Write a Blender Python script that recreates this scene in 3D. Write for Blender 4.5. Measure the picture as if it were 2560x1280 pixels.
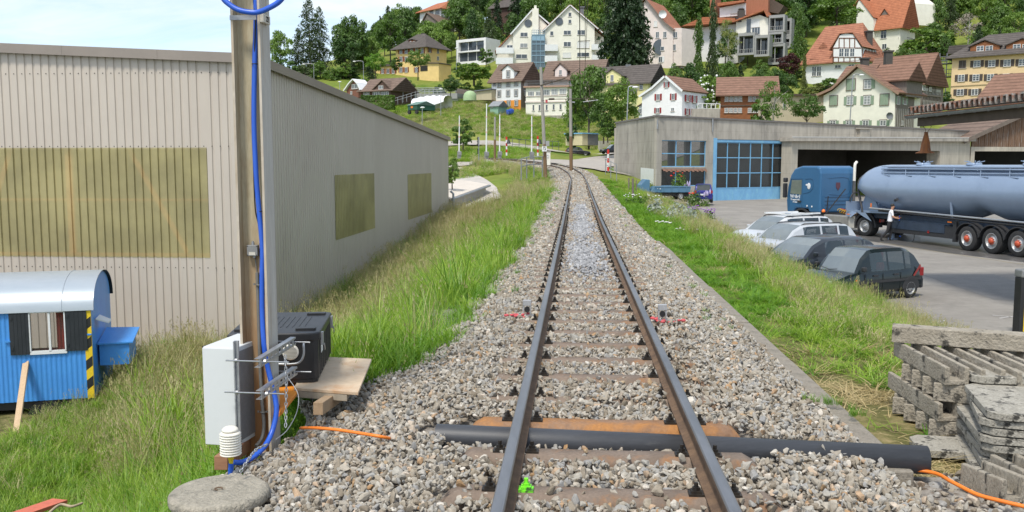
import bpy, bmesh, math, random
import numpy as np
from mathutils import Vector, Matrix
random.seed(11); RNG = np.random.default_rng(11)
R = math.radians
for o in list(bpy.data.objects): bpy.data.objects.remove(o)
SC = bpy.context.scene; C = SC.collection
# ---------------------------------------------------------------- camera, sky, sun, exposure
F = 2250.0; TH = math.atan(229 / F); CT, ST = math.cos(TH), math.sin(TH); CAMZ = 1.533
cd = bpy.data.cameras.new('camera'); cam = bpy.data.objects.new('camera', cd); C.objects.link(cam)
cam.location = (0, 0, CAMZ); cam.rotation_euler = (math.pi / 2 - TH, 0, 0)
cd.sensor_width = 36; cd.lens = F / 2560 * 36; cd.clip_start = .05; cd.clip_end = 3000
SC.camera = cam
SUN_AZ, SUN_EL = R(205), R(60)      # azimuth clockwise from +Y: behind the camera, to the left
SC.view_settings.view_transform = 'Standard'; SC.view_settings.look = 'None'
SC.view_settings.exposure = 0.66; SC.view_settings.gamma = 1
w = bpy.data.worlds.new('World'); SC.world = w; w.use_nodes = True
nt = w.node_tree; nt.nodes.clear()
def wn(t, **k):
 n = nt.nodes.new(t)
 for a, b in k.items(): setattr(n, a, b)
 return n
sky = wn('ShaderNodeTexSky', sky_type='NISHITA', sun_disc=False, sun_elevation=SUN_EL, sun_rotation=SUN_AZ, altitude=700, air_density=1.0, dust_density=2.5, ozone_density=1.2)
tc = wn('ShaderNodeTexCoord'); mp = wn('ShaderNodeMapping'); mp.inputs['Scale'].default_value = (1.0, 1.0, 5.0)
nz = wn('ShaderNodeTexNoise'); nz.inputs['Scale'].default_value = 3.2; nz.inputs['Detail'].default_value = 8; nz.inputs['Roughness'].default_value = .62; nz.inputs['Distortion'].default_value = .5
rp = wn('ShaderNodeValToRGB'); rp.color_ramp.elements[0].position = .40; rp.color_ramp.elements[0].color = (.12,.12,.12,1); rp.color_ramp.elements[1].position = .66; rp.color_ramp.elements[1].color = (.97,.97,.97,1)
mx = wn('ShaderNodeMix', data_type='RGBA'); mx.inputs['B'].default_value = (4.2, 4.55, 4.75, 1)
bg = wn('ShaderNodeBackground'); bg.inputs['Strength'].default_value = .15; wo = wn('ShaderNodeOutputWorld')
L = nt.links.new
L(tc.outputs['Generated'], mp.inputs['Vector']); L(mp.outputs[0], nz.inputs['Vector']); L(nz.outputs['Fac'], rp.inputs[0])
L(rp.outputs[0], mx.inputs['Factor']); L(sky.outputs[0], mx.inputs['A']); L(mx.outputs['Result'], bg.inputs[0]); L(bg.outputs[0], wo.inputs[0])
sl = bpy.data.lights.new('sun', 'SUN'); sun = bpy.data.objects.new('sun', sl); C.objects.link(sun)
sl.energy = 2.15; sl.angle = R(10); sl.color = (1, .95, .86)
sd = Vector((math.sin(SUN_AZ) * math.cos(SUN_EL), math.cos(SUN_AZ) * math.cos(SUN_EL), math.sin(SUN_EL)))
sun.rotation_euler = sd.to_track_quat('Z', 'Y').to_euler()
# ---------------------------------------------------------------- helpers
def at(u, v, D):
 dx = (u - 1280) / F; yc = (640 - v) / F; dy = CT + yc * ST; dz = -ST + yc * CT; t = D / dy
 return Vector((dx * t, D, CAMZ + dz * t))
def atz(u, v, z):
 dx = (u - 1280) / F; yc = (640 - v) / F; dy = CT + yc * ST; dz = -ST + yc * CT; t = (z - CAMZ) / dz
 return Vector((dx * t, dy * t, z))
PH = R(4.04); cP, sP = math.cos(PH), math.sin(PH)
def T(o, s, z=0): return Vector((o * cP + s * sP, -o * sP + s * cP, z))     # track frame: o to the right, s along
def col(c): return (c[0], c[1], c[2], 1)
MATS = {}
def mat(name, c1, c2=None, scale=6, rough=.8, metal=0, bump=0, bscale=60, stretch=(1, 1, 1), fine=.12, rnd=0, spec=.5, ramp=(.35, .65), coat=0, c3=None, s3=2, r3=(.55, .7), detail=6):
 if name in MATS: return MATS[name]
 m = bpy.data.materials.new(name); m.use_nodes = True; t = m.node_tree; b = t.nodes['Principled BSDF']
 N = t.nodes.new; K = t.links.new
 b.inputs['Roughness'].default_value = rough; b.inputs['Metallic'].default_value = metal
 b.inputs['Specular IOR Level'].default_value = spec; b.inputs['Coat Weight'].default_value = coat; b.inputs['Coat Roughness'].default_value = .08
 c2 = c2 or tuple(min(1, x * .82) for x in c1)
 tc = N('ShaderNodeTexCoord'); mp = N('ShaderNodeMapping'); mp.inputs['Scale'].default_value = stretch; K(tc.outputs['Object'], mp.inputs[0])
 n = N('ShaderNodeTexNoise'); n.inputs['Scale'].default_value = scale; n.inputs['Detail'].default_value = detail; n.inputs['Roughness'].default_value = .6; K(mp.outputs[0], n.inputs['Vector'])
 r = N('ShaderNodeValToRGB'); r.color_ramp.elements[0].position = ramp[0]; r.color_ramp.elements[1].position = ramp[1]
 r.color_ramp.elements[0].color = col(c1); r.color_ramp.elements[1].color = col(c2); K(n.outputs['Fac'], r.inputs[0]); out = r.outputs[0]
 if c3:
  n3 = N('ShaderNodeTexNoise'); n3.inputs['Scale'].default_value = s3; n3.inputs['Detail'].default_value = 8; n3.inputs['Roughness'].default_value = .7; K(mp.outputs[0], n3.inputs['Vector'])
  r3n = N('ShaderNodeMapRange'); r3n.inputs[1].default_value = r3[0]; r3n.inputs[2].default_value = r3[1]; K(n3.outputs['Fac'], r3n.inputs[0])
  x3 = N('ShaderNodeMix'); x3.data_type = 'RGBA'; x3.inputs['B'].default_value = col(c3); K(r3n.outputs[0], x3.inputs['Factor']); K(out, x3.inputs['A']); out = x3.outputs['Result']
 if fine:
  f = N('ShaderNodeTexNoise'); f.inputs['Scale'].default_value = scale * 9; f.inputs['Detail'].default_value = 3; K(mp.outputs[0], f.inputs['Vector'])
  g = N('ShaderNodeMapRange'); g.inputs[3].default_value = 1 - fine * 1.6; g.inputs[4].default_value = 1 + fine * 1.6; K(f.outputs['Fac'], g.inputs[0])
  x = N('ShaderNodeVectorMath'); x.operation = 'SCALE'; K(out, x.inputs[0]); K(g.outputs[0], x.inputs['Scale']); out = x.outputs[0]
 if rnd:
  oi = N('ShaderNodeObjectInfo'); g = N('ShaderNodeMapRange'); g.inputs[3].default_value = 1 - rnd; g.inputs[4].default_value = 1 + rnd; K(oi.outputs['Random'], g.inputs[0])
  x = N('ShaderNodeVectorMath'); x.operation = 'SCALE'; K(out, x.inputs[0]); K(g.outputs[0], x.inputs['Scale']); out = x.outputs[0]
 K(out, b.inputs['Base Color'])
 if bump:
  f = N('ShaderNodeTexNoise'); f.inputs['Scale'].default_value = bscale; f.inputs['Detail'].default_value = 5; K(mp.outputs[0], f.inputs['Vector'])
  bp = N('ShaderNodeBump'); bp.inputs['Strength'].default_value = bump; bp.inputs['Distance'].default_value = .02; K(f.outputs['Fac'], bp.inputs['Height']); K(bp.outputs[0], b.inputs['Normal'])
 MATS[name] = m; return m
def leafmat(name, c1, c2, trans=.35, rnd=.25, scale=.6, c3=None):
 if name in MATS: return MATS[name]
 m = bpy.data.materials.new(name); m.use_nodes = True; t = m.node_tree; t.nodes.clear(); N = t.nodes.new; K = t.links.new
 tc = N('ShaderNodeTexCoord'); n = N('ShaderNodeTexNoise'); n.inputs['Scale'].default_value = scale; n.inputs['Detail'].default_value = 4; K(tc.outputs['Object'], n.inputs['Vector'])
 oi = N('ShaderNodeObjectInfo'); ad = N('ShaderNodeMath'); ad.operation = 'MULTIPLY_ADD'; ad.inputs[1].default_value = rnd * 1.6; ad.inputs[2].default_value = -rnd * .8; K(oi.outputs['Random'], ad.inputs[0])
 a2 = N('ShaderNodeMath'); K(n.outputs['Fac'], a2.inputs[0]); K(ad.outputs[0], a2.inputs[1])
 r = N('ShaderNodeValToRGB'); r.color_ramp.elements[0].position = .3; r.color_ramp.elements[1].position = .7; r.color_ramp.elements[0].color = col(c1); r.color_ramp.elements[1].color = col(c2)
 if c3: e = r.color_ramp.elements.new(.92); e.color = col(c3)
 K(a2.outputs[0], r.inputs[0])
 d = N('ShaderNodeBsdfDiffuse'); tr = N('ShaderNodeBsdfTranslucent'); mi = N('ShaderNodeMixShader'); mi.inputs[0].default_value = trans; o = N('ShaderNodeOutputMaterial')
 K(r.outputs[0], d.inputs[0]); K(r.outputs[0], tr.inputs[0]); K(d.outputs[0], mi.inputs[1]); K(tr.outputs[0], mi.inputs[2])
 g = N('ShaderNodeBsdfGlossy'); g.inputs['Roughness'].default_value = .5; m2 = N('ShaderNodeMixShader'); m2.inputs[0].default_value = .04; K(mi.outputs[0], m2.inputs[1]); K(g.outputs[0], m2.inputs[2]); K(m2.outputs[0], o.inputs[0])
 MATS[name] = m; return m
def glassmat(name, c=(.03, .04, .05), rough=.06, alpha=1):
 if name in MATS: return MATS[name]
 m = mat(name, c, tuple(x * 1.5 for x in c), scale=.7, rough=rough, spec=.8, fine=0); m.node_tree.nodes['Principled BSDF'].inputs['Alpha'].default_value = alpha
 return m
class MB:
 def __init__(s): s.v = []; s.f = []; s.mi = []; s.sm = []
 def add(s, vs, fs, mi=0, sm=False):
  n = len(s.v); s.v += [tuple(x) for x in vs]
  for f in fs: s.f.append(tuple(n + i for i in f)); s.mi.append(mi); s.sm.append(sm)
  return s
 def box(s, a, b, mi=0):
  (x0, y0, z0), (x1, y1, z1) = a, b
  return s.add([(x0,y0,z0),(x1,y0,z0),(x1,y1,z0),(x0,y1,z0),(x0,y0,z1),(x1,y0,z1),(x1,y1,z1),(x0,y1,z1)], [(3,2,1,0),(4,5,6,7),(0,1,5,4),(1,2,6,5),(2,3,7,6),(3,0,4,7)], mi)
 def obox(s, M, sx, sy, sz, mi=0):    # box centred, in matrix M
  h = [(-1,-1,-1),(1,-1,-1),(1,1,-1),(-1,1,-1),(-1,-1,1),(1,-1,1),(1,1,1),(-1,1,1)]
  return s.add([M @ Vector((a*sx/2, b*sy/2, c*sz/2)) for a, b, c in h], [(3,2,1,0),(4,5,6,7),(0,1,5,4),(1,2,6,5),(2,3,7,6),(3,0,4,7)], mi)
 def beam(s, p, q, wd, ht, mi=0, up=(0,0,1)):
  p, q = Vector(p), Vector(q); d = q - p; l = d.length; d.normalize(); up = Vector(up); sd_ = d.cross(up)
  if sd_.length < 1e-4: sd_ = d.cross(Vector((0,1,0)))
  sd_.normalize(); u2 = sd_.cross(d); M = Matrix((d, sd_, u2)).transposed().to_4x4(); M.translation = (p + q) / 2
  return s.obox(M, l, wd, ht, mi)
 def prism(s, poly, lo, hi, f, mi=0, cap=True):  # f(a,b,t) -> xyz
  n = len(poly); vs = [f(a, b, lo) for a, b in poly] + [f(a, b, hi) for a, b in poly]
  fs = [(i, (i+1) % n, n + (i+1) % n, n + i) for i in range(n)]
  if cap: fs += [tuple(range(n-1, -1, -1)), tuple(range(n, 2*n))]
  return s.add(vs, fs, mi)
 def tube(s, pts, r, n=8, mi=0, sm=True, cap=True, closed=False):
  pts = [Vector(p) for p in pts]; m = len(pts); rr = r if isinstance(r, (list, tuple)) else [r] * m; vs = []; prev = None
  for i, p in enumerate(pts):
   d = (pts[(i+1) % m] - pts[i-1]) if closed else (pts[min(i+1, m-1)] - pts[max(i-1, 0)])
   d.normalize()
   if prev is None: a = d.cross(Vector((0,0,1)) if abs(d.z) < .9 else Vector((1,0,0)))
   else: a = prev - d * prev.dot(d)
   a.normalize(); prev = a; b = d.cross(a)
   vs += [p + (a * math.cos(t) + b * math.sin(t)) * rr[i] for t in [2*math.pi*k/n for k in range(n)]]
  fs = []
  for i in range(m if closed else m-1):
   j = (i+1) % m
   for k in range(n): fs.append((i*n+k, i*n+(k+1)%n, j*n+(k+1)%n, j*n+k))
  s.add(vs, fs, mi, sm)
  if cap and not closed: s.add(vs[:n], [tuple(range(n-1,-1,-1))], mi); s.add(vs[-n:], [tuple(range(n))], mi)
  return s
 def cyl(s, p, q, r0, r1=None, n=12, mi=0, sm=True): return s.tube([p, q], [r0, r0 if r1 is None else r1], n, mi, sm)
 def lathe(s, prof, c=(0,0,0), n=20, mi=0, sm=True, M=None):
  vs = []; c = Vector(c)
  for r, z in prof:
   for k in range(n):
    a = 2*math.pi*k/n; p = Vector((r*math.cos(a), r*math.sin(a), z)); vs.append(c + (M @ p if M else p))
  fs = [(i*n+k, i*n+(k+1)%n, (i+1)*n+(k+1)%n, (i+1)*n+k) for i in range(len(prof)-1) for k in range(n)]
  return s.add(vs, fs, mi, sm)
 def sphere(s, c, r, n=10, mi=0, sc=(1,1,1)):
  c = Vector(c); prof = [(math.sin(math.pi*i/n), -math.cos(math.pi*i/n)) for i in range(n+1)]; prof[0] = (.001,-1); prof[-1] = (.001,1)
  M = Matrix.Diagonal((r*sc[0], r*sc[1], r*sc[2])); return s.lathe(prof, c, n+4, mi, True, M)
 def build(s, name, mats, parent=None, loc=(0,0,0), rot=(0,0,0), world=False, bevel=0, bseg=2, solid=0):
  me = bpy.data.meshes.new(name); off = Vector((0,0,0))
  if world and parent is not None: off = parent.location
  me.from_pydata([tuple(Vector(v) - off) for v in s.v] if world else s.v, [], s.f)
  if not isinstance(mats, (list, tuple)): mats = [mats]
  for m in mats: me.materials.append(m)
  me.polygons.foreach_set('material_index', s.mi); me.polygons.foreach_set('use_smooth', s.sm); me.update()
  o = bpy.data.objects.new(name, me); C.objects.link(o)
  if parent is not None: o.parent = parent
  o.location = loc; o.rotation_euler = rot
  if bevel:
   b = o.modifiers.new('bevel', 'BEVEL'); b.width = bevel; b.segments = bseg; b.limit_method = 'ANGLE'; b.angle_limit = R(35)
  return o
def tag(o, label=None, cat=None, group=None, kind=None):
 if label: o['label'] = label
 if cat: o['category'] = cat
 if group: o['group'] = group
 if kind: o['kind'] = kind
 return o
def thing(name, label, cat, loc=(0,0,0), rz=0, group=None):
 o = bpy.data.objects.new(name, None); C.objects.link(o); o.location = loc; o.rotation_euler = (0,0,rz); o.empty_display_size = .1
 return tag(o, label, cat, group)
def clone(o, loc=None, rz=None, label=None, group=None, parent=None, sc=None):
 def cp(x, par):
  c = x.copy(); C.objects.link(c); c.parent = par
  if par is not None and x.parent is not None: c.matrix_parent_inverse = x.matrix_parent_inverse.copy()
  for ch in x.children: cp(ch, c)
  return c
 c = cp(o, parent)
 if loc is not None: c.location = loc
 if rz is not None: c.rotation_euler = (0, 0, rz)
 if sc is not None: c.scale = sc if isinstance(sc, (tuple, list)) else (sc, sc, sc)
 if label: c['label'] = label
 if group: c['group'] = group
 return c
def noise1(x, y, s=1.0):
 from mathutils import noise as mn
 return mn.noise(Vector((x*s, y*s, 3.7)))
def text_mesh(txt, size, name, m, parent, loc, rot, world=False, ext=.002, bold=0):
 cu = bpy.data.curves.new(name, 'FONT'); cu.body = txt; cu.size = size; cu.extrude = ext; cu.offset = bold; cu.align_x = 'CENTER'; cu.align_y = 'CENTER'
 o = bpy.data.objects.new('tmp', cu); C.objects.link(o); dg = bpy.context.evaluated_depsgraph_get(); me = bpy.data.meshes.new_from_object(o.evaluated_get(dg))
 bpy.data.objects.remove(o); me.materials.clear(); me.materials.append(m)
 r = bpy.data.objects.new(name, me); C.objects.link(r); r.parent = parent; r.location = loc; r.rotation_euler = rot; return r
# ---------------------------------------------------------------- terrain
TRK = [(-3,-.02,0),(25,1.96,0),(40,3.02,.14),(55,4.08,.34),(70,5.05,.51),(76,5.27,.86),(82,4.96,1.25),(86,4.3,1.48),(90,2.9,1.7),(94,1.9,1.85),(97,1.08,1.97),(101,-.05,2.12),(108,-3,2.3),(118,-9,2.4),(130,-18,2.5)]
ty = np.array([p[0] for p in TRK], float); tx = np.array([p[1] for p in TRK], float); tz = np.array([p[2] for p in TRK], float)
tx[:5] = ty[:5] * .0707 + .19
def xc(y): return np.interp(y, ty, tx)
def zt(y): return np.interp(y, ty, tz)
def zyard(y): return -2.1 + np.clip(y - 38, 0, 42) * .0092
def prof(o, y):
 zl = np.interp(y, [0, 20, 58, 75], [-3.7, -3.45, -1.8, -.8]); zr = zyard(y) - zt(y)
 wl = np.interp(o, [-7.4, -5.5, -3.6, -1.9, -1.5, 1.6], [1, .80, .45, .08, 0, 0])
 wr = np.interp(o, [1.6, 2.6, 3.6, 5.6, 7.4], [0, 0.03, .12, .72, 1.0])
 return zt(y) - .36 + wl * (zl - zt(y) + .36) + wr * (zr + .36)
CT_UVD = [(1180,262,185),(1280,298,176),(1400,312,168),(1500,330,160),(1130,330,150),(1250,345,140),(1200,388,118),(1300,372,125),(1450,389,145),(1500,379,150),(1540,388,140),(1350,385,130),(1280,398,108),(1180,398,108),
 (1050,305,180),(1000,290,190),(870,268,205),(980,265,205),(1050,250,212),(1110,246,215),(1000,215,228),(1120,200,245),(940,195,250),(1050,190,250),(1190,168,255),(1150,215,225),(1220,225,215),
 (1380,170,232),(1290,180,232),(1480,170,232),(1560,292,176),(1420,298,183),(1590,300,155),(1670,300,150),(1750,298,152),(1870,302,152),(1980,300,150),(2080,316,135),(2180,318,135),(2350,310,140),(2450,268,170),(2550,265,170),
 (2120,222,195),(2000,222,198),(2230,135,235),(1850,175,232),(1740,175,232),(1660,172,225),(1560,170,230),(1900,235,190),(1750,230,190),
 (700,185,250),(780,182,250),(880,175,260),(820,220,225),(1080,95,320),(1300,40,330),(1500,10,330),(1800,0,330),(2100,-40,330),(2400,-60,330),(2420,80,250),(2550,90,245),(2330,150,215),
 (700,200,450),(1000,135,450),(1250,70,480),(1500,-20,500),(2000,-150,500),(2600,-250,500),(300,330,250),(500,300,260),(0,320,250),(-200,320,300),(0,330,480),(400,300,480),(0,350,800),(500,320,800),(700,290,800),(1000,230,800),(1300,120,800),(2000,-50,800),(900,0,-1)]
cps = [tuple(at(u, v, D)) for u, v, D in CT_UVD if D > 0]
cps += [(-8,62,-1.9),(-6,66,-1.8),(-9,70,-1.7),(18,80,-1.8),(25,85,-1.8),(13.5,60,-2),(14.2,70,-1.95),(20,60,-2),(30,66,-2),(40,60,-2.1),(45,90,-2),(60,60,-2.1),(70,100,0),(45,48,-2.2),(12.2,79,-.1),(10.7,90,.6),(9,85,.9),(12,112,1.5),(20,115,1.9),(40,118,2.5),(60,125,4),(10,100,1.3),(6,105,1.9),(-14,70,-1.2),(-10,90,-.4),(-20,100,-.2),(-6,85,.0),(-30,60,-2.5),(-30,100,-1),(-45,130,1),(-12,55,-2.3),(-40,40,-3.3),(-25,30,-3.4)]
for y in (50, 58, 66, 72):
 for o in (-9, -6, -4, -2.2, 0, 2, 3.6, 5, 6.2): cps.append((xc(y) + o, y, float(prof(o, y))))
for y in (80, 86, 90, 97, 101, 110, 120): cps.append((float(xc(y)), y, float(zt(y) - .3)))
CP = np.array(cps); n_ = len(CP)
dm = np.linalg.norm(CP[:, None, :2] - CP[None, :, :2], axis=2)
A_ = np.zeros((n_+3, n_+3)); A_[:n_, :n_] = dm + np.eye(n_) * .3 * -1; A_[:n_, n_] = 1; A_[:n_, n_+1:] = CP[:, :2]; A_[n_, :n_] = 1; A_[n_+1:, :n_] = CP[:, :2].T
WS = np.linalg.solve(A_, np.concatenate([CP[:, 2], [0,0,0]]))
def Hn(X, Y):
 X = np.atleast_1d(np.asarray(X, float)); Y = np.atleast_1d(np.asarray(Y, float)); sh = X.shape; X = X.ravel(); Y = Y.ravel(); out = np.zeros(len(X))
 for i in range(0, len(X), 20000):
  x = X[i:i+20000]; y = Y[i:i+20000]; d = np.hypot(x[:, None] - CP[None, :, 0], y[:, None] - CP[None, :, 1])
  out[i:i+20000] = d @ WS[:n_] + WS[n_] + WS[n_+1]*x + WS[n_+2]*y
 o = X - xc(Y); near = prof(o, Y)
 t = np.clip((Y - 46) / 14, 0, 1); t = t*t*(3-2*t); out = near * (1-t) + out * t
 ye = (o > 7.3) & (Y < 96) & (X > 12.9 + np.clip(Y-78,0,20)*.2) | (o > 7.3) & (Y < 76)
 out = np.where(ye & (Y < 98), np.minimum(out, zyard(Y) - .12), out)
 return out.reshape(sh)
def H(x, y): return float(Hn(x, y)[0])
def ground_hit(u, v, lo=40, hi=420):
 D = np.geomspace(lo, hi, 500); P = np.array([at(u, v, d) for d in D]); h = Hn(P[:, 0], P[:, 1]); i = np.where(P[:, 2] < h)[0]
 return Vector(P[i[0]]) if len(i) else Vector(P[-1])
g_ = MB(); ys = np.concatenate([np.linspace(-4, 3, 15), 3 + np.cumsum(np.geomspace(.16, 16, 250))]); ys = ys[ys < 900]; ks = np.linspace(-.95, .95, 300)
YY, KK = np.meshgrid(ys, ks, indexing='ij'); XX = KK * (YY + 9); ZZ = Hn(XX, YY)
from mathutils import noise as MN
for i in range(ZZ.shape[0]):
 if YY[i,0] > 4:
  a = min(1.2, .05 + YY[i,0] * .004)
  for j in range(ZZ.shape[1]): ZZ[i,j] += a * .35 * MN.noise(Vector((XX[i,j]*.35/a, YY[i,j]*.35/a, 0))) if YY[i,0] > 115 else .05 * MN.noise(Vector((XX[i,j]*.9, YY[i,j]*.9, 0))) * (abs(XX[i,j]-xc(YY[i,j])) > 1.7 and XX[i,j]-xc(YY[i,j]) < 7)
nr, nc = ZZ.shape
g_.add([(XX[i,j], YY[i,j], ZZ[i,j]) for i in range(nr) for j in range(nc)], [(i*nc+j, i*nc+j+1, (i+1)*nc+j+1, (i+1)*nc+j) for i in range(nr-1) for j in range(nc-1)], 0, True)
M_ground = mat('meadow_ground', (.15,.185,.032), (.25,.255,.07), scale=.12, rough=.95, bump=.6, bscale=3, fine=.3, c3=(.10,.165,.022), s3=.06, r3=(.45,.62), spec=.1)
t_ = M_ground.node_tree; b_ = t_.nodes['Principled BSDF']; src_ = b_.inputs['Base Color'].links[0].from_socket; N_ = t_.nodes.new; K_ = t_.links.new
tc_ = N_('ShaderNodeTexCoord'); sp_ = N_('ShaderNodeSeparateXYZ'); K_(tc_.outputs['Object'], sp_.inputs[0]); mr_ = N_('ShaderNodeMapRange'); mr_.inputs[1].default_value = 75; mr_.inputs[2].default_value = 50; K_(sp_.outputs['Y'], mr_.inputs[0])
nn_ = N_('ShaderNodeTexNoise'); nn_.inputs['Scale'].default_value = 3; nn_.inputs['Detail'].default_value = 9; nn_.inputs['Roughness'].default_value = .75; K_(tc_.outputs['Object'], nn_.inputs['Vector']); rr_ = N_('ShaderNodeValToRGB'); K_(nn_.outputs['Fac'], rr_.inputs[0])
for i_, (p_, c_) in enumerate(((.36,(.055,.05,.022,1)),(.66,(.30,.235,.12,1)))): rr_.color_ramp.elements[i_].position = p_; rr_.color_ramp.elements[i_].color = c_
e_ = rr_.color_ramp.elements.new(.5); e_.color = (.13,.125,.045,1)
mx_ = N_('ShaderNodeMix'); mx_.data_type = 'RGBA'; K_(mr_.outputs[0], mx_.inputs['Factor']); K_(src_, mx_.inputs['A']); K_(rr_.outputs[0], mx_.inputs['B']); K_(mx_.outputs['Result'], b_.inputs['Base Color'])
tag(g_.build('ground', M_ground), kind='structure')
def strip(name, left, right, n, m, dz, mt, kind='structure', zf=None, loc=None):
 def samp(pl, t):
  P = np.array(pl, float); d = np.concatenate([[0], np.cumsum(np.hypot(*np.diff(P, axis=0).T))]); t = t * d[-1]
  return np.interp(t, d, P[:,0]), np.interp(t, d, P[:,1])
 b = MB(); vs = []
 for i in range(n):
  lx, ly = samp(left, i/(n-1)); rx, ry = samp(right, i/(n-1))
  for j in range(m):
   k = j/(m-1); x = lx+(rx-lx)*k; y = ly+(ry-ly)*k; vs.append((x, y, (zf(x, y) if zf else H(x, y)) + dz))
 b.add(vs, [(i*m+j, i*m+j+1, (i+1)*m+j+1, (i+1)*m+j) for i in range(n-1) for j in range(m-1)], 0, True)
 o = b.build(name, mt)
 if kind: o['kind'] = kind
 return o
# ---------------------------------------------------------------- ground sheets
M_asph = mat('yard_asphalt', (.285,.265,.235), (.225,.208,.185), scale=.5, rough=.9, bump=.25, bscale=90, fine=.10, c3=(.19,.178,.16), s3=.45, r3=(.54,.7), spec=.2)
M_road = mat('pale_road', (.40,.365,.32), (.33,.30,.265), scale=.3, rough=.95, fine=.12, spec=.2)
yl = [(float(xc(y)) + 7.3, y) for y in (6, 12, 20, 30, 40, 50, 60, 70, 76)] + [(14.5, 98)]; yr = [(90, y) for y in (6, 12, 20, 30, 40, 50, 60, 70, 76, 98)]
strip('yard', yl, yr, 60, 30, 0, M_asph, zf=lambda x, y: float(zyard(y)))
M_wet = mat('wet_asphalt', (.085,.083,.08), (.12,.115,.11), scale=.8, rough=.35, fine=.1)
strip('wet_patch', [(15.6,46),(16.9,42),(17.6,38),(18.9,34),(20,30)], [(22,50),(24,44),(25,40),(27,34),(28,30)], 30, 12, .004, M_wet, zf=lambda x, y: float(zyard(y)))
M_ypaint = mat('worn_yellow_paint', (.5,.40,.17), (.30,.26,.17), scale=3, rough=.9, fine=.25)
M_wpaint = mat('worn_white_paint', (.62,.60,.58), (.42,.40,.38), scale=9, rough=.9, fine=.3)
zf_ = lambda x, y: float(zyard(y))
a_, b_ = atz(2200, 608, -2.1), atz(2600, 668, -2.1)
l_ = [(a_.x, a_.y), (b_.x, b_.y)]; strip('road_marking', l_, [(x+.02, y+.14) for x, y in l_], 12, 2, .006, M_ypaint, zf=zf_)
for (u0,v0,u1,v1) in ((2318,809,2364,803),(2482,789,2542,795),(2500,797,2556,789),(1786,514,1868,512)):
 a_, b_ = atz(u0, v0, -2.1), atz(u1, v1, -2.1); l_ = [(a_.x, a_.y), (b_.x, b_.y)]; strip('paint_mark', l_, [(x+.01, y+.06) for x, y in l_], 6, 2, .008, M_wpaint, zf=zf_)
M_pat = mat('asphalt_patch', (.17,.162,.15), (.205,.195,.18), scale=2, rough=.9, fine=.12)
for l_, r_ in (([(13,24),(13.6,30)],[(15.2,23.8),(16,29.7)]),([(19,24),(19.3,26)],[(22,23.6),(22.4,25.7)]),([(16,52),(17,58)],[(17.2,51.8),(18.4,57.8)])): strip('asphalt_patch', l_, r_, 6, 4, .004, M_pat, zf=zf_)
def tframe(y):
 d = Vector((float(xc(y+.5) - xc(y-.5)), 1, 0)).normalized(); return Vector((float(xc(y)), y, float(zt(y)))), d, Vector((d.y, -d.x, 0))
YS = list(np.arange(-2, 60, .6)) + list(np.arange(60, 126, 1.0))
M_bed = mat('ballast_bed', (.19,.17,.145), (.34,.315,.28), scale=9, rough=.95, bump=1, bscale=14, fine=.35, c3=(.13,.10,.075), s3=14, r3=(.5,.6), spec=.2)
b = MB(); vs = []; OO = [(-2.1,-.42),(-1.6,-.30),(-1.15,-.20),(-.7,-.185),(0,-.18),(.7,-.185),(1.2,-.19),(1.62,-.24),(1.68,-.40)]
for y in YS:
 p, d, r_ = tframe(y)
 for o, z in OO:
  if o < -1.5: k_ = float(np.interp(y, [7.2, 8.6], [1, 0])); z = z - k_*(.45 if o < -2 else .07); o = o - k_*(.45 if o < -2 else .55)
  vs.append(p + r_ * o + Vector((0,0,z - (.045 if -1.6 < o < 1.65 else .01) - (.07 if 4.9 < y < 6.1 and abs(o) < .95 else 0))))
m_ = len(OO); b.add(vs, [(i*m_+j, i*m_+j+1, (i+1)*m_+j+1, (i+1)*m_+j) for i in range(len(YS)-1) for j in range(m_-1)], 0, True)
tag(b.build('ballast_bed', M_bed), kind='structure')
def GP(u, v, lo=60, hi=200): p = ground_hit(u, v, lo, hi); return (p.x, p.y)
strip('road', [(-16,103),(-8,104.5),(0,107),(7,112),(13,126),(20,142),(30,150)], [(-16,99),(-6,99.6),(1.6,99),(5.6,97),(9.8,94),(10.8,100),(33,140)], 60, 16, .10, M_road)
strip('road', [(-30,137),(-10,136),(0,137),(10,141),(22,146),(40,150)], [(-30,132),(-10,131.6),(0,132.5),(10,136),(24,141),(40,144)], 40, 5, .22, M_road)
strip('road', [(4.6,96),(6.4,89),(8.2,83.5)], [(9.9,97),(10.1,91),(11.2,84)], 24, 10, .13, M_road)
strip('gravel_path', [(-9.5,66),(-9.6,74),(-9.0,80),(-8.8,90),(-9.6,98)], [(-2.0,60),(-.7,66),(-1.2,74),(-3.0,84),(-5.5,98)], 30, 8, .12, mat('pale_gravel', (.50,.46,.41), (.38,.35,.31), scale=1.2, rough=1, fine=.2))
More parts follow.
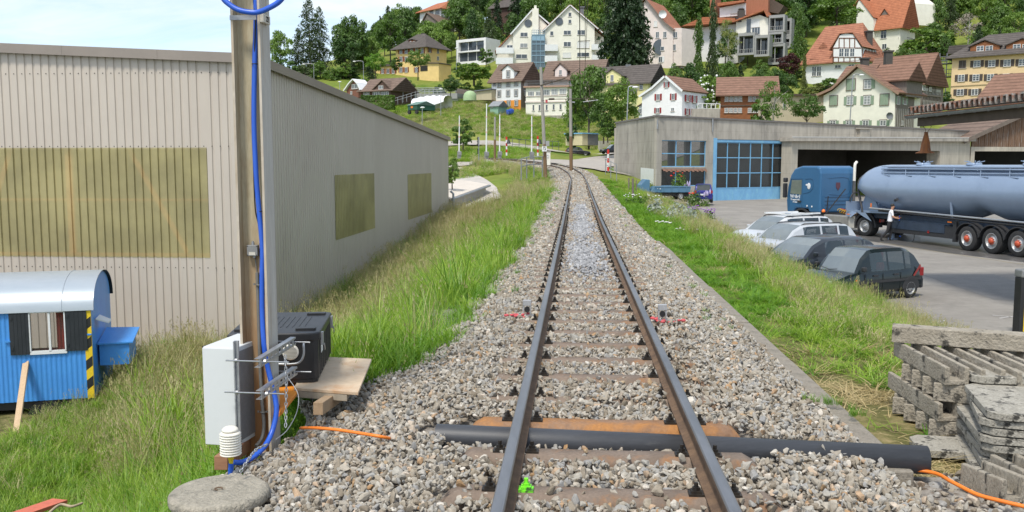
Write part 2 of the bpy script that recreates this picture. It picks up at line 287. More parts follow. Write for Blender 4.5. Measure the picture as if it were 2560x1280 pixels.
# ---------------------------------------------------------------- rails, sleepers
M_rust = mat('rusty_rail_side', (.17,.105,.06), (.10,.062,.038), scale=12, rough=.85, fine=.2)
M_rtop = mat('worn_rail_steel', (.30,.295,.30), (.20,.20,.205), scale=3, stretch=(1,.2,1), rough=.38, metal=.75, fine=.08)
RP = [(-.055,-.145),(.055,-.145),(.055,-.135),(.012,-.118),(.009,-.045),(.030,-.036),(.032,-.010),(.026,-.002),(.016,0),(-.016,0),(-.026,-.002),(-.032,-.010),(-.030,-.036),(-.009,-.045),(-.012,-.118),(-.055,-.135)]
for sgn, lab in ((-1, 'left steel rail with worn grey top running into the left-hand curve'), (1, 'right steel rail, its rusty inner side facing the camera')):
 b = MB(); vs = []; n = len(RP); YR = [y for y in YS if y > -1.9]
 for y in YR:
  p, d, r_ = tframe(y)
  vs += [p + r_ * (sgn*.53 + a) + Vector((0,0,c)) for a, c in RP]
 b.v = [tuple(x) for x in vs]
 for i in range(len(YR)-1):
  for k in range(n):
   k2 = (k+1) % n; b.f.append((i*n+k, i*n+k2, (i+1)*n+k2, (i+1)*n+k)); b.mi.append(1 if 6 <= k <= 10 else 0); b.sm.append(False)
 tag(b.build('rail', [M_rust, M_rtop]), lab, 'rail', 'rails of the track')
M_slp = mat('rusty_steel_sleeper', (.22,.165,.125), (.155,.115,.085), scale=5, rough=.8, fine=.18, bump=.25, bscale=40, c3=(.27,.14,.065), s3=4, r3=(.54,.7))
M_bolt = mat('black_oily_steel', (.022,.020,.018), (.05,.04,.03), scale=30, rough=.55, metal=.4)
M_green = mat('neon_green_paint', (.22,.85,.03), (.05,.12,.03), scale=25, rough=.6, ramp=(.45,.6))
def sleeper_mb(Lh=.90):
 b = MB(); secs = []
 for x, zt_, w_ in ((-Lh,-.10,.085),(-Lh+.05,-.035,.10),(-Lh+.11,0,.10),(-.5,0,.10),(0,-.004,.10),(.5,0,.10),(Lh-.11,0,.10),(Lh-.05,-.035,.10),(Lh,-.10,.085)):
  secs.append([(x,-w_-.03,-.14),(x,-w_,zt_-.035),(x,-w_+.03,zt_),(x,w_-.03,zt_),(x,w_,zt_-.035),(x,w_+.03,-.14)])
 vs = [p for s_ in secs for p in s_]; n = 6
 fs = [(i*n+k, i*n+k+1, (i+1)*n+k+1, (i+1)*n+k) for i in range(len(secs)-1) for k in range(n-1)] + [tuple(range(n)), tuple(range(len(vs)-1, len(vs)-n-1, -1))]
 return b.add(vs, fs, 0, True)
def clip_mb():
 b = MB(); b.box((-.045,-.04,0), (.045,.04,.014)).box((-.03,-.03,.014), (.03,.03,.03)).cyl((0,0,.03), (0,0,.048), .024, n=6, sm=False).cyl((0,0,.048), (0,0,.075), .013, n=8)
 return b
SLP_S = [3.25, 3.87, 4.50, 5.13, 5.78] + [5.78 + .645*k for k in range(1, 95)]
s0 = thing('railway_sleeper', 'x', 'sleeper', (0,0,0), 0, 'steel sleepers under the rails')
sleeper_mb().build('sleeper_beam', M_slp, s0)
cm = clip_mb().build('rail_fastener', M_bolt, s0, (0,0,0)).data; cm.transform(Matrix.Scale(.86, 4))
first = True
for k in (-1, 1):
 for e in (-1, 1):
  if first: f_ = [c for c in s0.children if c.name.startswith('rail_fastener')][0]; first = False
  else: f_ = bpy.data.objects.new('rail_fastener', cm); C.objects.link(f_); f_.parent = s0
  f_.location = (k*.53 + e*.095, 0, 0)
LBL = {2: 'rusty steel sleeper nearest the bottom edge, one clip sprayed neon green', 3: 'brown steel sleeper lying right in front of the black pipe', 4: 'exposed rusty steel trough sleeper right behind the black pipe'}
for i, s_ in enumerate(SLP_S):
 y = s_ * cP; p, d, r_ = tframe(y); lab = LBL.get(i, 'brown steel sleeper half covered by ballast further up the track')
 o = s0 if i == 0 else clone(s0); o.location = p + Vector((0,0,-.148)); o.rotation_euler = (0,0, math.atan2(r_.y, r_.x)); o['label'] = lab
 if i == 2:
  del o['group']
  ch = [c for c in o.children if c.name.startswith('rail_fastener') and abs(c.location.x + .435) < .01][0]; ch.data = ch.data.copy(); ch.data.materials[0] = M_green; ch['label'] = 'rail clip sprayed neon green'
 if i == 4:
  ch = [c for c in o.children if c.name.startswith('sleeper_beam')][0]; ch.data = ch.data.copy(); ch.data.materials[0] = mat('orange_rust', (.27,.165,.10), (.20,.11,.06), scale=5, rough=.75, fine=.2, bump=.3, bscale=40, c3=(.36,.16,.045), s3=3, r3=(.42,.6))
 if i in (3, 4) and 'group' in o: del o['group']
 if i < 2: pass
TC = bpy.data.collections.new('stone_templates')
def stone(i, seed):
 rr = np.random.default_rng(seed); bm = bmesh.new(); bmesh.ops.create_icosphere(bm, subdivisions=2 if i < 4 else 1, radius=.5)
 P = [rr.normal(size=3) for _ in range(13)]; P = [p/np.linalg.norm(p) for p in P]; O = [rr.uniform(.19,.36) for _ in P]
 sc = rr.uniform(.75,1.25,3) * np.array([1,.85,.62])
 for v in bm.verts:
  c = np.array(v.co)
  for p, o in zip(P, O):
   d = c @ p
   if d > o: c = c - p*(d-o)
  v.co = c * sc * 1.55
 me = bpy.data.meshes.new('stone'); bm.to_mesh(me); bm.free(); o = bpy.data.objects.new('stone_%02d' % i, me); TC.objects.link(o); return o
def stone_mat(name, stops):
 m = bpy.data.materials.new(name); m.use_nodes = True; t = m.node_tree; b = t.nodes['Principled BSDF']; N = t.nodes.new; K = t.links.new
 oi = N('ShaderNodeObjectInfo'); r = N('ShaderNodeValToRGB'); r.color_ramp.interpolation = 'LINEAR'
 els = r.color_ramp.elements
 for i, (p, c) in enumerate(stops):
  e = els[i] if i < 2 else els.new(p)
  e.position = p; e.color = col(c)
 K(oi.outputs['Random'], r.inputs[0])
 tc = N('ShaderNodeTexCoord'); n = N('ShaderNodeTexNoise'); n.inputs['Scale'].default_value = 3.5; n.inputs['Detail'].default_value = 6; n.inputs['Roughness'].default_value = .7; K(tc.outputs['Object'], n.inputs['Vector'])
 g = N('ShaderNodeMapRange'); g.inputs[1].default_value = .3; g.inputs[2].default_value = .7; g.inputs[3].default_value = .78; g.inputs[4].default_value = 1.22; K(n.outputs['Fac'], g.inputs[0])
 x = N('ShaderNodeVectorMath'); x.operation = 'SCALE'; K(r.outputs[0], x.inputs[0]); K(g.outputs[0], x.inputs['Scale']); K(x.outputs[0], b.inputs['Base Color']); b.inputs['Roughness'].default_value = .85; b.inputs['Specular IOR Level'].default_value = .3
 return m
M_st = stone_mat('ballast_stone', [(0,(.20,.165,.12)),(1,(.40,.31,.20)),(.14,(.28,.24,.185)),(.3,(.34,.305,.25)),(.45,(.35,.33,.285)),(.58,(.27,.265,.255)),(.7,(.42,.385,.325)),(.83,(.31,.265,.20)),(.9,(.56,.525,.46)),(.985,(.36,.22,.11))])
M_st2 = stone_mat('fresh_grey_stone', [(0,(.24,.24,.24)),(1,(.44,.44,.44)),(.4,(.32,.32,.325)),(.7,(.36,.36,.365))])
STN = []
for i in range(8): o = stone(i, 40+i); o.data.materials.append(M_st); STN.append(o)
TC2 = bpy.data.collections.new('grey_stone_templates')
for i in range(4):
 o = bpy.data.objects.new('grey_stone_%02d' % i, STN[i+4].data.copy()); o.data.materials.clear(); o.data.materials.append(M_st2); TC2.objects.link(o)
def scatter(name, pts, rots, scs, idx, coll, label, cat):
 me = bpy.data.meshes.new(name); n = len(pts); me.vertices.add(n); me.vertices.foreach_set('co', np.asarray(pts, np.float32).ravel())
 a = me.attributes.new('rot', 'FLOAT_VECTOR', 'POINT'); a.data.foreach_set('vector', np.asarray(rots, np.float32).ravel())
 a = me.attributes.new('scl', 'FLOAT_VECTOR', 'POINT'); a.data.foreach_set('vector', np.asarray(scs, np.float32).ravel())
 a = me.attributes.new('idx', 'INT', 'POINT'); a.data.foreach_set('value', np.asarray(idx, np.int32))
 o = bpy.data.objects.new(name, me); C.objects.link(o); tag(o, label, cat, kind='stuff')
 g = bpy.data.node_groups.new(name, 'GeometryNodeTree'); g.interface.new_socket('Geometry', in_out='INPUT', socket_type='NodeSocketGeometry'); g.interface.new_socket('Geometry', in_out='OUTPUT', socket_type='NodeSocketGeometry')
 N = g.nodes.new; K = g.links.new; gi = N('NodeGroupInput'); go = N('NodeGroupOutput'); mp_ = N('GeometryNodeMeshToPoints'); ip = N('GeometryNodeInstanceOnPoints'); ci = N('GeometryNodeCollectionInfo')
 ci.inputs['Collection'].default_value = coll; ci.inputs['Separate Children'].default_value = True; ci.inputs['Reset Children'].default_value = True
 def att(nm, ty):
  x = N('GeometryNodeInputNamedAttribute'); x.data_type = ty; x.inputs['Name'].default_value = nm
  return [s for s in x.outputs if s.enabled and s.name == 'Attribute'][0]
 e = N('FunctionNodeEulerToRotation'); K(att('rot', 'FLOAT_VECTOR'), e.inputs[0])
 K(gi.outputs[0], mp_.inputs[0]); K(mp_.outputs[0], ip.inputs['Points']); K(ci.outputs[0], ip.inputs['Instance']); ip.inputs['Pick Instance'].default_value = True
 K(att('idx', 'INT'), ip.inputs['Instance Index']); K(e.outputs[0], ip.inputs['Rotation']); K(att('scl', 'FLOAT_VECTOR'), ip.inputs['Scale']); K(ip.outputs[0], go.inputs[0])
 md = o.modifiers.new('scatter', 'NODES'); md.node_group = g; return o
SLP_A = np.array(SLP_S)
def bed_z(o, y):
 k_ = np.interp(y, [7.2, 8.6], [1, 0]); return np.interp(np.where(o < -1.15, -1.15 + (o+1.15)/(1+k_*.9), o), [a for a, _ in OO], [c for _, c in OO]) + zt(y) - k_*np.interp(o, [-2.8,-2.1,-1.3], [.11,.07,0])
P_, R_, S_, I_ = [], [], [], []
def stones(y0, y1, dens, size, o0=-2.0, o1=1.64, zj=.024):
 o0 = -2.75 if y0 < 9 else o0; n = int((y1-y0) * (o1-o0) * dens); y = RNG.uniform(y0, y1, n); o = RNG.uniform(o0, o1, n)
 edge = -1.60 + .16*np.sin(y*1.3) + .1*np.sin(y*3.1+1) + -.80*np.clip((8.0-y)/.7, 0, 1)
 keep = (o > edge) & ~((np.abs(np.abs(o) - .53) < .052))
 near = np.array([np.min(np.abs(SLP_A*cP - (yy + oo*sP))) for yy, oo in zip(y, o)])
 onsl = (near < .10) & (np.abs(o) < .93) & (y < 12.2)
 cov = RNG.uniform(size=n) < np.where(np.abs(o) < .5, np.where((y > 5.95) & (y < 6.85), .95, .04), np.where(y < 5.5, np.where(np.abs(o) > .84, .5, .12), .72))
 keep &= ~(onsl & ~cov)
 pd = (y - o*sP) - (5.64 - .18*o); keep &= ~((pd > -.21) & (pd < .22) & (o > -1.2) & (o < 1.3) & ((np.abs(o) < .96) | (pd < .09)))
 y, o, on = y[keep], o[keep], onsl[keep]; n = len(y)
 s = size * np.exp(RNG.normal(0, .28, n)); z = bed_z(o, y) + RNG.uniform(-zj, zj, n) + np.where(on, .03, 0) + s*.10
 pd = y - o*sP - 5.64 + .18*o; z = z - .065*((pd > -.5) & (pd < 0) & (np.abs(o) < 1.0)); z = np.where((np.abs(np.abs(o)-.53) < .12), np.minimum(z, zt(y) - .11), z)
 x = xc(y) + o; P_.append(np.stack([x, y - o*sP, z], 1)); R_.append(RNG.uniform(0, 6.28, (n,3)) * [[.25,.25,1]] + RNG.normal(0,.35,(n,3)))
 S_.append(np.stack([s, s, s], 1)); I_.append(RNG.integers(0, 4, n) if y0 < 9 else RNG.integers(4, 8, n))
stones(2.2, 9, 1900, .0335); stones(9, 16, 1150, .040); stones(16, 32, 420, .058); stones(32, 60, 150, .09); stones(60, 95, 70, .12)
n = 3600; x = RNG.uniform(2.05,4.4,n); y = RNG.uniform(2.4,5.75,n); k = (y < 5.62-.19*x+.55*0) | ((x > 2.6) & (y < 5.3)); x, y = x[k], y[k]; n = len(x); s = .042*np.exp(RNG.normal(0,.28,n)); P_.append(np.stack([x,y,-.335+RNG.uniform(-.02,.03,n)],1)); R_.append(RNG.uniform(0,6.28,(n,3))*[[.25,.25,1]]); S_.append(np.stack([s,s,s],1)); I_.append(RNG.integers(0,4,n))
b = MB(); b.add([(1.9,2,-.35),(4.6,2,-.36),(4.6,5.3,-.36),(2.5,5.3,-.355),(2.1,5.3,-.34)], [(0,1,2,3,4)]); tag(b.build('ballast_bed', M_bed), kind='structure')
scatter('ballast_stones', np.concatenate(P_), np.concatenate(R_), np.concatenate(S_), np.concatenate(I_), TC, 'grey and brown crushed stone ballast around the rails', 'ballast')
n = 4200; y = 12.6 + (1-RNG.uniform(0,1,n)**.75)*24; o = RNG.normal(0, .15, n) * np.interp(y, [12,16,20,30], [1.2,1.5,1.0,.8]) * (1+.3*np.sin(y*1.1)); k = (np.abs(o) < .42) & (RNG.uniform(size=n) < .55+.45*np.sin(y*.8+1)); y, o = y[k], o[k]; n = len(y)
s = .05*np.exp(RNG.normal(0,.25,n))*np.interp(y,[12,36],[1,2])
scatter('fresh_grey_stones', np.stack([xc(y)+o, y, bed_z(o,y)+.035+RNG.uniform(0,.02,n)],1), RNG.uniform(0,6,(n,3)), np.stack([s,s,s],1), RNG.integers(0,4,n), TC2, 'fresh bluish grey stones heaped down the middle of the track', 'ballast')
# ================================================================ corrugated hall on the left
M_clad = mat('beige_cladding', (.525,.465,.395), (.485,.425,.36), scale=.6, rough=.45, fine=.03, spec=.4, c3=(.40,.34,.285), s3=.35, r3=(.6,.8), stretch=(1,1,.4))
M_trim = mat('grey_brown_roof_trim', (.29,.245,.205), (.26,.22,.185), scale=1, rough=.4, fine=.03, metal=.2)
M_olive = glassmat('yellow_translucent_sheet', (.36,.31,.14), .35, .66)
M_rafter = mat('orange_brown_timber', (.85,.40,.16), (.75,.33,.12), scale=3, rough=.8)
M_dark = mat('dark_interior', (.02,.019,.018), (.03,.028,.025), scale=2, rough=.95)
HO, HS0, HS1 = -8.16, 22.5, 57.6; HL = -22.0
zc_ = at(640, 141, 23).z; zl_ = at(0, 114, 23.5).z; zf_r = at(1122, 345, 57.9).z
ga = (zl_ - zc_) / 6.86; gb = (zf_r - zc_) / (HS1 - HS0)
def zroof(o, s): return zc_ + ga * (HO - o) + gb * (s - HS0)
hall = thing('industrial_hall', 'large beige corrugated metal hall with olive translucent panels, left of the track', 'hall', T(HO, HS0, -3.3))
DEP = .028
def corr(b, A, B, zb, ztp, pitch=.215, out=None, depth=None, mi=0):
 depth = depth or DEP
 A, B = Vector(A), Vector(B); d = B - A; Ln = d.length; d.normalize(); n = out; k = int(Ln / pitch) + 1; prev = None; pts = []
 for i in range(k):
  for q, e in ((0,0),(.60,0),(.68,-1),(.88,-1),(.96,0)):
   t = (i + q) * pitch
   if t <= Ln: pts.append((t, e))
 pts.append((Ln, pts[-1][1])); vs = []
 for t, e in pts:
  p = A + d*t + n*(e*depth); vs += [(p.x, p.y, zb(t)), (p.x, p.y, ztp(t))]
 b.add(vs, [(2*i, 2*i+2, 2*i+3, 2*i+1) for i in range(len(pts)-1)], mi)
nF = T(0, -1).normalized(); nF = Vector((-sP, -cP, 0)); nS = Vector((cP, -sP, 0))
P0 = T(HL, HS0); P1 = T(HO, HS0); P2 = T(HO, HS1); P3 = T(HL, HS1)
def hitplane(u, v, P, n):
 a = at(u, v, 10); o = cam.location; d = a - o; t = (P - o).dot(n) / d.dot(n); return o + d * t
def fs_(u, v): p = hitplane(u, v, P1, nF); return (p - P0).dot(Vector((cP,-sP,0))), p.z
def ss_(u, v): p = hitplane(u, v, P1, nS); return (p - P1).dot(Vector((sP,cP,0))), p.z
Lf = (P1-P0).length; Ls = (P2-P1).length; ZB = -4.2
ztF = lambda t: zroof(HL + t, HS0) - .04; ztS = lambda t: zroof(HO, HS0 + t) - .04
w1, _ = fs_(517, 372); zt1 = fs_(300, 372)[1]; zb1 = fs_(250, 640)[1]
b = MB(); corr(b, P0, P0 + (P1-P0).normalized()*w1, lambda t: zt1, ztF, out=nF); corr(b, P0, P0+(P1-P0).normalized()*w1, lambda t: ZB, lambda t: zb1, out=nF)
corr(b, P0 + (P1-P0).normalized()*w1, P1, lambda t: ZB, lambda t: ztF(w1+t), out=nF)
b.build('front_wall', M_clad, hall, world=True); b = MB()
for i in range(int(Lf/.215)): t = (i+.3)*.215; p = P0 + (P1-P0).normalized()*t + nF*.004; b.box((p.x-.008,p.y-.008,zt1+.05),(p.x+.008,p.y+.008,zt1+.075)); b.box((p.x-.008,p.y-.008,zt1+1.9),(p.x+.008,p.y+.008,zt1+1.925)); b.box((p.x-.008,p.y-.008,zb1-.3),(p.x+.008,p.y+.008,zb1-.275))
b.build('fixing_screw', M_dark, hall, world=True)['kind'] = 'stuff'
b = MB(); DEP = .04; dS = (P2-P1).normalized(); wins = []
for (ua, va, va2, ub, vb, vb2) in ((836,443,600,935,432,569),(1019,440,551,1078,432,528)):
 s0_, za = ss_(ua, va); _, za2 = ss_(ua, va2); s1_, zb_ = ss_(ub, vb); _, zb2 = ss_(ub, vb2); wins.append((s0_, s1_, (za2+zb2)/2, (za+zb_)/2))
cur = 0
for (a0, a1, z0, z1) in wins:
 corr(b, P1 + dS*cur, P1 + dS*a0, lambda t: ZB, lambda t, c=cur: ztS(c+t), out=nS)
 corr(b, P1 + dS*a0, P1 + dS*a1, lambda t: ZB, lambda t: z0, out=nS); corr(b, P1 + dS*a0, P1 + dS*a1, lambda t: z1, lambda t, c=a0: ztS(c+t), out=nS); cur = a1
corr(b, P1 + dS*cur, P2, lambda t: ZB, lambda t, c=cur: ztS(c+t), out=nS)
b.build('side_wall', M_clad, hall, world=True)
b = MB()
for A, B in ((P2, P3), (P3, P0)): b.add([(A.x,A.y,ZB),(B.x,B.y,ZB),(B.x,B.y,6),(A.x,A.y,6)] if 0 else [(A.x,A.y,ZB),(B.x,B.y,ZB),(B.x,B.y,zroof(HL if B is not P2 else HO, HS1 if B is P3 else HS0)-.05),(A.x,A.y,zroof(HL if A is P3 else HO, HS1)-.05)], [(0,1,2,3)])
b.build('back_wall', M_clad, hall, world=True)
def panel(A, d, t0, t1, z0, z1, n):
 b = MB(); corr(b, A + d*t0 + n*.012, A + d*t1 + n*.012, lambda t: z0-.03, lambda t: z1+.03, out=n); return b.build('translucent_panel', M_olive, hall, world=True)
dF = (P1-P0).normalized(); panel(P0, dF, 0, w1+.05, zb1, zt1, nF)
for (a0,a1,z0,z1) in wins: panel(P1, dS, a0, a1, z0, z1, nS)
b = MB(); q = lambda t, z, e=-.14: P0 + dF*t + nF*e + Vector((0,0,z))
tu = lambda u: fs_(u, 450)[0]
b.beam(q(tu(168), zb1-.3), q(tu(168), zt1+.3), .2, .06, up=nF); zm = fs_(300, 500)[1]; b.beam(q(0, zm, -.2), q(w1, zm, -.2), .08, .05);
b.beam(q(tu(318), fs_(318,372)[1], -.17), q(tu(455), fs_(455,632)[1], -.17), .12, .05, up=nF); b.beam(q(tu(-60), fs_(0,600)[1], -.17), q(tu(22), fs_(22,372)[1], -.17), .12, .05, up=nF); b.beam(q(0, zb1+.04,-.1), q(w1, zb1+.04,-.1), .05,.08)
b.build('timber_frame', M_rafter, hall, world=True)
b = MB(); b.add([q(-1,-4.2,-1.4), q(Lf-.5,-4.2,-1.4), q(Lf-.5,2.6,-1.4), q(-1,2.6,-1.4)], [(0,1,2,3)]); b.build('inner_wall', mat('inner_wall_olive',(.30,.28,.18),(.25,.23,.15),scale=1), hall, world=True)
b = MB(); h_ = .24; ov = .12
def rp_(o, s, dz=0): p = T(o, s); return Vector((p.x, p.y, zroof(o, s) + dz))
c4 = [(HL-1, HS0-ov), (HO+ov, HS0-ov), (HO+ov, HS1+ov), (HL-1, HS1+ov)]
b.add([rp_(o,s,0) for o,s in c4] + [rp_(o,s,.05) for o,s in c4], [(3,2,1,0),(4,5,6,7),(0,1,5,4),(1,2,6,5),(2,3,7,6),(3,0,4,7)]); b.build('roof', M_trim, hall, world=True)
b = MB()
for (o0,s0_,o1,s1_,n) in ((HL-1,HS0-ov,HO+ov,HS0-ov,nF),(HO+ov,HS0-ov,HO+ov,HS1+ov,nS)):
 k = 6
 for i in range(k):
  oa, sa, ob, sb = o0+(o1-o0)*i/k, s0_+(s1_-s0_)*i/k, o0+(o1-o0)*(i+1)/k, s0_+(s1_-s0_)*(i+1)/k; e = n*.02; g = n*.004 if i < k-1 else n*0
  A_1, B_1 = rp_(oa,sa), rp_(ob,sb); dd = (B_1-A_1).normalized()*.004
  b.add([A_1+e+Vector((0,0,.06)), B_1-dd+e+Vector((0,0,.06)), B_1-dd+e+Vector((0,0,.06-h_)), A_1+e+Vector((0,0,.06-h_)), A_1-n*.02+Vector((0,0,.06)), B_1-dd-n*.02+Vector((0,0,.06)), B_1-dd-n*.02+Vector((0,0,.06-h_)), A_1-n*.02+Vector((0,0,.06-h_))], [(0,3,2,1),(4,5,6,7),(0,1,5,4),(3,7,6,2),(1,2,6,5),(0,4,7,3)])
b.build('roof_trim', M_trim, hall, world=True)
b = MB(); e_ = T(HO+.12, HS1-.1); b.tube([(e_.x,e_.y,-.25),(e_.x+.05,e_.y,-.2),(e_.x+.2,e_.y,-.35),(e_.x+.2,e_.y,-1.9)], .07, mi=0); b.build('drain_pipe', mat('zinc', (.36,.37,.38),(.28,.29,.30),scale=4,rough=.5,metal=.5), hall, world=True)
M_zinc = MATS['zinc']
sh = thing('low_shed', 'low shed with pale flat roof and grey gutter behind the hall corner', 'shed', at(1150, 500, 62))
A_, B_, C_, D_ = at(1118,497,59), at(1222,463,72), at(1196,455,76), at(1060,446,68)
A_, B_, C_, D_ = at(1127,495,60), at(1222,461,72), at(1165,451,79), at(1060,447,72)
b = MB(); b.add([A_,B_,C_,D_]+[p-Vector((0,0,.12)) for p in (A_,B_,C_,D_)], [(0,1,2,3),(7,6,5,4),(0,4,5,1),(1,5,6,2),(2,6,7,3),(3,7,4,0)]); b.build('roof', mat('pale_bitumen_roof',(.60,.54,.46),(.54,.48,.41),scale=1.2,rough=.9), sh, world=True)
b = MB(); dd = (B_-A_).normalized(); nn = Vector((dd.y,-dd.x,0)); b.tube([A_+nn*.09-Vector((0,0,.1)), B_+nn*.09-Vector((0,0,.1))], .085, n=8); b.build('gutter', M_zinc, sh, world=True)
b = MB(); b.add([p*1 - Vector((0,0,.12)) - nn*.25 for p in (A_,B_,C_,D_)] + [Vector((p.x,p.y,-3)) - nn*.25 for p in (A_,B_,C_,D_)], [(0,4,5,1),(1,5,6,2),(2,6,7,3),(3,7,4,0)]); b.build('wall', mat('pale_render',(.5,.47,.42),(.44,.41,.37),scale=1,rough=.9), sh, world=True)
# ================================================================ blue site wagon
M_blue = mat('blue_paint_panels', (.055,.25,.64), (.065,.29,.70), scale=2, rough=.42, fine=.05, c3=(.045,.19,.52), s3=5, r3=(.62,.8))
M_silver = mat('silver_roof_sheet', (.38,.43,.47), (.45,.49,.52), scale=1.2, rough=.4, metal=.35, fine=.03, stretch=(.4,1,1), c3=(.36,.40,.43), s3=1.6, r3=(.55,.8))
M_char = mat('charcoal_shutter', (.022,.026,.03), (.03,.034,.04), scale=3, rough=.5, spec=.35)
M_white = mat('white_paint', (.74,.75,.75), (.68,.69,.69), scale=3, rough=.5, fine=.03)
M_yel = mat('yellow_black_stripe_yellow', (.80,.56,.02), (.72,.50,.02), scale=4, rough=.5)
M_blk = mat('matt_black', (.012,.012,.013), (.02,.02,.02), scale=5, rough=.55)
M_curt = mat('red_curtain', (.55,.04,.03), (.22,.02,.015), scale=14, stretch=(1,1,.05), rough=.9)
M_pine = mat('pale_pine', (.56,.40,.25), (.46,.32,.19), scale=5, stretch=(8,8,1), rough=.75, fine=.1)
wz = -3.2; fc = at(238, 1003, 18.0); ang = math.atan2(.27, .98)
wag = thing('site_wagon', 'bright blue site wagon with barrel roof and black shutters, below the bank on the left', 'wagon', (fc.x, fc.y, wz), ang)
WL, WD = 6.0, 2.35; ze = at(236, 772, 18.0).z - wz; za = at(250, 677, 19.2).z - wz
b = MB()
def longwall(b, y, x0, x1, z0, z1, s):
 n = int((x1-x0)/.085); vs = []
 for i in range(n*4+1):
  x = x0 + (x1-x0)*i/(n*4); e = (0, 0, s*.009, s*.009)[i % 4]; vs += [(x, y+e, z0), (x, y+e, z1)]
 b.add(vs, [(2*i, 2*i+2, 2*i+3, 2*i+1) for i in range(n*4)], 0)
wx0, wx1, wz0, wz1 = -1.26, -.44, None, None
def wl(u, v):   # pixel on the wagon's long wall -> local x, z
 n = Vector((math.sin(ang), -math.cos(ang), 0)); p = hitplane(u, v, Vector((fc.x,fc.y,0)), n); dx = (p - Vector((fc.x,fc.y,p.z))).dot(Vector((math.cos(ang), math.sin(ang), 0))); return dx, p.z - wz
(wx0, wz1), (wx1, wz0) = wl(72, 779), wl(166, 877)
for (x0,x1,z0,z1) in ((-WL,wx0,0,ze),(wx1,0,0,ze),(wx0,wx1,0,wz0),(wx0,wx1,wz1,ze)): longwall(b, 0, x0, x1, z0, z1, -1)
for (x0,x1,z0,z1) in ((-WL,wx0-.75,0,ze),(wx1-.35,0,0,ze),(wx0-.75,wx1-.35,0,wz0-.55),(wx0-.75,wx1-.35,wz1-.2,ze)): longwall(b, WD, x0, x1, z0, z1, 1)
arc = [(WD/2 - (WD/2)*math.cos(math.pi*i/16), ze + (za-ze)*math.sin(math.pi*i/16)**.9) for i in range(17)]
for x in (0, -WL): b.add([(x,0,0),(x,WD,0)] + [(x,p,z) for p, z in reversed(arc)], [tuple(range(19))], 0)
b.add([(-WL,0,0),(0,0,0),(0,WD,0),(-WL,WD,0)], [(0,1,2,3)], 0); b.build('body', M_blue, wag)
b = MB(); vs = []; a2 = [(WD/2 - (WD/2+.06)*math.cos(math.pi*i/20), ze - .02 + (za-ze+.04)*abs(math.sin(math.pi*i/20))**.9) for i in range(21)]
for x in (-WL-.1, .06): vs += [(x,p,z) for p, z in a2]
b.add(vs, [(i, 21+i, 22+i, i+1) for i in range(20)], 0, True); b.add([(x,WD/2+(p-WD/2)*.985,ze+(z-ze)*.985) for x in (-WL-.1,.06) for p, z in a2], [(i+1, 22+i, 21+i, i) for i in range(20)], 1, True)
for k in range(5):
 x = .02 - .55 - k*1.55; b.tube([(x, p, z+.004) for p, z in a2], .008, n=5)
ro = b.build('roof', [M_silver, M_char], wag)
def sh_(x0,x1,z0,z1):
 m = MB().box((x0,-.045,z0),(x1,-.018,z1)); n = 5
 for i in range(1, n): x = x0 + (x1-x0)*i/n; m.box((x-.008,-.05,z0+.02),(x+.008,-.044,z1-.02))
 m.box((x0+.02,-.06,z0+.1),(x0+.06,-.05,z0+.16)).box((x0+.02,-.06,z1-.16),(x0+.06,-.05,z1-.1)); return m.build('shutter', M_char, wag)
(xa, _), (xb, zb_) = wl(22, 780), wl(73, 882); sh_(xa, wx0-.01, wz0-.03, wz1+.01)
(xc_, _) = wl(216, 780); sh_(wx1+.01, xc_, wz0-.0, wz1+.02)
b = MB(); xm = wl(123,800)[0]
for (x0,x1,z0,z1) in ((wx0-.02,wx1+.02,wz1-.03,wz1+.03),(wx0-.02,wx1+.02,wz0-.04,wz0+.03),(wx0-.02,wx0+.015,wz0,wz1),(wx1-.015,wx1+.02,wz0,wz1),(xm-.02,xm+.02,wz0,wz1)): b.box((x0,-.04,z0),(x1,.02,z1))
wf = b.build('window', M_white, wag); MB().box((wx0,-.005,wz0),(wx1,.0,wz1)).build('pane', glassmat('thin_glass', (.05,.055,.05), .03, .22), wf)
b = MB(); vs = []
for i in range(25): x = wl(137,800)[0] + i*.018; vs += [(x, .12 + .02*math.sin(i*1.7), wz0), (x*1, .12 + .02*math.sin(i*1.7), wz1)]
b.add(vs, [(2*i,2*i+2,2*i+3,2*i+1) for i in range(24)], 0, True); b.build('curtain', M_curt, wag)
MB().box((wx0-.1,.3,wz0-.3),(wx1,.55,wz0-.02)).build('bench_back', M_curt, wag)
b = MB(); k = 9; hh = ze/k
for i in range(k): b.add([(-.13,-.03,i*hh-.04),(-.005,-.03,i*hh+.06),(-.005,-.03,(i+1)*hh+.06),(-.13,-.03,(i+1)*hh-.04)], [(0,1,2,3)], i % 2)
b.box((-.13,-.028,0),(-.0,-.014,ze), 0); b.build('warning_stripe', [M_yel, M_blk], wag)
b = MB().box((.04,.5,.55),(.62,1.5,1.0)); b.add([(.02,.42,1.0),(.7,.46,1.0),(.7,1.56,1.12),(.02,1.6,1.14),(.02,.42,1.03),(.7,.46,1.03),(.7,1.56,1.15),(.02,1.6,1.17)], [(3,2,1,0),(4,5,6,7),(0,1,5,4),(1,2,6,5),(2,3,7,6),(3,0,4,7)]); b.build('tow_box', M_blue, wag)
MB().add([(.03,.3,1.55),(.26,.4,1.45),(.26,.75,1.45),(.03,.8,1.55),(.03,.3,1.58),(.26,.4,1.48),(.26,.75,1.48),(.03,.8,1.58)], [(3,2,1,0),(4,5,6,7),(0,1,5,4),(1,2,6,5),(2,3,7,6),(3,0,4,7)]).build('lamp_hood', M_white, wag)
for i in range(2): MB().cyl((-.9-3.6*i,.25,-.35),(-.9-3.6*i,.0,-.35),.36,n=20).build('wheel', M_blk, wag)
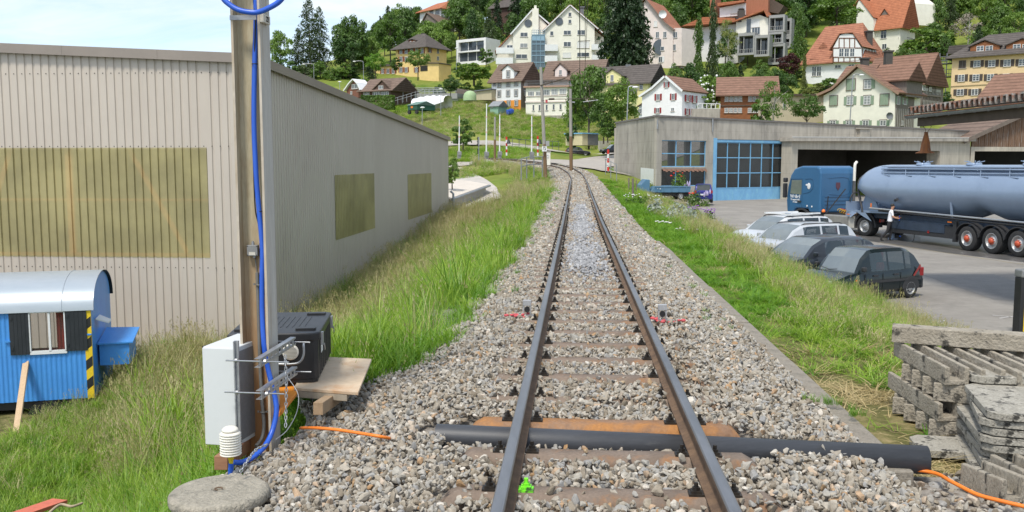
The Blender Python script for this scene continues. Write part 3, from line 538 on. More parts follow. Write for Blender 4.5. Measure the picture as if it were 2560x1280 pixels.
MB().box((-WL+.1,.1,-.18),(-.05,WD-.1,0)).build('chassis', M_blk, wag)
for k in (0,):
 x, z = wl(22,855)[0]-.06, wl(22,855)[1]; MB().box((x,-.05,z),(x+.1,-.02,z+.03)).box((xc_-.0,-.05,z+.07),(xc_+.08,-.02,z+.1)).build('shutter_catch', M_blue, wag)
p0_ = at(68, 884, 17.85); p1_ = at(36, 1115, 16.2); b = MB(); b.beam(p1_, p0_, .125, .03, up=(0,-1,.2)); pl = thing('pine_plank', 'long pale pine plank leaning against the blue wagon under its window', 'plank', p1_); b.build('board', M_pine, pl, world=True)
# ================================================================ steel catenary mast and the things round it
M_mast = mat('weathered_mast_outer', (.42,.40,.36), (.52,.50,.46), scale=6, stretch=(3,3,.25), rough=.7, fine=.12, c3=(.25,.19,.12), s3=3, r3=(.52,.7), metal=.1)
def gradmat(name):
 m = mat(name, (.50,.44,.30), (.40,.34,.22), scale=7, stretch=(3,3,.3), rough=.85, fine=.15, c3=(.31,.22,.12), s3=5, r3=(.5,.72)); t = m.node_tree; N = t.nodes.new; K = t.links.new; b = t.nodes['Principled BSDF']
 src = b.inputs['Base Color'].links[0].from_socket; tc = N('ShaderNodeTexCoord'); sp = N('ShaderNodeSeparateXYZ'); K(tc.outputs['Object'], sp.inputs[0]); n = N('ShaderNodeTexNoise'); n.inputs['Scale'].default_value = 4; K(tc.outputs['Object'], n.inputs['Vector'])
 a = N('ShaderNodeMath'); a.operation = 'MULTIPLY_ADD'; a.inputs[1].default_value = 1.2; K(n.outputs['Fac'], a.inputs[0]); K(sp.outputs['Z'], a.inputs[2]); g = N('ShaderNodeMapRange'); g.inputs[1].default_value = 2.6; g.inputs[2].default_value = 1.2; K(a.outputs[0], g.inputs[0])
 x = N('ShaderNodeMix'); x.data_type = 'RGBA'; x.inputs['B'].default_value = (.30,.14,.05,1); K(g.outputs[0], x.inputs['Factor']); K(src, x.inputs['A']); K(x.outputs['Result'], b.inputs['Base Color']); return m
M_web = gradmat('rust_stained_web')
mb_ = at(656, 1088, 6.12)
mast = thing('catenary_mast', 'tall weathered steel H-section mast with a blue hose, in the left foreground', 'mast', (mb_.x, mb_.y, -.7), -PH)
hw, hd, tf = .097, .097, .014; Zt = 5.2
b = MB(); b.box((-hw,-hd,0),(-hw+tf,hd,Zt)); b.build('left_flange', M_web, mast)
b = MB(); b.box((hw-tf,-hd,0),(hw,hd,Zt)); b.build('right_flange', M_mast, mast, bevel=.003)
b = MB(); b.box((-hw+tf,-.005,0),(hw-tf,.005,Zt)); b.add([(-hw+tf,-.02,0),(-hw+tf+.02,-.005,0),(-hw+tf+.02,-.005,Zt),(-hw+tf,-.02,Zt)], [(0,1,2,3)]); b.build('web', M_web, mast)
def mloc(u, v, dy=0.):  # pixel -> mast-local point on the plane y = dy
 n = Vector((-sP,-cP,0)); o_ = Vector(mast.location); p = hitplane(u, v, o_ - n*dy, n); r = Matrix.Rotation(PH, 4, 'Z') @ (p - o_); return r
b = MB(); b.box((-hw-.001,-hd-.003,0),(-hw+tf+.001,-hd,Zt)); b.box((hw-tf-.001,-hd-.003,0),(hw+.001,-hd,Zt)); b.build('flange_edge', mat('pale_worn_edge',(.55,.50,.42),(.40,.32,.22),scale=4,stretch=(1,1,.4),rough=.7,fine=.15), mast)
zn = mloc(640, 38, -hd).z; b = MB().box((-hw-.004,-hd-.008,zn-.03),(hw-.02,-hd-.003,zn)); b.build('clamp_band', M_zinc, mast)
q_ = mloc(664, 40, -hd); nb = MB().box((hw+.002,-hd-.005,q_.z-.04),(hw+.028,.03,q_.z+.015)).build('number_plate', mat('beige_plate',(.55,.52,.45),(.50,.47,.40),scale=8,rough=.7), mast, bevel=.003)
text_mesh('22', .05, 'digits', M_blk, nb, (hw+.030,-.03,q_.z-.013), (math.pi/2,0,math.pi/2))
M_hose = mat('blue_hose', (.015,.09,.50), (.02,.11,.56), scale=4, rough=.35, fine=.03, spec=.6)
def P_m(u, v, dy): return Matrix.Translation(mast.location) @ Matrix.Rotation(-PH, 4, 'Z') @ mloc(u, v, dy)
def smooth(pts, n=8):
 pts = [Vector(p) for p in pts]; out = []
 for i in range(len(pts)-1):
  p0, p1, p2, p3 = pts[max(i-1,0)], pts[i], pts[i+1], pts[min(i+2, len(pts)-1)]
  for k in range(n):
   t = k/n; out.append(.5*((2*p1) + (p2-p0)*t + (2*p0-5*p1+4*p2-p3)*t*t + (3*p1-p0-3*p2+p3)*t*t*t))
 return out + [pts[-1]]
hs = [P_m(639,-60,-.03), P_m(640,60,-.04), P_m(637,150,-.045), P_m(635,300,-.05), P_m(640,430,-.06), P_m(648,530,-.06), P_m(656,620,-.07), P_m(655,700,-.08), P_m(656,790,-.085), P_m(661,870,-.10), P_m(672,930,-.10), P_m(686,985,-.12), P_m(691,1030,-.16), P_m(680,1080,-.22), P_m(660,1118,-.32), P_m(628,1146,-.44), P_m(603,1156,-.52), P_m(585,1156,-.55)]
b = MB(); b.tube(smooth(hs), .0175, n=12); tag(b.build('blue_hose', M_hose), 'thick bright blue hose running down the mast and curling out at its foot', 'hose')
lp = [P_m(551,-40,-.16), P_m(556,-8,-.16), P_m(572,10,-.16), P_m(600,26,-.16), P_m(640,31,-.15), P_m(672,20,-.16), P_m(700,2,-.16), P_m(716,-25,-.16), P_m(722,-60,-.15), P_m(700,-130,-.15), P_m(640,-160,-.15), P_m(575,-120,-.15)]
b = MB(); b.tube(smooth(lp + [lp[0]]), .0175, n=12, closed=False); tag(b.build('blue_hose', M_hose), 'loop of spare blue hose coiled round the top of the mast', 'hose')
b = MB(); cb = [P_m(630,-40,-.02), P_m(634,5,-.03), P_m(638,40,-.065), P_m(637,110,-.06), P_m(634,190,-.05), P_m(632,290,-.05), P_m(634,420,-.04), P_m(638,520,-.04), P_m(646,560,-.03), P_m(653,610,-.05)]
b.tube(smooth(cb), .0045, n=6);
for (u,v) in ((639,30),(637,160),(651,528),(656,610)): c = P_m(u,v,-.055); b.tube([c + Vector((.02*math.cos(a), .02*math.sin(a), 0)) for a in [k*.785 for k in range(9)]], .003, n=4)
tag(b.build('black_cable', M_blk), 'thin black cable strapped beside the blue hose with cable ties', 'cable')
M_alu = mat('grey_cast_box', (.26,.26,.255), (.22,.22,.215), scale=12, rough=.55, metal=.3)
jb = thing('junction_box', 'small grey junction box with a white label, screwed to the mast web', 'junction box', P_m(636,625,-.01), -PH)
b = MB().box((-.037,-.045,-.037),(.037,-.006,.037)); b.build('housing', M_alu, jb, bevel=.003)
MB().cyl((0,-.025,.037),(0,-.025,.056),.011,n=8).cyl((0,-.025,.056),(0,-.025,.064),.007,n=8).cyl((.008,-.025,-.05),(.008,-.025,-.037),.011,n=8).build('cable_gland', M_zinc, jb)
MB().box((-.022,-.047,-.031),(.022,-.0452,-.01)).build('label_plate', mat('cream_label',(.55,.52,.45),(.5,.47,.40),scale=30,rough=.7), jb)
b = MB()
for x in (-.031,.031):
 for z in (-.031,.031): b.cyl((x,-.0475,z),(x,-.0455,z),.0035,n=6)
b.build('screw', M_blk, jb)
b = MB(); b.tube(smooth([P_m(638,645,-.02), P_m(642,680,-.02)]), .004); b.tube(smooth([P_m(643,681,-.025), P_m(646,760,-.025), P_m(650,900,-.025), P_m(655,1000,-.03), P_m(660,1060,-.04), P_m(655,1095,-.07), P_m(640,1115,-.14)]), .0125, n=10);
for v in (712, 1030): c = P_m(648 if v < 900 else 658, v, -.03); b.tube([c + Vector((.019*math.cos(a), .019*math.sin(a), 0)) for a in [k*.785 for k in range(9)]], .005, n=5); b.cyl(c+Vector((-.03,-.01,0)), c+Vector((-.03,-.01,.012)), .007).cyl(c+Vector((.03,-.01,0)), c+Vector((.03,-.01,.012)), .007)
tag(b.build('conduit_pipe', mat('grey_conduit',(.20,.195,.18),(.15,.145,.13),scale=9,rough=.6,fine=.1)), 'thin grey conduit pipe clipped inside the mast below the junction box', 'pipe')
M_cab = mat('light_grey_cabinet', (.62,.64,.635), (.60,.62,.615), scale=2, rough=.45, fine=.015)
c0 = at(511, 1112, 5.92); cz = c0.z; cbn = thing('electrical_cabinet', 'light grey metal electrical cabinet fixed to the left of the mast', 'cabinet', (c0.x, c0.y, cz), R(-11))
cw, cdp, chh = .243, .5, .67
MB().box((0,.02,0),(cw,cdp,chh)).build('housing', M_cab, cbn, bevel=.004)
MB().box((.008,0,.004),(cw,.017,chh-.004)).build('door', M_cab, cbn, bevel=.003)
MB().box((-.002,.02,-.004),(.006,.05,chh+.002)).build('door_seal', M_blk, cbn)
MB().box((cw+.001,.02,.03),(cw+.004,cdp-.02,chh-.03)).build('back_plate', M_alu, cbn)
M_galv = mat('galvanised_strut', (.42,.43,.44), (.33,.34,.35), scale=20, rough=.42, metal=.65, fine=.08)
br = thing('strut_bracket', 'galvanised slotted strut bracket clamping the cabinet to the mast', 'bracket', P_m(640, 905, -.3))
def strut(p, q, name='strut', wd=.058, up=(0,0,1)):
 p, q = Vector(p), Vector(q); d = (q-p); Ln = d.length; d.normalize(); upv = Vector(up); s_ = d.cross(upv).normalized(); u2 = s_.cross(d); M = Matrix((d, s_, u2)).transposed().to_4x4(); M.translation = p
 b = MB(); t = .003; g = lambda x0,x1,y0,y1,z0,z1: b.add([M @ Vector(v) for v in ((x0,y0,z0),(x1,y0,z0),(x1,y1,z0),(x0,y1,z0),(x0,y0,z1),(x1,y0,z1),(x1,y1,z1),(x0,y1,z1))], [(3,2,1,0),(4,5,6,7),(0,1,5,4),(1,2,6,5),(2,3,7,6),(3,0,4,7)])
 g(0,Ln,-.014,.022,wd/2-t,wd/2); g(0,Ln,-.014,.022,-wd/2,-wd/2+t); n = max(2, int(Ln/.075)); pw = Ln/n   # flanges, then slotted face
 for i in range(n): g(i*pw, i*pw+pw*.45, .022,.022+t, -wd/2, wd/2); g(i*pw+pw*.45,(i+1)*pw,.022,.022+t,-wd/2,-wd/2+.013); g(i*pw+pw*.45,(i+1)*pw,.022,.022+t,wd/2-.013,wd/2)
 return b.build(name, M_galv, br, world=True)
A_ = at(641, 908, 5.62); B_ = at(731, 852, 6.36); strut(A_, B_); A2 = at(645, 988, 5.62); B2 = at(735, 926, 6.36); strut(A2, B2)
V0 = at(598, 1112, 5.84); V1 = at(591, 852, 5.85); b = MB(); b.beam(V0 - Vector((0,0,.02)), V1, .03, .02, up=(0,1,0)); b.box((V1.x-.014, V1.y-.03, V0.z+.02),(V1.x-.006,V1.y-.012,V1.z)); b.build('strut', M_galv, br, world=True)
b = MB()
for (ua,va,ub,vb,D) in ((565,901,722,906,5.62),(562,980,711,985,5.62),(680,853,775,856,6.33),(660,928,778,930,6.33)): b.cyl(at(ua,va,D+(.19 if D < 6 else 0)), at(ub,vb,D), .0055, n=6)
for (u,v,D) in ((591,901,5.8),(663,903,5.61),(593,981,5.8),(667,984,5.61),(727,854,6.32),(735,928,6.32)): c = at(u,v,D); b.cyl(c - Vector((.008,0,0)), c + Vector((.008,0,0)), .014, n=6, sm=False)
b.build('threaded_rod', M_galv, br, world=True)
M_cream = mat('cream_plastic', (.80,.76,.66), (.76,.72,.62), scale=5, rough=.5, fine=.02)
s_ = at(578, 1160, 5.45); sen = thing('louvred_sensor', 'white louvred sensor housing on a short yellow stem, in front of the cabinet', 'sensor', s_, 0); h = at(578,1066,5.45).z - s_.z
b = MB(); z0 = h*.27; b.lathe([(.001,h),(.03,h-.002),(.046,h-.012),(.05,h-.02),(.05,h-.028),(.03,h-.03)], n=24)
for i in range(9): z = z0 + (h-.03-z0)*i/9; b.lathe([(.035,z),(.064,z-.002),(.066,z+.002),(.050,z+.013),(.035,z+.014)], n=24)
b.lathe([(.036,z0),(.036,h-.03)], n=20); b.build('louvre_stack', M_cream, sen)
MB().lathe([(.012,0),(.014,.02),(.022,z0-.012),(.03,z0-.002)], n=14).build('stem', mat('yellow_plastic',(.70,.55,.02),(.6,.46,.02),scale=6,rough=.5), sen)
MB().tube([Vector((0,0,.005)), Vector((-.004,0,-.04)), Vector((-.012,.02,-.10))], .0165, n=10).build('hose_end', M_hose, sen)
M_beam = mat('reddish_timber', (.33,.17,.09), (.25,.12,.065), scale=4, stretch=(1,6,6), rough=.8)
b = MB(); b.beam(at(552,1158,5.55), at(640,1088,6.4), .085, .09); tb = thing('timber_block', 'short square reddish timber beam lying under the grey cabinet', 'timber', at(600,1150,6)); b.build('beam', M_beam, tb, world=True, bevel=.004)
mh = atz(548, 1222, -.25); mc = thing('manhole_shaft', 'round concrete manhole shaft with a small lifting hole, in the bottom foreground', 'manhole', (mh.x, mh.y, -.58))
M_conc = mat('old_concrete', (.36,.325,.26), (.27,.245,.195), scale=7, rough=.95, bump=.8, bscale=60, fine=.25, c3=(.17,.16,.13), s3=9, r3=(.52,.7))
pr = [(.24,0),(.245,.26),(.262,.262),(.268,.275),(.268,.31),(.255,.322),(.23,.326),(.05,.33),(.035,.33),(.032,.318),(.001,.318)]
b = MB(); b.lathe(pr, n=48); b.build('shaft_ring', M_conc, mc); MB().tube([Vector((.02*math.cos(a)-.004, .02*math.sin(a), .331)) for a in [k*.6 for k in range(9)]], .004, n=5).build('lifting_ring', M_rust, mc)
# ---------------- black plastic case on plywood
M_ply = mat('weathered_plywood', (.52,.40,.27), (.62,.50,.36), scale=2.2, rough=.8, fine=.12, c3=(.42,.24,.12), s3=2.5, r3=(.5,.66))
zp = -.125
pw = thing('plywood_board', 'weathered plywood board on timber supports carrying the black case', 'board', atz(840, 960, zp)); cs = [atz(u,v,zp) for u,v in ((929,897),(895,981),(735,969),(775,890))]
b = MB(); b.add([p - Vector((0,0,.022)) for p in cs] + cs, [(0,1,2,3)[::-1] if 0 else (0,1,2,3),(4,7,6,5),(0,4,5,1),(1,5,6,2),(2,6,7,3),(3,7,4,0)]); b.build('top_sheet', M_ply, pw, world=True, bevel=.002)
c2 = [c*1 for c in cs]; mvd = (cs[2]-cs[1]).normalized(); c2 = [cs[0]+mvd*.06, cs[1]+mvd*.09, cs[2]+mvd*-.0, cs[3]]; b = MB(); b.add([p - Vector((0,0,.072)) for p in c2] + [p - Vector((0,0,.025)) for p in c2], [(0,1,2,3),(4,7,6,5),(0,4,5,1),(1,5,6,2),(2,6,7,3),(3,7,4,0)]); b.build('lower_sheet', mat('grey_old_board',(.40,.34,.26),(.33,.28,.21),scale=4,rough=.9,fine=.2), pw, world=True)
b = MB(); b.beam(at(795,1022,6.2), at(880,965,7.3), .07, .09); b.build('support_beam', mat('old_beam',(.36,.25,.15),(.28,.19,.11),scale=6,rough=.85,fine=.15), pw, world=True, bevel=.004)
ob = thing('orange_board', 'bright orange board tilted under the black case beside the mast', 'board', at(720,985,6.5)); cs_ = [at(690,957,6.9), at(757,955,6.85), at(740,985,6.5), at(704,1030,6.0), at(690,1040,6.1)]
b = MB(); n = len(cs_); b.add([p - Vector((0,0,.02)) for p in cs_] + cs_, [tuple(range(n)), tuple(range(2*n-1,n-1,-1))] + [(i,n+i,n+(i+1)%n,(i+1)%n) for i in range(n)]); b.build('panel', mat('orange_formply',(.78,.28,.03),(.70,.24,.03),scale=3,rough=.6), ob, world=True)
M_bp = mat('black_ribbed_plastic', (.020,.020,.021), (.027,.027,.028), scale=8, rough=.42, spec=.45, fine=.06)
fr = atz(797, 957, zp); bk = atz(829, 889, zp); dv = (bk-fr); dl = dv.length; a_bx = math.atan2(-dv.x, dv.y); zt_b = at(798,829,fr.y).z - zp
cse = thing('transport_case', 'large black plastic transport case with ribbed sides and a round white vent', 'case', (fr.x, fr.y, zp+.002), a_bx)
bw = .66; hb = zt_b - .055
b = MB(); ns = 7; pts = [(-bw,0),(-.03,0),(0,.03)]
for i in range(ns): y0 = .08 + (dl-.12)*i/ns; y1 = y0 + (dl-.12)/ns*.55; pts += [(0,y0-.02),(-.018,y0),(-.018,y1),(0,y1+.02)] if i % 1 == 0 else []
pts += [(0,dl-.03),(-.03,dl),(-bw,dl)]; b.prism(pts, .03, hb, lambda a, c, t: (a*(.97 if t < .1 else 1), c, t)); b.prism([(-bw,.01),(-.04,.01),(-.012,.04),(-.012,dl-.04),(-.04,dl-.01),(-bw,dl-.01)], 0, .03, lambda a, c, t: (a*.97, c, t)); b.build('tub', M_bp, cse, bevel=.004)
b = MB(); b.prism([(-bw-.01,-.012),(-.04,-.012),(.012,.04),(.012,dl-.04),(-.04,dl+.012),(-bw-.01,dl+.012)], hb-.02, hb+.045, lambda a, c, t: (a,c,t)); b.build('lid', M_bp, cse, bevel=.012, bseg=3)
b = MB()
for (x,y) in ((-.10,.14),(-.10,dl-.14),(-.56,.14),(-.56,dl-.14)): b.box((x-.08,y-.035,hb+.045),(x+.07,y+.035,hb+.062))
for i in range(9): x = -.5+i*.045; b.box((x,.25,hb+.045),(x+.012,dl-.25,hb+.049))
b.build('lid_rib', M_bp, cse, bevel=.004)
vent = MB(); vc = Vector((-.205,-.003,hb-.10)); Mv = Matrix.Rotation(math.pi/2, 3, 'X'); vent.lathe([(.001,.010),(.052,.010),(.060,.006),(.062,0)], vc, 32, 0, True, Mv); vo = vent.build('vent', M_cream, cse)
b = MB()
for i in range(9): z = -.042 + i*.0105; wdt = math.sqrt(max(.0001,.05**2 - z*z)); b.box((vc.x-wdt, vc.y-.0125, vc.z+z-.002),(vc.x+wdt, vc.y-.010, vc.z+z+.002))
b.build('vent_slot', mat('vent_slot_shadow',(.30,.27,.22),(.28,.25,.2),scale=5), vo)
b = MB(); b.tube(smooth([(-.10,-.004,hb-.03),(-.10,-.05,hb-.035),(-.10,-.06,hb-.11),(-.13,-.06,hb-.165),(-.19,-.06,hb-.18),(-.30,-.05,hb-.18)]), .0085, n=10); b.build('carry_handle', M_galv, cse)
b = MB()
for y in (.12, dl-.14): b.box((.012,y-.02,hb-.07),(.03,y+.02,hb+.03)); b.tube([(.035,y-.012,hb-.06),(.04,y-.012,hb-.11),(.04,y+.012,hb-.11),(.035,y+.012,hb-.06)], .004, n=6)
b.build('latch', M_galv, cse); MB().box((-.001,.2,hb-.15),(.003,.30,hb-.05)).build('sticker', M_white, cse)
def chain(pts, name, lab, r=.0032, link=.026):
 P = smooth(pts, 12); d = [0]
 for i in range(1, len(P)): d.append(d[-1] + (P[i]-P[i-1]).length)
 b = MB(); t = 0; k = 0
 while t < d[-1]:
  i = max(j for j in range(len(d)) if d[j] <= t); j = min(i+1, len(P)-1); p = P[i]; dr = (P[j]-P[i]) if j > i else (P[i]-P[i-1]); dr.normalize(); a = dr.cross(Vector((0,1,0.2))).normalized(); c_ = dr.cross(a)
  if k % 2: a = c_
  b.tube([p + dr*(math.cos(x)*link*.62) + a*(math.sin(x)*link*.30) for x in [m*math.pi/4 for m in range(8)]], r, n=5, closed=True); t += link*.85; k += 1
 return tag(b.build(name, M_galv), lab, 'chain')
chain([at(713,893,5.75), at(716,960,5.72), at(715,1020,5.7), at(714,1072,5.65)], 'steel_chain', 'thin galvanised chain hanging straight down beside the mast')
chain([at(665,1112,5.3), at(640,1125,5.2), at(620,1150,5.05), at(600,1182,4.95)], 'steel_chain', 'galvanised chain lying slack on the ground at the foot of the mast')
b = MB(); b.tube(smooth([at(720,945,6), at(745,985,5.9), at(742,1030,5.8), at(718,1075,5.6), at(690,1098,5.4)]), .003, n=5); tag(b.build('grey_wire', M_zinc), 'thin grey wire curving down from the slotted struts', 'wire')
# ---------------- pipe, orange cables
pc0, pc1 = atz(1092, 1092, -.22), atz(2318, 1150, -.225)
b = MB(); vs = []; dr = (pc1-pc0).normalized(); n = 24; rad = .084; up = Vector((0,0,1)); sd2 = dr.cross(up)
for p, r0 in ((pc0,rad),(pc1,rad),(pc1,rad-.012),(pc1-dr*.6,rad-.012)): vs += [p + (sd2*math.cos(k*6.2832/n) + up*math.sin(k*6.2832/n))*r0 for k in range(n)]
b.add(vs, [(i*n+k, i*n+(k+1)%n, (i+1)*n+(k+1)%n, (i+1)*n+k) for i in range(3) for k in range(n)], 0, True); b.add(vs[:n], [tuple(range(n-1,-1,-1))])
tag(b.build('black_pipe', mat('black_pe_pipe', (.038,.040,.045), (.05,.053,.06), scale=3, rough=.5, stretch=(.5,3,3), fine=.15, c3=(.11,.11,.11), s3=5, r3=(.6,.78))), 'thick black plastic pipe laid across under both rails', 'pipe')
M_or = mat('orange_cable', (.85,.22,.02), (.78,.19,.02), scale=5, rough=.4, fine=.04)
b = MB(); b.tube(smooth([atz(752,1070,-.30), atz(790,1070,-.19), atz(840,1074,-.17), atz(900,1083,-.17), atz(960,1093,-.18), atz(1008,1103,-.30)]), .0105, n=10); tag(b.build('orange_cable', M_or), 'orange cable surfacing from the ballast between mast and left rail', 'cable')
b = MB(); b.tube(smooth([pc1 - dr*.3 - Vector((0,0,.05)), atz(2325,1180,-.27), atz(2380,1205,-.26), atz(2440,1235,-.27), atz(2500,1252,-.27), atz(2600,1275,-.27)]), .0115, n=10); tag(b.build('orange_cable', M_or), 'orange cable coming out of the open end of the black pipe', 'cable')
M_red = mat('pink_red_paint', (.66,.09,.11), (.42,.08,.08), scale=20, rough=.7)
M_gp = mat('bright_grey_metal', (.50,.50,.50), (.36,.36,.37), scale=20, rough=.45, metal=.4)
for (u, v, lab) in ((1318, 790, 'metal target bracket on pink-sprayed stones outside the left rail'), (1655, 802, 'metal target bracket on pink-sprayed stones outside the right rail')):
 p = atz(u, v, -.14); t = thing('survey_target', lab, 'survey target', p, -PH); t.scale = (1.35,1.35,1.6); s = 1 if u > 1500 else -1
 MB().box((-.11,-.03,0),(.09,.0,.012)).build('base_bar', M_gp, t); MB().box((-.035,-.03,.012),(-.022,-.004,.11)).box((.022,-.03,.012),(.035,-.004,.11)).box((-.035,-.035,.075),(.035,.0,.115)).build('bracket', M_gp, t, bevel=.003)
 MB().cyl((0,-.036,.05),(0,-.02,.05),.022,n=12).build('reflector', M_blk, t)
 b = MB(); rr = random.Random(u)
 for k in range(15):
  x = rr.uniform(-.17,.17); b.sphere((x, rr.uniform(-.07,.03), .008 + rr.uniform(-.01,.01)), rr.uniform(.012,.02), 4, 0, (1.2,1,.6))
 b.build('painted_stones', M_red, t)
M_kerb = mat('kerb_concrete', (.27,.24,.195), (.205,.18,.145), scale=6, rough=.95, bump=.5, bscale=70, fine=.22, c3=(.15,.145,.11), s3=6, r3=(.55,.72))
kr = None; me_ = None
for i in range(16):
 s = 5.78 + i*1.01; y = s*cP; p = T(1.72 + .19, s - 0, -.25) + Vector((.0,0,0)); p.z = -.26
 if kr is None: kr = thing('kerb_slab', 'weathered concrete kerb slab, nearest one beside the black pipe', 'kerb slab', p, -PH); MB().box((-.115,-.5,-.22),(.085,.5,0)).build('slab', M_kerb, kr, bevel=.012)
 else: k2 = clone(kr, p + Vector((random.uniform(-.008,.008),0,random.uniform(-.008,.008))), -PH + random.uniform(-.004,.004), 'weathered concrete kerb slab along the right edge of the ballast'); k2['group'] = 'kerb slabs beside the track'
M_c2 = mat('stained_concrete', (.27,.235,.18), (.36,.32,.255), scale=4, rough=.95, bump=.7, bscale=50, fine=.25, c3=(.06,.055,.045), s3=9, r3=(.55,.62)); M_c3 = mat('mossy_slab_concrete', (.28,.26,.215), (.37,.345,.29), scale=9, rough=.95, bump=.5, bscale=60, fine=.35, c3=(.045,.042,.035), s3=11, r3=(.54,.62))
def trough_mb(Ln=.98, wd=.165, ht=.125, th=.032):
 b = MB(); P = [(-wd/2,0),(wd/2,0),(wd/2,ht),(wd/2-th,ht),(wd/2-th-.006,th),(-wd/2+th+.006,th),(-wd/2+th,ht),(-wd/2,ht)]
 vs = [(0,a,c) for a,c in P] + [(Ln,a,c) for a,c in P]; n = 8; fs = [(i,n+i,n+(i+1)%n,(i+1)%n) for i in range(n)] + [(7,0,5,6)[::1],(0,1,4,5),(1,2,3,4)] + [(n+6,n+5,n+0,n+7),(n+5,n+4,n+1,n+0),(n+4,n+3,n+2,n+1)]
 return b.add(vs, fs)
tr0 = None
def trough(p, a, lab, group, flip=False):
 global tr0
 if tr0 is None:
  o = thing('concrete_trough', lab, 'concrete trough', p, a, group); trough_mb().build('trough_body', M_c2, o, bevel=.006); tr0 = o
 else: o = clone(tr0, p, a, lab, group)
 if flip: o.rotation_euler = (math.pi, 0, a)
 return o
bz = -.36; Hh = .127; O_ = Vector((2.97, 6.12, 0)); dx = Vector((.80,-.60,0)).normalized(); dyv = Vector((.06,.998,0)); aX = math.atan2(dx.y, dx.x)*.75; aY = math.atan2(dyv.y, dyv.x)
gx = 'concrete troughs in the lower cross layers of the stack'
for k in range(4): trough(O_ + dyv*(.08+.20*k) + Vector((-.03 - .012*k, 0, bz)), aX, 'stained concrete trough in the bottom layer, its end facing the kerb', gx)
for k in range(5): trough(O_ + Vector((.05+.2*k, -.06 - .06*k, bz + Hh)), aY, 'concrete trough in the second layer of the stack, lying along the track', 'second layer troughs')
for k in range(4): trough(O_ + dyv*(.10+.20*k) + Vector((.0, 0, bz + 2*Hh)), aX, 'stained concrete trough in the middle layer of the stack, its end facing the kerb', 'middle layer troughs')
for k in range(6): trough(O_ + Vector((.09+.21*k, -.05 - .07*k, bz + 3*Hh)), aY, 'open concrete trough in the fourth layer, its channel facing up', 'fourth layer troughs')
o = trough(O_ + Vector((.02, .86, bz + 5*Hh+.005)), aX*.9, 'topmost concrete trough of the stack, lying upside down across it', 'top trough', True); del o['group']
o = trough(O_ + Vector((.98, .16, bz + 5*Hh+.005)), aX*.9, 'second upside-down trough continuing the top layer to the right', 'top trough', True); del o['group']
def slab(p, a, Lx, Ly, th, ch=.12, lab='', grp=None, seed=0):
 rr = random.Random(seed); o = thing('concrete_slab', lab, 'concrete slab', p, a, grp); P = [(ch,0),(Lx,0),(Lx,Ly),(ch,Ly),(0,Ly-ch),(0,ch)]
 b = MB(); b.prism(P, 0, th, lambda x,y,t: (x,y,t)); b.build('slab_body', M_c3, o, bevel=.004); return o
so = atz(2458, 1206, bz);
for k in range(8):
 rr = random.Random(k+3); top = k == 7
 slab(Vector((2.83 + .02*(k%3) + rr.uniform(-.03,.05), 5.32 + rr.uniform(-.02,.06) - (.05 if k%2 else 0), bz + k*.052)), R(18 + rr.uniform(-5,6)) - .62, 1.1, .78, .044, .055, 'mossy concrete slab on top of the front pile' if top else 'thin stained concrete slab in the front pile', None if top else 'slabs of the front pile', k)
slab(Vector((3.13, 5.98, bz + 8*.052)), R(-8), .9, .3, .05, .05, 'narrow mossy slab laid across the back of the front pile', None, 20)
slab(Vector((2.66, 5.72, bz-.01)), R(-12), .42, .35, .05, .06, 'loose flat slab on the ground between the pipe end and the piles', None, 21)
for i, (u, v, a) in enumerate(((2535,1262,.3),(2590,1240,.1))):
 p = atz(u, v, -.34); o = trough(p, a + math.pi/2, 'broken trough piece lying in the bottom right corner' if i == 0 else 'second trough piece at the right edge of the corner', 'x'); del o['group']; o.scale = (.3,1.1,1.2)
pp = atz(2556, 838, -2.1); po = thing('striped_post', 'black post with a yellow strip, cut by the right picture border', 'post', pp); MB().box((-.16,-.13,0),(.3,.13,1.25)).build('post_body', M_blk, po, bevel=.02); MB().box((-.07,-.136,.1),(-.03,-.131,.95)).build('yellow_strip', M_yel, po); MB().box((-.17,-.15,1.25),(.3,.15,1.42)).build('grey_cap', M_alu, po, bevel=.03)
p = atz(100, 1272, -1.75); rp = thing('red_barrier_plank', 'faded red plank with a rope, in the bottom left corner', 'plank', p);
b = MB(); b.beam(at(40,1290,7.4), at(150,1252,7.9), .16, .03); b.build('plank', mat('faded_red',(.62,.16,.09),(.5,.13,.08),scale=8,rough=.7), rp, world=True); b = MB(); b.tube(smooth([at(120,1285,7.3), at(150,1262,7.5), at(180,1266,7.5), at(205,1258,7.6)]), .012, n=8); b.build('rope', mat('hemp_rope',(.45,.36,.25),(.35,.28,.18),scale=40,rough=1), rp, world=True)
# ================================================================ toolkit for buildings
def c1(x, y): return 660 + x/4.2667, y/4.2667
def c2(x, y): return 1200 + x/4.2667, y/4.2667
def c3(x, y): return 1700 + x/4, y/4
def c4(x, y): return 2000 + x/4, y/4
def c5(x, y): return 1100 + x/5.12, 200 + y/5.12
def c0(x, y): return x, y
class Frame:
 """a vertical facade plane through two ground points; pt() turns a pixel into a point on it"""
 def __init__(s, A, B):
  s.A = Vector((A[0], A[1], 0)); s.B = Vector((B[0], B[1], 0)); s.a = (s.B - s.A).normalized(); s.n = Vector((s.a.y, -s.a.x, 0)); s.W = (s.B - s.A).length; s.ang = math.atan2(s.a.y, s.a.x)
 def pt(s, u, v, back=0):
  P = s.A - s.n*back; o = Vector(cam.location); d = at(u, v, 10) - o; t = (P - o).dot(s.n) / d.dot(s.n); return o + d*t
 def sz(s, u, v, back=0): p = s.pt(u, v, back); return (p - s.A).dot(s.a), p.z
 def w(s, t, z, back=0): p = s.A + s.a*t - s.n*back; return Vector((p.x, p.y, z))
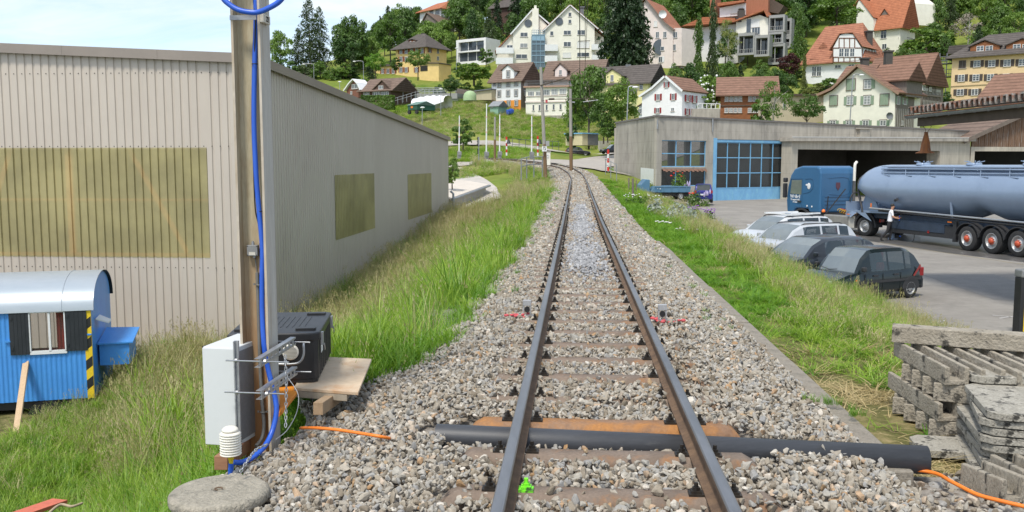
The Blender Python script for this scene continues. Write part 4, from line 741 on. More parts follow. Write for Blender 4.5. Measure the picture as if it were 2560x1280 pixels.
def front(crop, xl, xr, D0, D1, y=600):
 ul, _ = crop(xl, y); ur, _ = crop(xr, y); return Frame(at(ul, 300, D0), at(ur, 300, D1))
def side_of(fr, crop, x, right=True):
 """the side wall frame: from the front corner back, perpendicular, until it projects to pixel column x"""
 u, _ = crop(x, 0); P = fr.B if right else fr.A; k = (u-1280)/F * (1/CT); d = -fr.n
 sl_ = at(u, 300, 100).x / 100; t = (P.x - sl_*P.y) / (sl_*d.y - d.x); t = max(2.0, min(abs(t), 30))
 Q = P + d*t; return (Frame(P, Q) if right else Frame(Q, P)), t
def extr(b, fr, pts, back0, back1, mi=0):
 A = [fr.w(s_, z, back0) for s_, z in pts]; B = [fr.w(s_, z, back1) for s_, z in pts]; n = len(pts)
 return b.add(A + B, [tuple(range(n))[::-1] if 0 else tuple(range(n)), tuple(range(2*n-1, n-1, -1))] + [(i, n+i, n+(i+1) % n, (i+1) % n) for i in range(n)], mi)
def slabz(b, fr, s0, z0, s1, z1, b0, b1, th=.22, mi=0):
 d = Vector((s1-s0, z1-z0)).normalized(); nx, nz_ = -d.y*th, d.x*th
 if nz_ < 0: nx, nz_ = -nx, -nz_
 return extr(b, fr, [(s0, z0), (s1, z1), (s1+nx, z1+nz_), (s0+nx, z0+nz_)], b0, b1, mi)
M_pane = glassmat('window_pane', (.05,.06,.07), .08); M_panel_ = glassmat('window_pane_curtained', (.22,.23,.23), .25)
M_frame = mat('white_window_frame', (.72,.72,.70), (.66,.66,.64), scale=3, fine=.03); M_sill = mat('grey_sill', (.40,.36,.31), (.36,.32,.28), scale=3)
WC = {}
def window(root, fr, crop, x0, y0, x1, y1, shut=None, fm=None, cols=2, rows=1, surround=None, closed=False, blind=False, curt=False, sides='LR', name='window'):
 (s0, z1), (s1, z0) = fr.sz(*crop(x0, y0)), fr.sz(*crop(x1, y1)); wd = abs(s1-s0); h = abs(z1-z0); s0 = min(s0, s1)
 if wd < .05 or h < .05: return
 key = (round(wd, 1), round(h, 1), fm.name if fm else '', cols, rows, shut.name if shut else '', surround.name if surround else '', closed, blind, curt, sides)
 if key not in WC:
  t = .07; b = MB(); wq, hq = max(.3, key[0]), max(.3, key[1]); fm_ = fm or M_frame; th = min(.075, wq*.09)
  b.box((-wq/2,-t,0),(-wq/2+th,0,hq)).box((wq/2-th,-t,0),(wq/2,0,hq)).box((-wq/2+th,-t,0),(wq/2-th,0,th)).box((-wq/2+th,-t,hq-th),(wq/2-th,0,hq))
  for i in range(1, cols): x = -wq/2 + wq*i/cols; b.box((x-th*.55,-t+.005,th),(x+th*.55,0,hq-th))
  for i in range(1, rows): z = hq*i/rows; b.box((-wq/2+th,-t+.012,z-th*.3),(wq/2-th,-.002,z+th*.3))
  mats = [fm_, surround or M_sill]
  if surround: b.box((-wq/2-.12,-.05,hq),(wq/2+.12,-.001,hq+.13),1).box((-wq/2-.12,-.05,0),(-wq/2,-.001,hq),1).box((wq/2,-.05,0),(wq/2+.12,-.001,hq),1)
  b.box((-wq/2-.1,-.13,-.09),(wq/2+.1,-.002,0),1)
  fo = b.build('window', mats); po = MB().box((-wq/2+th*.5,-.03,th*.5),(wq/2-th*.5,-.001,hq-th*.5)).build('pane', M_frame if blind else (M_panel_ if curt else M_pane)); so_ = []
  if shut:
   sw = wq*.5
   for sg in ((-1, 1) if sides == 'LR' else ((-1,) if sides == 'L' else (1,))):
    x0_ = (sg*wq/2 + (0 if sg > 0 else -sw)) if not closed else (0 if sg > 0 else -sw)
    m = MB().box((x0_+.02,-.11 if closed else -.06,0),(x0_+sw-.01,-.075 if closed else -.004,hq)); k = max(3, int(hq/.14))
    for i in range(k): m.box((x0_+.06,-(.118 if closed else .068),hq*(i+.2)/k),(x0_+sw-.05,-(.11 if closed else .06),hq*(i+.6)/k))
    so_.append(m.build('shutter', shut))
  WC[key] = (fo, po, so_, [False])
  objs = [fo, po] + so_
 else:
  fo, po, so_, _ = WC[key]; objs = [x.copy() for x in [fo, po] + so_]
  for o in objs: C.objects.link(o)
 f_ = objs[0]; f_.name = name; f_.parent = root; p = fr.w(s0 + wd/2, min(z0, z1)) + fr.n*.004 - root.location; f_.location = p; f_.rotation_euler = (0, 0, fr.ang)
 f_.scale = (wd/max(.3, key[0]), 1, h/max(.3, key[1]))
 for o in objs[1:]: o.parent = f_; o.location = (0,0,0); o.rotation_euler = (0,0,0)
 return f_
def windows(root, fr, crop, lst, **k):
 for t in lst:
  kk = dict(k);
  if len(t) > 4: kk.update(t[4])
  window(root, fr, crop, *t[:4], **kk)
def wallholes(b, fr, s0, s1, z0, ztop, holes, th=.3, mi=0):
 """wall from s0 to s1 with rectangular openings; ztop is a function of s"""
 S = sorted({s0, s1} | {x for h in holes for x in (h[0], h[1]) if s0 < x < s1})
 for i in range(len(S)-1):
  a, c = S[i], S[i+1]; mid = (a+c)/2; zz = z0; hs = sorted([h for h in holes if h[0] < mid < h[1]], key=lambda h: h[2])
  for h in hs:
   if h[2] > zz: extr(b, fr, [(a, zz), (c, zz), (c, h[2]), (a, h[2])], 0, th, mi)
   zz = h[3]
  extr(b, fr, [(a, zz), (c, zz), (c, ztop(c)), (a, ztop(a))], 0, th, mi)
 return b
def part(b, name, m, root, **k): return b.build(name, m, root, world=True, **k)
def render_(nm, c, c2=None, **k): kk = dict(scale=.8, rough=.9, fine=.03, spec=.2); kk.update(k); return mat(nm, c, c2 or tuple(x*.9 for x in c), **kk)
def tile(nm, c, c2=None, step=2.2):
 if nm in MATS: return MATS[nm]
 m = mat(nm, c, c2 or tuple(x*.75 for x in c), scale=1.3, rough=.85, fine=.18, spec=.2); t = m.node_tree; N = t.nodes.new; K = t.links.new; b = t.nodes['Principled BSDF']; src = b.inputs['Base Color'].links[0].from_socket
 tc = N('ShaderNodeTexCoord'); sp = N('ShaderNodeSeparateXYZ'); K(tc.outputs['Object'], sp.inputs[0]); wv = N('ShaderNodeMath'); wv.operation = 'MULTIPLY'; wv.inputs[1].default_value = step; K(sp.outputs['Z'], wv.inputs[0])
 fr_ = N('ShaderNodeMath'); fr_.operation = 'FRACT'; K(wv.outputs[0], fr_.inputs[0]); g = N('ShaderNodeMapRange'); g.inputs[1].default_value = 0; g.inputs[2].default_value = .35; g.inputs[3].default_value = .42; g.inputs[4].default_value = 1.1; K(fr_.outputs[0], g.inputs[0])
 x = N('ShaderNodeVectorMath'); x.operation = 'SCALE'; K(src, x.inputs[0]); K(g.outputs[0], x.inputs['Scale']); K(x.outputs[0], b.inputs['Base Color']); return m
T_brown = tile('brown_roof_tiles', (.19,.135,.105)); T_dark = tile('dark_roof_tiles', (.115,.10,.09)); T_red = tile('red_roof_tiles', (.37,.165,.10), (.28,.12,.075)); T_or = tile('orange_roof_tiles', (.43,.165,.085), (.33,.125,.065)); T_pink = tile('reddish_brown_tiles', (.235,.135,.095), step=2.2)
M_wood = mat('weathered_grey_timber', (.21,.175,.145), (.13,.11,.095), scale=3, stretch=(4,4,.5), fine=.15); M_eave = mat('dark_eave_timber', (.10,.07,.05), (.07,.05,.035), scale=4)
M_bshut = mat('brown_shutters', (.25,.085,.035), (.21,.07,.03), scale=4); M_rshut = mat('dark_red_shutters', (.27,.02,.02), (.24,.02,.02), scale=4); M_gshut = mat('sage_green_shutters', (.26,.33,.235), (.23,.30,.21), scale=4); M_dshut = mat('dark_brown_shutters', (.085,.065,.055), (.07,.055,.045), scale=4)
M_chim = mat('dark_chimney', (.06,.055,.05), (.08,.07,.06), scale=4); M_lead = mat('lead_grey', (.17,.18,.19), (.14,.15,.16), scale=3)
def gfront(root, fr, crop, poly, roofs, depth, wall, roofm, ov=.45, th=.22, trim=None):
 """gable towards the camera: facade polygon in pixels, roof segments in pixels"""
 b = MB(); pts = [fr.sz(*crop(x, y)) for x, y in poly]; zb = min(z for _, z in pts); pts = [(s_, z if z > zb+.6 else z-3) for s_, z in pts]; extr(b, fr, pts, 0, depth); wl_ = part(b, 'wall', wall, root)
 b = MB()
 for (xa, ya, xb, yb) in roofs: (sa, za), (sb, zb_) = fr.sz(*crop(xa, ya)), fr.sz(*crop(xb, yb)); slabz(b, fr, sa, za, sb, zb_, -ov, depth+ov*.6, th)
 r_ = part(b, 'roof', roofm, root)
 if trim:
  b = MB()
  for (xa, ya, xb, yb) in roofs: (sa, za), (sb, zb_) = fr.sz(*crop(xa, ya)), fr.sz(*crop(xb, yb)); slabz(b, fr, sa, za-.16, sb, zb_-.16, -ov-.05, -ov+.03, .34)
  part(b, 'barge_board', trim, root)
 return wl_, r_
def gside(root, fr, z0, ze, zr, depth, wall, roofm, ov=.5, th=.2, s0=0, s1=None, hipL=0, hipR=0, back0=0, zeb=None):
 """ridge parallel to the facade; hipL/hipR pull the ridge ends in"""
 s1 = fr.W if s1 is None else s1; zeb = ze if zeb is None else zeb; b = MB()
 W_ = lambda s_, z, bk: fr.w(s_, z, bk + back0)
 m = depth/2; vs = [W_(s_, z, bk) for s_ in (s0, s1) for bk, z in ((0,z0),(0,ze),(m, ze if (hipL if s_ == s0 else hipR) else zr-.05),(depth,zeb),(depth,z0))]
 b.add(vs, [(0,5,6,1),(3,8,9,4),(4,3,2,1,0),(5,6,7,8,9)]); wl_ = part(b, 'wall', wall, root)
 b = MB(); k = (zr-ze)/m; oz = k*ov; e0, e1 = s0-ov, s1+ov
 def P(t): return [W_(e0,ze-oz+t,-ov), W_(e1,ze-oz+t,-ov), W_(e1,zeb-oz+t,depth+ov), W_(e0,zeb-oz+t,depth+ov), W_(s0+hipL-(0 if hipL else ov),zr+t,m), W_(s1-hipR+(0 if hipR else ov),zr+t,m)]
 vs = P(0) + P(th); b.add(vs, [(6,7,11,10),(8,9,10,11),(9,6,10),(7,8,11),(1,0,4,5),(3,2,5,4),(0,3,4),(2,1,5),(0,1,7,6),(1,2,8,7),(2,3,9,8),(3,0,6,9)]); r_ = part(b, 'roof', roofm, root)
 return wl_, r_
def chimney(root, roof, p, wx, h, m=None, name='chimney'):
 b = MB().box((p.x-wx/2, p.y-wx/2, p.z-1.5),(p.x+wx/2, p.y+wx/2, p.z+h)).box((p.x-wx*.62, p.y-wx*.62, p.z+h+.08),(p.x+wx*.62, p.y+wx*.62, p.z+h+.16)).box((p.x-wx*.4, p.y-wx*.4, p.z+h),(p.x+wx*.4, p.y+wx*.4, p.z+h+.08))
 me = b; o = me.build(name, m or M_chim, None); o.location = -root.location; o.parent = roof; return o
def dormer(root, fr, crop, poly, peak_roofs, fwd, back, wall, roofm, ov=.25, name='dormer'):
 b = MB(); o = fr.n*fwd; fr2 = Frame(fr.A + o, fr.B + o); pts = [fr2.sz(*crop(x, y)) for x, y in poly]; extr(b, fr2, pts, 0, back); d = part(b, name, wall, root); b = MB()
 for (xa, ya, xb, yb) in peak_roofs: (sa, za), (sb, zb_) = fr2.sz(*crop(xa, ya)), fr2.sz(*crop(xb, yb)); slabz(b, fr2, sa, za, sb, zb_, -ov, back, .16)
 r_ = b.build('dormer_roof', roofm, None); r_.location = -root.location; r_.parent = d; return fr2
def rootat(name, label, fr, z, cat='house', group=None):
 p = fr.w(fr.W/2, z); return thing(name, label, cat, p, 0, group)
def zpx(fr, crop, x, y, back=0): return fr.sz(*crop(x, y), back)[1]
# ================================================================ concrete workshop on the right
def concmat(nm, c, c2_, dark, s=.35, stainz=None):
 m = mat(nm, c, c2_, scale=s, rough=.9, fine=.08, c3=dark, s3=.9, r3=(.5,.75), stretch=(1,1,.35), spec=.2, bump=.15, bscale=20); t = m.node_tree; N = t.nodes.new; K = t.links.new; b = t.nodes['Principled BSDF']; src = b.inputs['Base Color'].links[0].from_socket
 tc = N('ShaderNodeTexCoord'); mp = N('ShaderNodeMapping'); mp.inputs['Scale'].default_value = (3.5,3.5,.12); K(tc.outputs['Object'], mp.inputs[0]); n = N('ShaderNodeTexNoise'); n.inputs['Scale'].default_value = 1; n.inputs['Detail'].default_value = 4; K(mp.outputs[0], n.inputs['Vector'])
 g = N('ShaderNodeMapRange'); g.inputs[1].default_value = .3; g.inputs[2].default_value = .7; g.inputs[3].default_value = .86; g.inputs[4].default_value = 1.1; K(n.outputs['Fac'], g.inputs[0]); x = N('ShaderNodeVectorMath'); x.operation = 'SCALE'; K(src, x.inputs[0]); K(g.outputs[0], x.inputs['Scale'])
 sp = N('ShaderNodeSeparateXYZ'); K(tc.outputs['Object'], sp.inputs[0]); fz = N('ShaderNodeMath'); fz.operation = 'MULTIPLY'; fz.inputs[1].default_value = 1.05; K(sp.outputs['Z'], fz.inputs[0]); f2 = N('ShaderNodeMath'); f2.operation = 'FRACT'; K(fz.outputs[0], f2.inputs[0]); g2 = N('ShaderNodeMapRange'); g2.inputs[1].default_value = 0; g2.inputs[2].default_value = .05; g2.inputs[3].default_value = .8; g2.inputs[4].default_value = 1; K(f2.outputs[0], g2.inputs[0])
 y = N('ShaderNodeVectorMath'); y.operation = 'SCALE'; K(x.outputs[0], y.inputs[0]); K(g2.outputs[0], y.inputs['Scale']); K(y.outputs[0], b.inputs['Base Color']); return m
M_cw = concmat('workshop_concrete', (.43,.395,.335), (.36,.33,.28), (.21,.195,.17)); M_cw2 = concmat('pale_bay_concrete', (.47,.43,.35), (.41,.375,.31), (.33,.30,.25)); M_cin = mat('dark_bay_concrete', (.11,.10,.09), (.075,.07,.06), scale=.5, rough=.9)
frW = Frame((12.4, 77.7), (12.4 + .869*43, 77.7 + .494*43)); wsA = Vector((12.4,77.7,0)); wsB = Vector((10.45,91.3,0))
wz1 = frW.sz(1634, 291.7)[1]; wzB = at(1537, 309, 91.3).z; wz0 = -2.2
ws = thing('workshop_building', 'low grey concrete workshop with blue glazed doors on the yard', 'workshop', (12.4, 77.7, wz0))
hl = []
def HP(u0, v0, u1, v1): (a, z1), (c, z0) = frW.sz(u0, v0), frW.sz(u1, v1); return (a, c, min(z0,z1), max(z0,z1))
h1 = HP(1655, 350, 1765, 417); h1b = HP(1655, 421, 1765, 456); h2 = HP(1785, 348, 1985, 499)
h1b = (h1[0], h1[1], h1b[2]-.3, h1b[3]); h2 = (h2[0], h2[1], wz0, h2[3]); b = MB(); ztw = lambda s_: wz1 - .012*s_
sBL = frW.sz(1953,400)[0]; sBR = frW.sz(2398,400)[0]; frB = Frame(frW.w(sBL,0,-1.2), frW.w(sBR,0,-1.2)); sL = frB.sz(1994, 400)[0]; sR = frB.sz(2349, 400)[0]; z_l = frB.sz(1994, 373)[1]
h3 = (sBL+sL, sBL+sR, wz0-1.1, z_l)
wallholes(b, frW, 0, 43, wz0-1, ztw, [h1, h1b, h2, h3], .35)
frL = Frame(wsB, wsA); extr(b, frL, [(0, wz0-1), (frL.W-.36, wz0-1), (frL.W-.36, wz1-.002), (0, wzB)], 0, .35)
bk = 12.8; sK = 5.05
frK = Frame(frW.w(sK,0,bk), frW.w(43,0,bk)); hk = []
for i in range(5): hk.append((1.0+i*2.2, 1.0+i*2.2+1.5, wz1-4.4, wz1-1.6))
wallholes(b, frK, 0, 43-sK, wz0-1, lambda s_: wz1-.4, hk, .3)
part(b, 'wall', M_cw, ws)
b = MB()
extr(b, frW, [(-.05, ztw(0)+.004), (43, ztw(43)+.004), (43, ztw(43)+.16), (-.05, ztw(0)+.16)], -.10, .5); extr(b, frL, [(-.1, wzB+.004), (frL.W+.05, wz1+.006), (frL.W+.05, wz1+.156), (-.1, wzB+.156)], -.10, .5); part(b, 'parapet_cap', mat('parapet_metal',(.17,.155,.14),(.14,.13,.12),scale=2), ws)
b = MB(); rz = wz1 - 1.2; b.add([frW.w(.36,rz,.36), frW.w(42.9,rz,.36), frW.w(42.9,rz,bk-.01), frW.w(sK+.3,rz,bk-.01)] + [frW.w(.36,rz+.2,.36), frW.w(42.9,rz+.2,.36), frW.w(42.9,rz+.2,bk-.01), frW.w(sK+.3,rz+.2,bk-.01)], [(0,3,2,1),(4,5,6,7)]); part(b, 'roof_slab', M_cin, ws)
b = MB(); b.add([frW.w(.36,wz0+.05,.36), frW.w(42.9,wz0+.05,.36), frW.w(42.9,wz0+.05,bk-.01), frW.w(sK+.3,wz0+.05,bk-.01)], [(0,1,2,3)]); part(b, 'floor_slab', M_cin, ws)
M_lb = mat('light_blue_paint', (.19,.42,.64), (.15,.35,.56), scale=1.5, rough=.55, fine=.06, c3=(.24,.50,.62), s3=2.5, r3=(.5,.7), stretch=(1,1,.5))
M_tint = glassmat('dark_shop_glass', (.03,.034,.036), .05, .55)
def glazing(h, nv, nz, kick, name, extra=None):
 a, c, z0, z1 = h; b = MB(); t = .07; bb = .12
 def bar(s0_, s1_, za, zb_, d=.0): extr(b, frW, [(s0_, za), (s1_, za), (s1_, zb_), (s0_, zb_)], bb+d, bb+.08+d)
 bar(a, a+t, z0, z1); bar(c-t, c, z0, z1); bar(a+t, c-t, z1-t, z1); bar(a+t, c-t, z0+kick, z0+kick+t)
 for i in range(1, nv): s_ = a+(c-a)*i/nv; bar(s_-.045, s_+.045, z0+kick+t, z1-t, .003)
 for i in range(1, nz): z = z0+kick+(z1-z0-kick)*i/nz; bar(a+t, c-t, z-.04, z+.04, .006)
 if kick:
  bar(a+t, c-t, z0, z0+kick, .02)
 f_ = part(b, name, M_lb, ws); g = MB(); extr(g, frW, [(a+.02, z0+kick), (c-.02, z0+kick), (c-.02, z1), (a+.02, z1)], bb+.045, bb+.05); p = g.build('pane', M_tint, None); p.location = -ws.location; p.parent = f_; return f_
glazing(h1, 3, 2, 0, 'window'); glazing(h1b, 3, 1, 0, 'window')
glazing((h2[0]+.35, h2[1], h2[2]+.02, h2[3]-.25), 7, 3, 1.55, 'glazed_door')
b = MB(); extr(b, frW, [(h2[0]-.05,wz0),(h2[0]+.34,wz0),(h2[0]+.34,h2[3]+.1),(h2[0]-.05,h2[3]+.1)], -.05, .2); extr(b, frW, [(h2[0]+.35,h2[3]-.24),(h2[1],h2[3]-.24),(h2[1],h2[3]-.02),(h2[0]+.35,h2[3]-.02)], .04, .3); part(b, 'door_frame', M_lb, ws)
b = MB(); s_ = frW.sz(1640,300)[0];
for (u, v0, v1) in ((1642,300,322),(1780,297,330)): (sa, za), (_, zb_) = frW.sz(u, v0), frW.sz(u, v1); b.cyl(frW.w(sa, za, -.1), frW.w(sa, zb_, -.1), .06)
part(b, 'drain_pipe', M_zinc, ws)
b = MB(); q0 = frL.sz(1600, 438); extr(b, frL, [(frL.sz(1602,440)[0], -.9), (frL.W-.02, -.9), (frL.W-.02, frL.sz(1634,423)[1]), (frL.sz(1602,440)[0], frL.sz(1602,419)[1])], -.02, 0); part(b, 'white_base_paint', M_white, ws)
b = MB();
for i in range(20): s_ = h1b[0]+.02+(h1b[1]-h1b[0]-.04)*i/20; b.add([frW.w(s_,h1b[3]-.02,-.02), frW.w(s_+.25,h1b[3]-.02,-.02), frW.w(s_+.25,h1b[3]-.22-(.08 if i%2 else 0),-.25), frW.w(s_,h1b[3]-.22-(.08 if i%2 else 0),-.25)], [(0,1,2,3)])
part(b, 'awning', mat('brown_awning',(.22,.12,.08),(.16,.09,.06),scale=5), ws)
bay = thing('loading_bay', 'pale concrete open loading bay behind the lorry', 'loading bay', tuple(frB.w(0, -2.2))); z_t = lambda s_: frB.sz(1970, 353)[1] + (frB.sz(2390, 353)[1]-frB.sz(1970, 353)[1])*s_/frB.W; b = MB()
wallholes(b, frB, 0, frB.W, -3, z_t, [(sL, sR, -3.1, z_l)], 1.19); part(b, 'wall', M_cw2, bay)
b = MB(); zE = z_t(frB.W); z0_ = z_t(0); extr(b, frB, [(-.25,z0_+.003),(frB.W+.3,zE+.003),(frB.W+.3,zE+.33),(-.25,z0_+.33)], -.45, 1.19); part(b, 'roof_slab', M_cw, bay)
b = MB(); extr(b, frB, [(-.25,z0_+.333),(frB.W+.3,zE+.333),(frB.W+.3,zE+.42),(-.25,z0_+.42)], -.47, -.25); part(b, 'roof_edge', mat('pale_sheet_edge',(.55,.54,.50),(.48,.47,.44),scale=3,rough=.5), bay)
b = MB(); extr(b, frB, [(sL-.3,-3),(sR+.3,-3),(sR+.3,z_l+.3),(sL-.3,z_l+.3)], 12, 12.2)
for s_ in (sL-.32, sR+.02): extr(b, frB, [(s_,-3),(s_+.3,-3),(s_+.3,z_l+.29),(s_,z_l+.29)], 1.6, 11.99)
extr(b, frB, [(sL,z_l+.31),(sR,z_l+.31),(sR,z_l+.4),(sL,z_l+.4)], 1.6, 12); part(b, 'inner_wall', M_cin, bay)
b = MB(); vv = frW.sz(2143,342); v2_ = frW.sz(2167,342); extr(b, frW, [(vv[0],vv[1]-.6),(v2_[0],vv[1]-.6),(v2_[0],vv[1]+.75),(vv[0],vv[1]+.75)], -.35, -.004); extr(b, frW, [(vv[0]-.25,vv[1]+.753),(v2_[0]+.25,vv[1]+.753),(v2_[0]+.25,vv[1]+.87),(vv[0]-.25,vv[1]+.87)], -.45, -.004); part(b, 'roof_vent', M_cw, bay)
e0_ = frB.w(frB.W+.05, 0, -.1); frN = Frame((e0_.x, e0_.y), (e0_.x+22, e0_.y+4)); bn = thing('plank_barn', 'barn with weathered brown plank gable above a dark opening, right of the loading bay', 'barn', tuple(frN.w(0,-2.2))); zn0 = frN.sz(2430, 378)[1]; zn1 = frN.sz(2430, 367)[1]; sq = frN.sz(2437, 380)[0]
b = MB(); wallholes(b, frN, 0, frN.W, -3, lambda s_: zn1, [(sq, frN.W+1, -3.1, zn0)], .5); part(b, 'wall', M_cw2, bn)
b = MB(); n = 90
M_plank = mat('brown_plank', (.20,.115,.065), (.13,.075,.045), scale=2, stretch=(5,5,.3), rough=.9, fine=.15, c3=(.30,.27,.24), s3=3, r3=(.5,.7))
for i in range(n):
 s_ = .1 + i*(frN.W-.2)/n; top = min(frN.sz(2390,340)[1] + s_*.42, 11); extr(b, frN, [(s_, zn1+.01), (s_+(frN.W-.2)/n*.86, zn1+.01), (s_+(frN.W-.2)/n*.86, top), (s_, top)], .02 + .015*(i % 3), .25)
part(b, 'plank_gable', M_plank, bn)
b = MB(); zz = frN.sz(2385,342)[1]; slabz(b, frN, -1.3, zz-.55, 14, zz+5.8, -.6, 9, .25); part(b, 'roof', T_brown, bn); b = MB(); slabz(b, frN, -1.35, zz-.75, 14, zz+5.6, -.68, -.6, .42); part(b, 'barge_board', mat('grey_barge_board',(.17,.14,.11),(.13,.10,.08),scale=3), bn)
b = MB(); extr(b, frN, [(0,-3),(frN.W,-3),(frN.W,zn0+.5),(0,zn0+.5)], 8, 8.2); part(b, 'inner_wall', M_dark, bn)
G0, G1 = at(2268, 290, 27), at(2600, 252, 20.8); G1.z = G0.z
gd = (G1-G0).normalized(); gn = Vector((-gd.y, gd.x, 0));
if gn.x < 0: gn = -gn
nr_ = thing('shelter_roof', 'old shelter roof with rusty corrugated sheet ends and a grey gutter, cut by the right border', 'roof', G0)
b = MB(); vs = []; Lg = (G1-G0).length + 1.5; n = 16
for t in (0, Lg):
 for k in range(9): a = math.pi + math.pi*k/8; vs.append(G0 + gd*t - gn*(.09*math.cos(a)) + Vector((0,0,.09*math.sin(a))))
b.add(vs, [(k, k+1, 10+k, 9+k) for k in range(8)] + [tuple(range(9))], 0, True); b.tube([G0 + gn*-.095, G0 + gd*Lg + gn*-.095], .012, mi=1)
for k in range(12): p = G0 + gd*(.45+k*.62); b.tube([p - gn*(.097*math.cos(math.pi+math.pi*j/8)) + Vector((0,0,.097*math.sin(math.pi+math.pi*j/8))) for j in range(9)], .008, n=4)
part(b, 'gutter', [M_zinc, mat('rusty_edge',(.22,.09,.045),(.15,.06,.03),scale=8)], nr_, solid=0)
b = MB(); M_cor = mat('rusty_corrugated_sheet', (.36,.35,.32), (.25,.24,.22), scale=6, rough=.7, c3=(.20,.07,.03), s3=7, r3=(.42,.6), fine=.15); pitch = .235;
nk = int(Lg/pitch); up = Vector((0,0,1)); slope = .10
for k in range(nk):
 t = .06 + k*pitch; prof_ = [(0,.0),(.03,.16),(.15,.175),(.18,.01)]; A = [G0 + gd*(t+x) + up*(.09+z) - gn*.02 for x, z in prof_]; Bk = [p + gn*4.5 + up*4.5*slope for p in A]; th_ = [p - up*.03 for p in A]; tb = [p - up*.03 for p in Bk]
 b.add(A+Bk+th_+tb, [(0,1,5,4),(1,2,6,5),(2,3,7,6),(8,9,1,0)[::-1],(9,10,2,1)[::-1],(10,11,3,2)[::-1],(12,13,9,8),(13,14,10,9),(14,15,11,10)])
part(b, 'corrugated_sheet', M_cor, nr_)
b = MB(); A = G0 + gd*.35 - up*.02 + gn*.22; b.beam(A - up*.17, A + gd*Lg - up*.17, .16, .26); A2 = G0 + gd*.1 + gn*.1 + up*.06; b.add([A2, A2+gd*Lg, A2+gd*Lg+gn*4.3+up*.43, A2+gn*4.3+up*.43] + [q + up*.03 for q in (A2, A2+gd*Lg, A2+gd*Lg+gn*4.3+up*.43, A2+gn*4.3+up*.43)], [(3,2,1,0),(4,5,6,7),(0,1,5,4),(1,2,6,5),(2,3,7,6),(3,0,4,7)]); part(b, 'eave_beam_with_shade_fill', M_eave, nr_)  # timber beam, plus a dark sheet standing in for shade between the corrugations
b = MB()
for t in (Lg-.5,): p = G0 + gd*t + gn*.3; b.beam(Vector((p.x,p.y,-2.2)), Vector((p.x,p.y,G0.z-.2)), .18, .18, up=(0,1,0)); p = G0 + gd*.8 + gn*4.2
part(b, 'post', M_eave, nr_)
lc = at(2313, 383, 26.8); lm = thing('cone_lamp', 'rusty cone-shaped lamp hanging from the shelter gutter', 'lamp', lc)
b = MB(); hcn = at(2313,330,26.8).z - lc.z; b.lathe([(.275,.0),(.265,.012),(.15,.075),(.115,hcn*.5),(.055,hcn*.9),(.05,hcn),(.001,hcn)], n=24); b.lathe([(.27,0),(.13,.07),(.001,.3)], n=24)
b.build('cone_shade', mat('rusty_cone',(.34,.13,.045),(.20,.085,.04),scale=8,rough=.85,c3=(.28,.26,.23),s3=5,r3=(.6,.75),stretch=(1,1,.4)), lm)
b = MB()
for (dx_, dz) in ((-.03,.0),(.05,.0)):
 b.tube([Vector((dx_*.5,0,hcn-.02)), Vector((dx_*1.5+.02,0,hcn+.08)), Vector((dx_*3,0,hcn+.16)), Vector((dx_*1-.05,0.02,hcn+.3))], .008, n=5)
b.build('hanging_wire', M_rust, lm)
# ================================================================ vehicles
M_tyre = mat('tyre_rubber', (.022,.022,.023), (.035,.034,.033), scale=8, rough=.85); M_rim = mat('silver_rim', (.50,.50,.49), (.38,.38,.37), scale=6, rough=.4, metal=.5); M_hubr = mat('orange_red_hub', (.55,.09,.03), (.45,.07,.03), scale=9, rough=.5)
M_cg = glassmat('car_glass', (.02,.03,.03), .04, .66); M_cg.node_tree.nodes['Principled BSDF'].inputs['IOR'].default_value = 1.7; M_ws = glassmat('windscreen_glass_sky_sheen', (.13,.15,.15), .08, .92); M_ws.node_tree.nodes['Principled BSDF'].inputs['IOR'].default_value = 2.0; M_plas = mat('black_plastic_trim', (.025,.025,.027), (.035,.035,.037), scale=9, rough=.6)  # windscreen paler than the side glass: sky reflection put into its base colour
def paint(nm, c, m=.25, r=.28): return mat(nm, c, tuple(x*.93 for x in c), scale=1.5, rough=r, metal=m*.4, coat=.35, fine=.02, spec=.35)
def wheel_tpl(r, wd, hub=None, truck=False, deep=.0):
 b = MB(); P = [(r*.60,-wd/2+.01),(r*.93,-wd/2),(r,-wd/2+.03),(r,wd/2-.03),(r*.93,wd/2),(r*.60,wd/2-.01)]; b.lathe(P, n=28)
 if truck:
  for k in range(3): b.lathe([(r+.001,-wd/2+.06+k*wd*.27),(r-.02,-wd/2+.07+k*wd*.27),(r+.001,-wd/2+.08+k*wd*.27)], n=28)
 y = MB(); d = wd/2
 if truck:
  y.lathe([(r*.62,d-.0),(r*.60,d+.005),(r*.55,d-.01),(r*.52,d-.09),(r*.40,d-.10),(r*.34,d-.03),(r*.20,d-.02),(r*.18,d+.05),(.001,d+.06)], n=24)
  for k in range(10): a = k*math.pi/5; y.cyl((r*.27*math.cos(a),r*.27*math.sin(a),d-.03),(r*.27*math.cos(a),r*.27*math.sin(a),d+.02),.018,n=6,mi=1 if hub else 0)
  if hub: y.lathe([(r*.22,d-.015),(r*.2,d+.06),(r*.1,d+.08),(.001,d+.08)], n=16, mi=1)
 else:
  y.lathe([(r*.64,d-.005),(r*.60,d+.006),(r*.55,d-.015),(r*.5,d-.04),(r*.22,d-.012),(.001,d-.005)], n=20)
  for k in range(8): a = k*math.pi/4; y.cyl((r*.36*math.cos(a),r*.36*math.sin(a),d-.035),(r*.36*math.cos(a),r*.36*math.sin(a),d-.017),.028,n=8,mi=1)
 return b, y, [M_rim, hub or M_plas]
def add_wheel(root, x, y, r, wd, side=1, hub=None, truck=False, name='wheel'):
 b, yb, ms = wheel_tpl(r, wd, hub, truck); w_ = b.build(name, M_tyre, root, (x, y, r), (-math.pi/2*side, 0, 0)); yb.build('rim', ms, w_); return w_
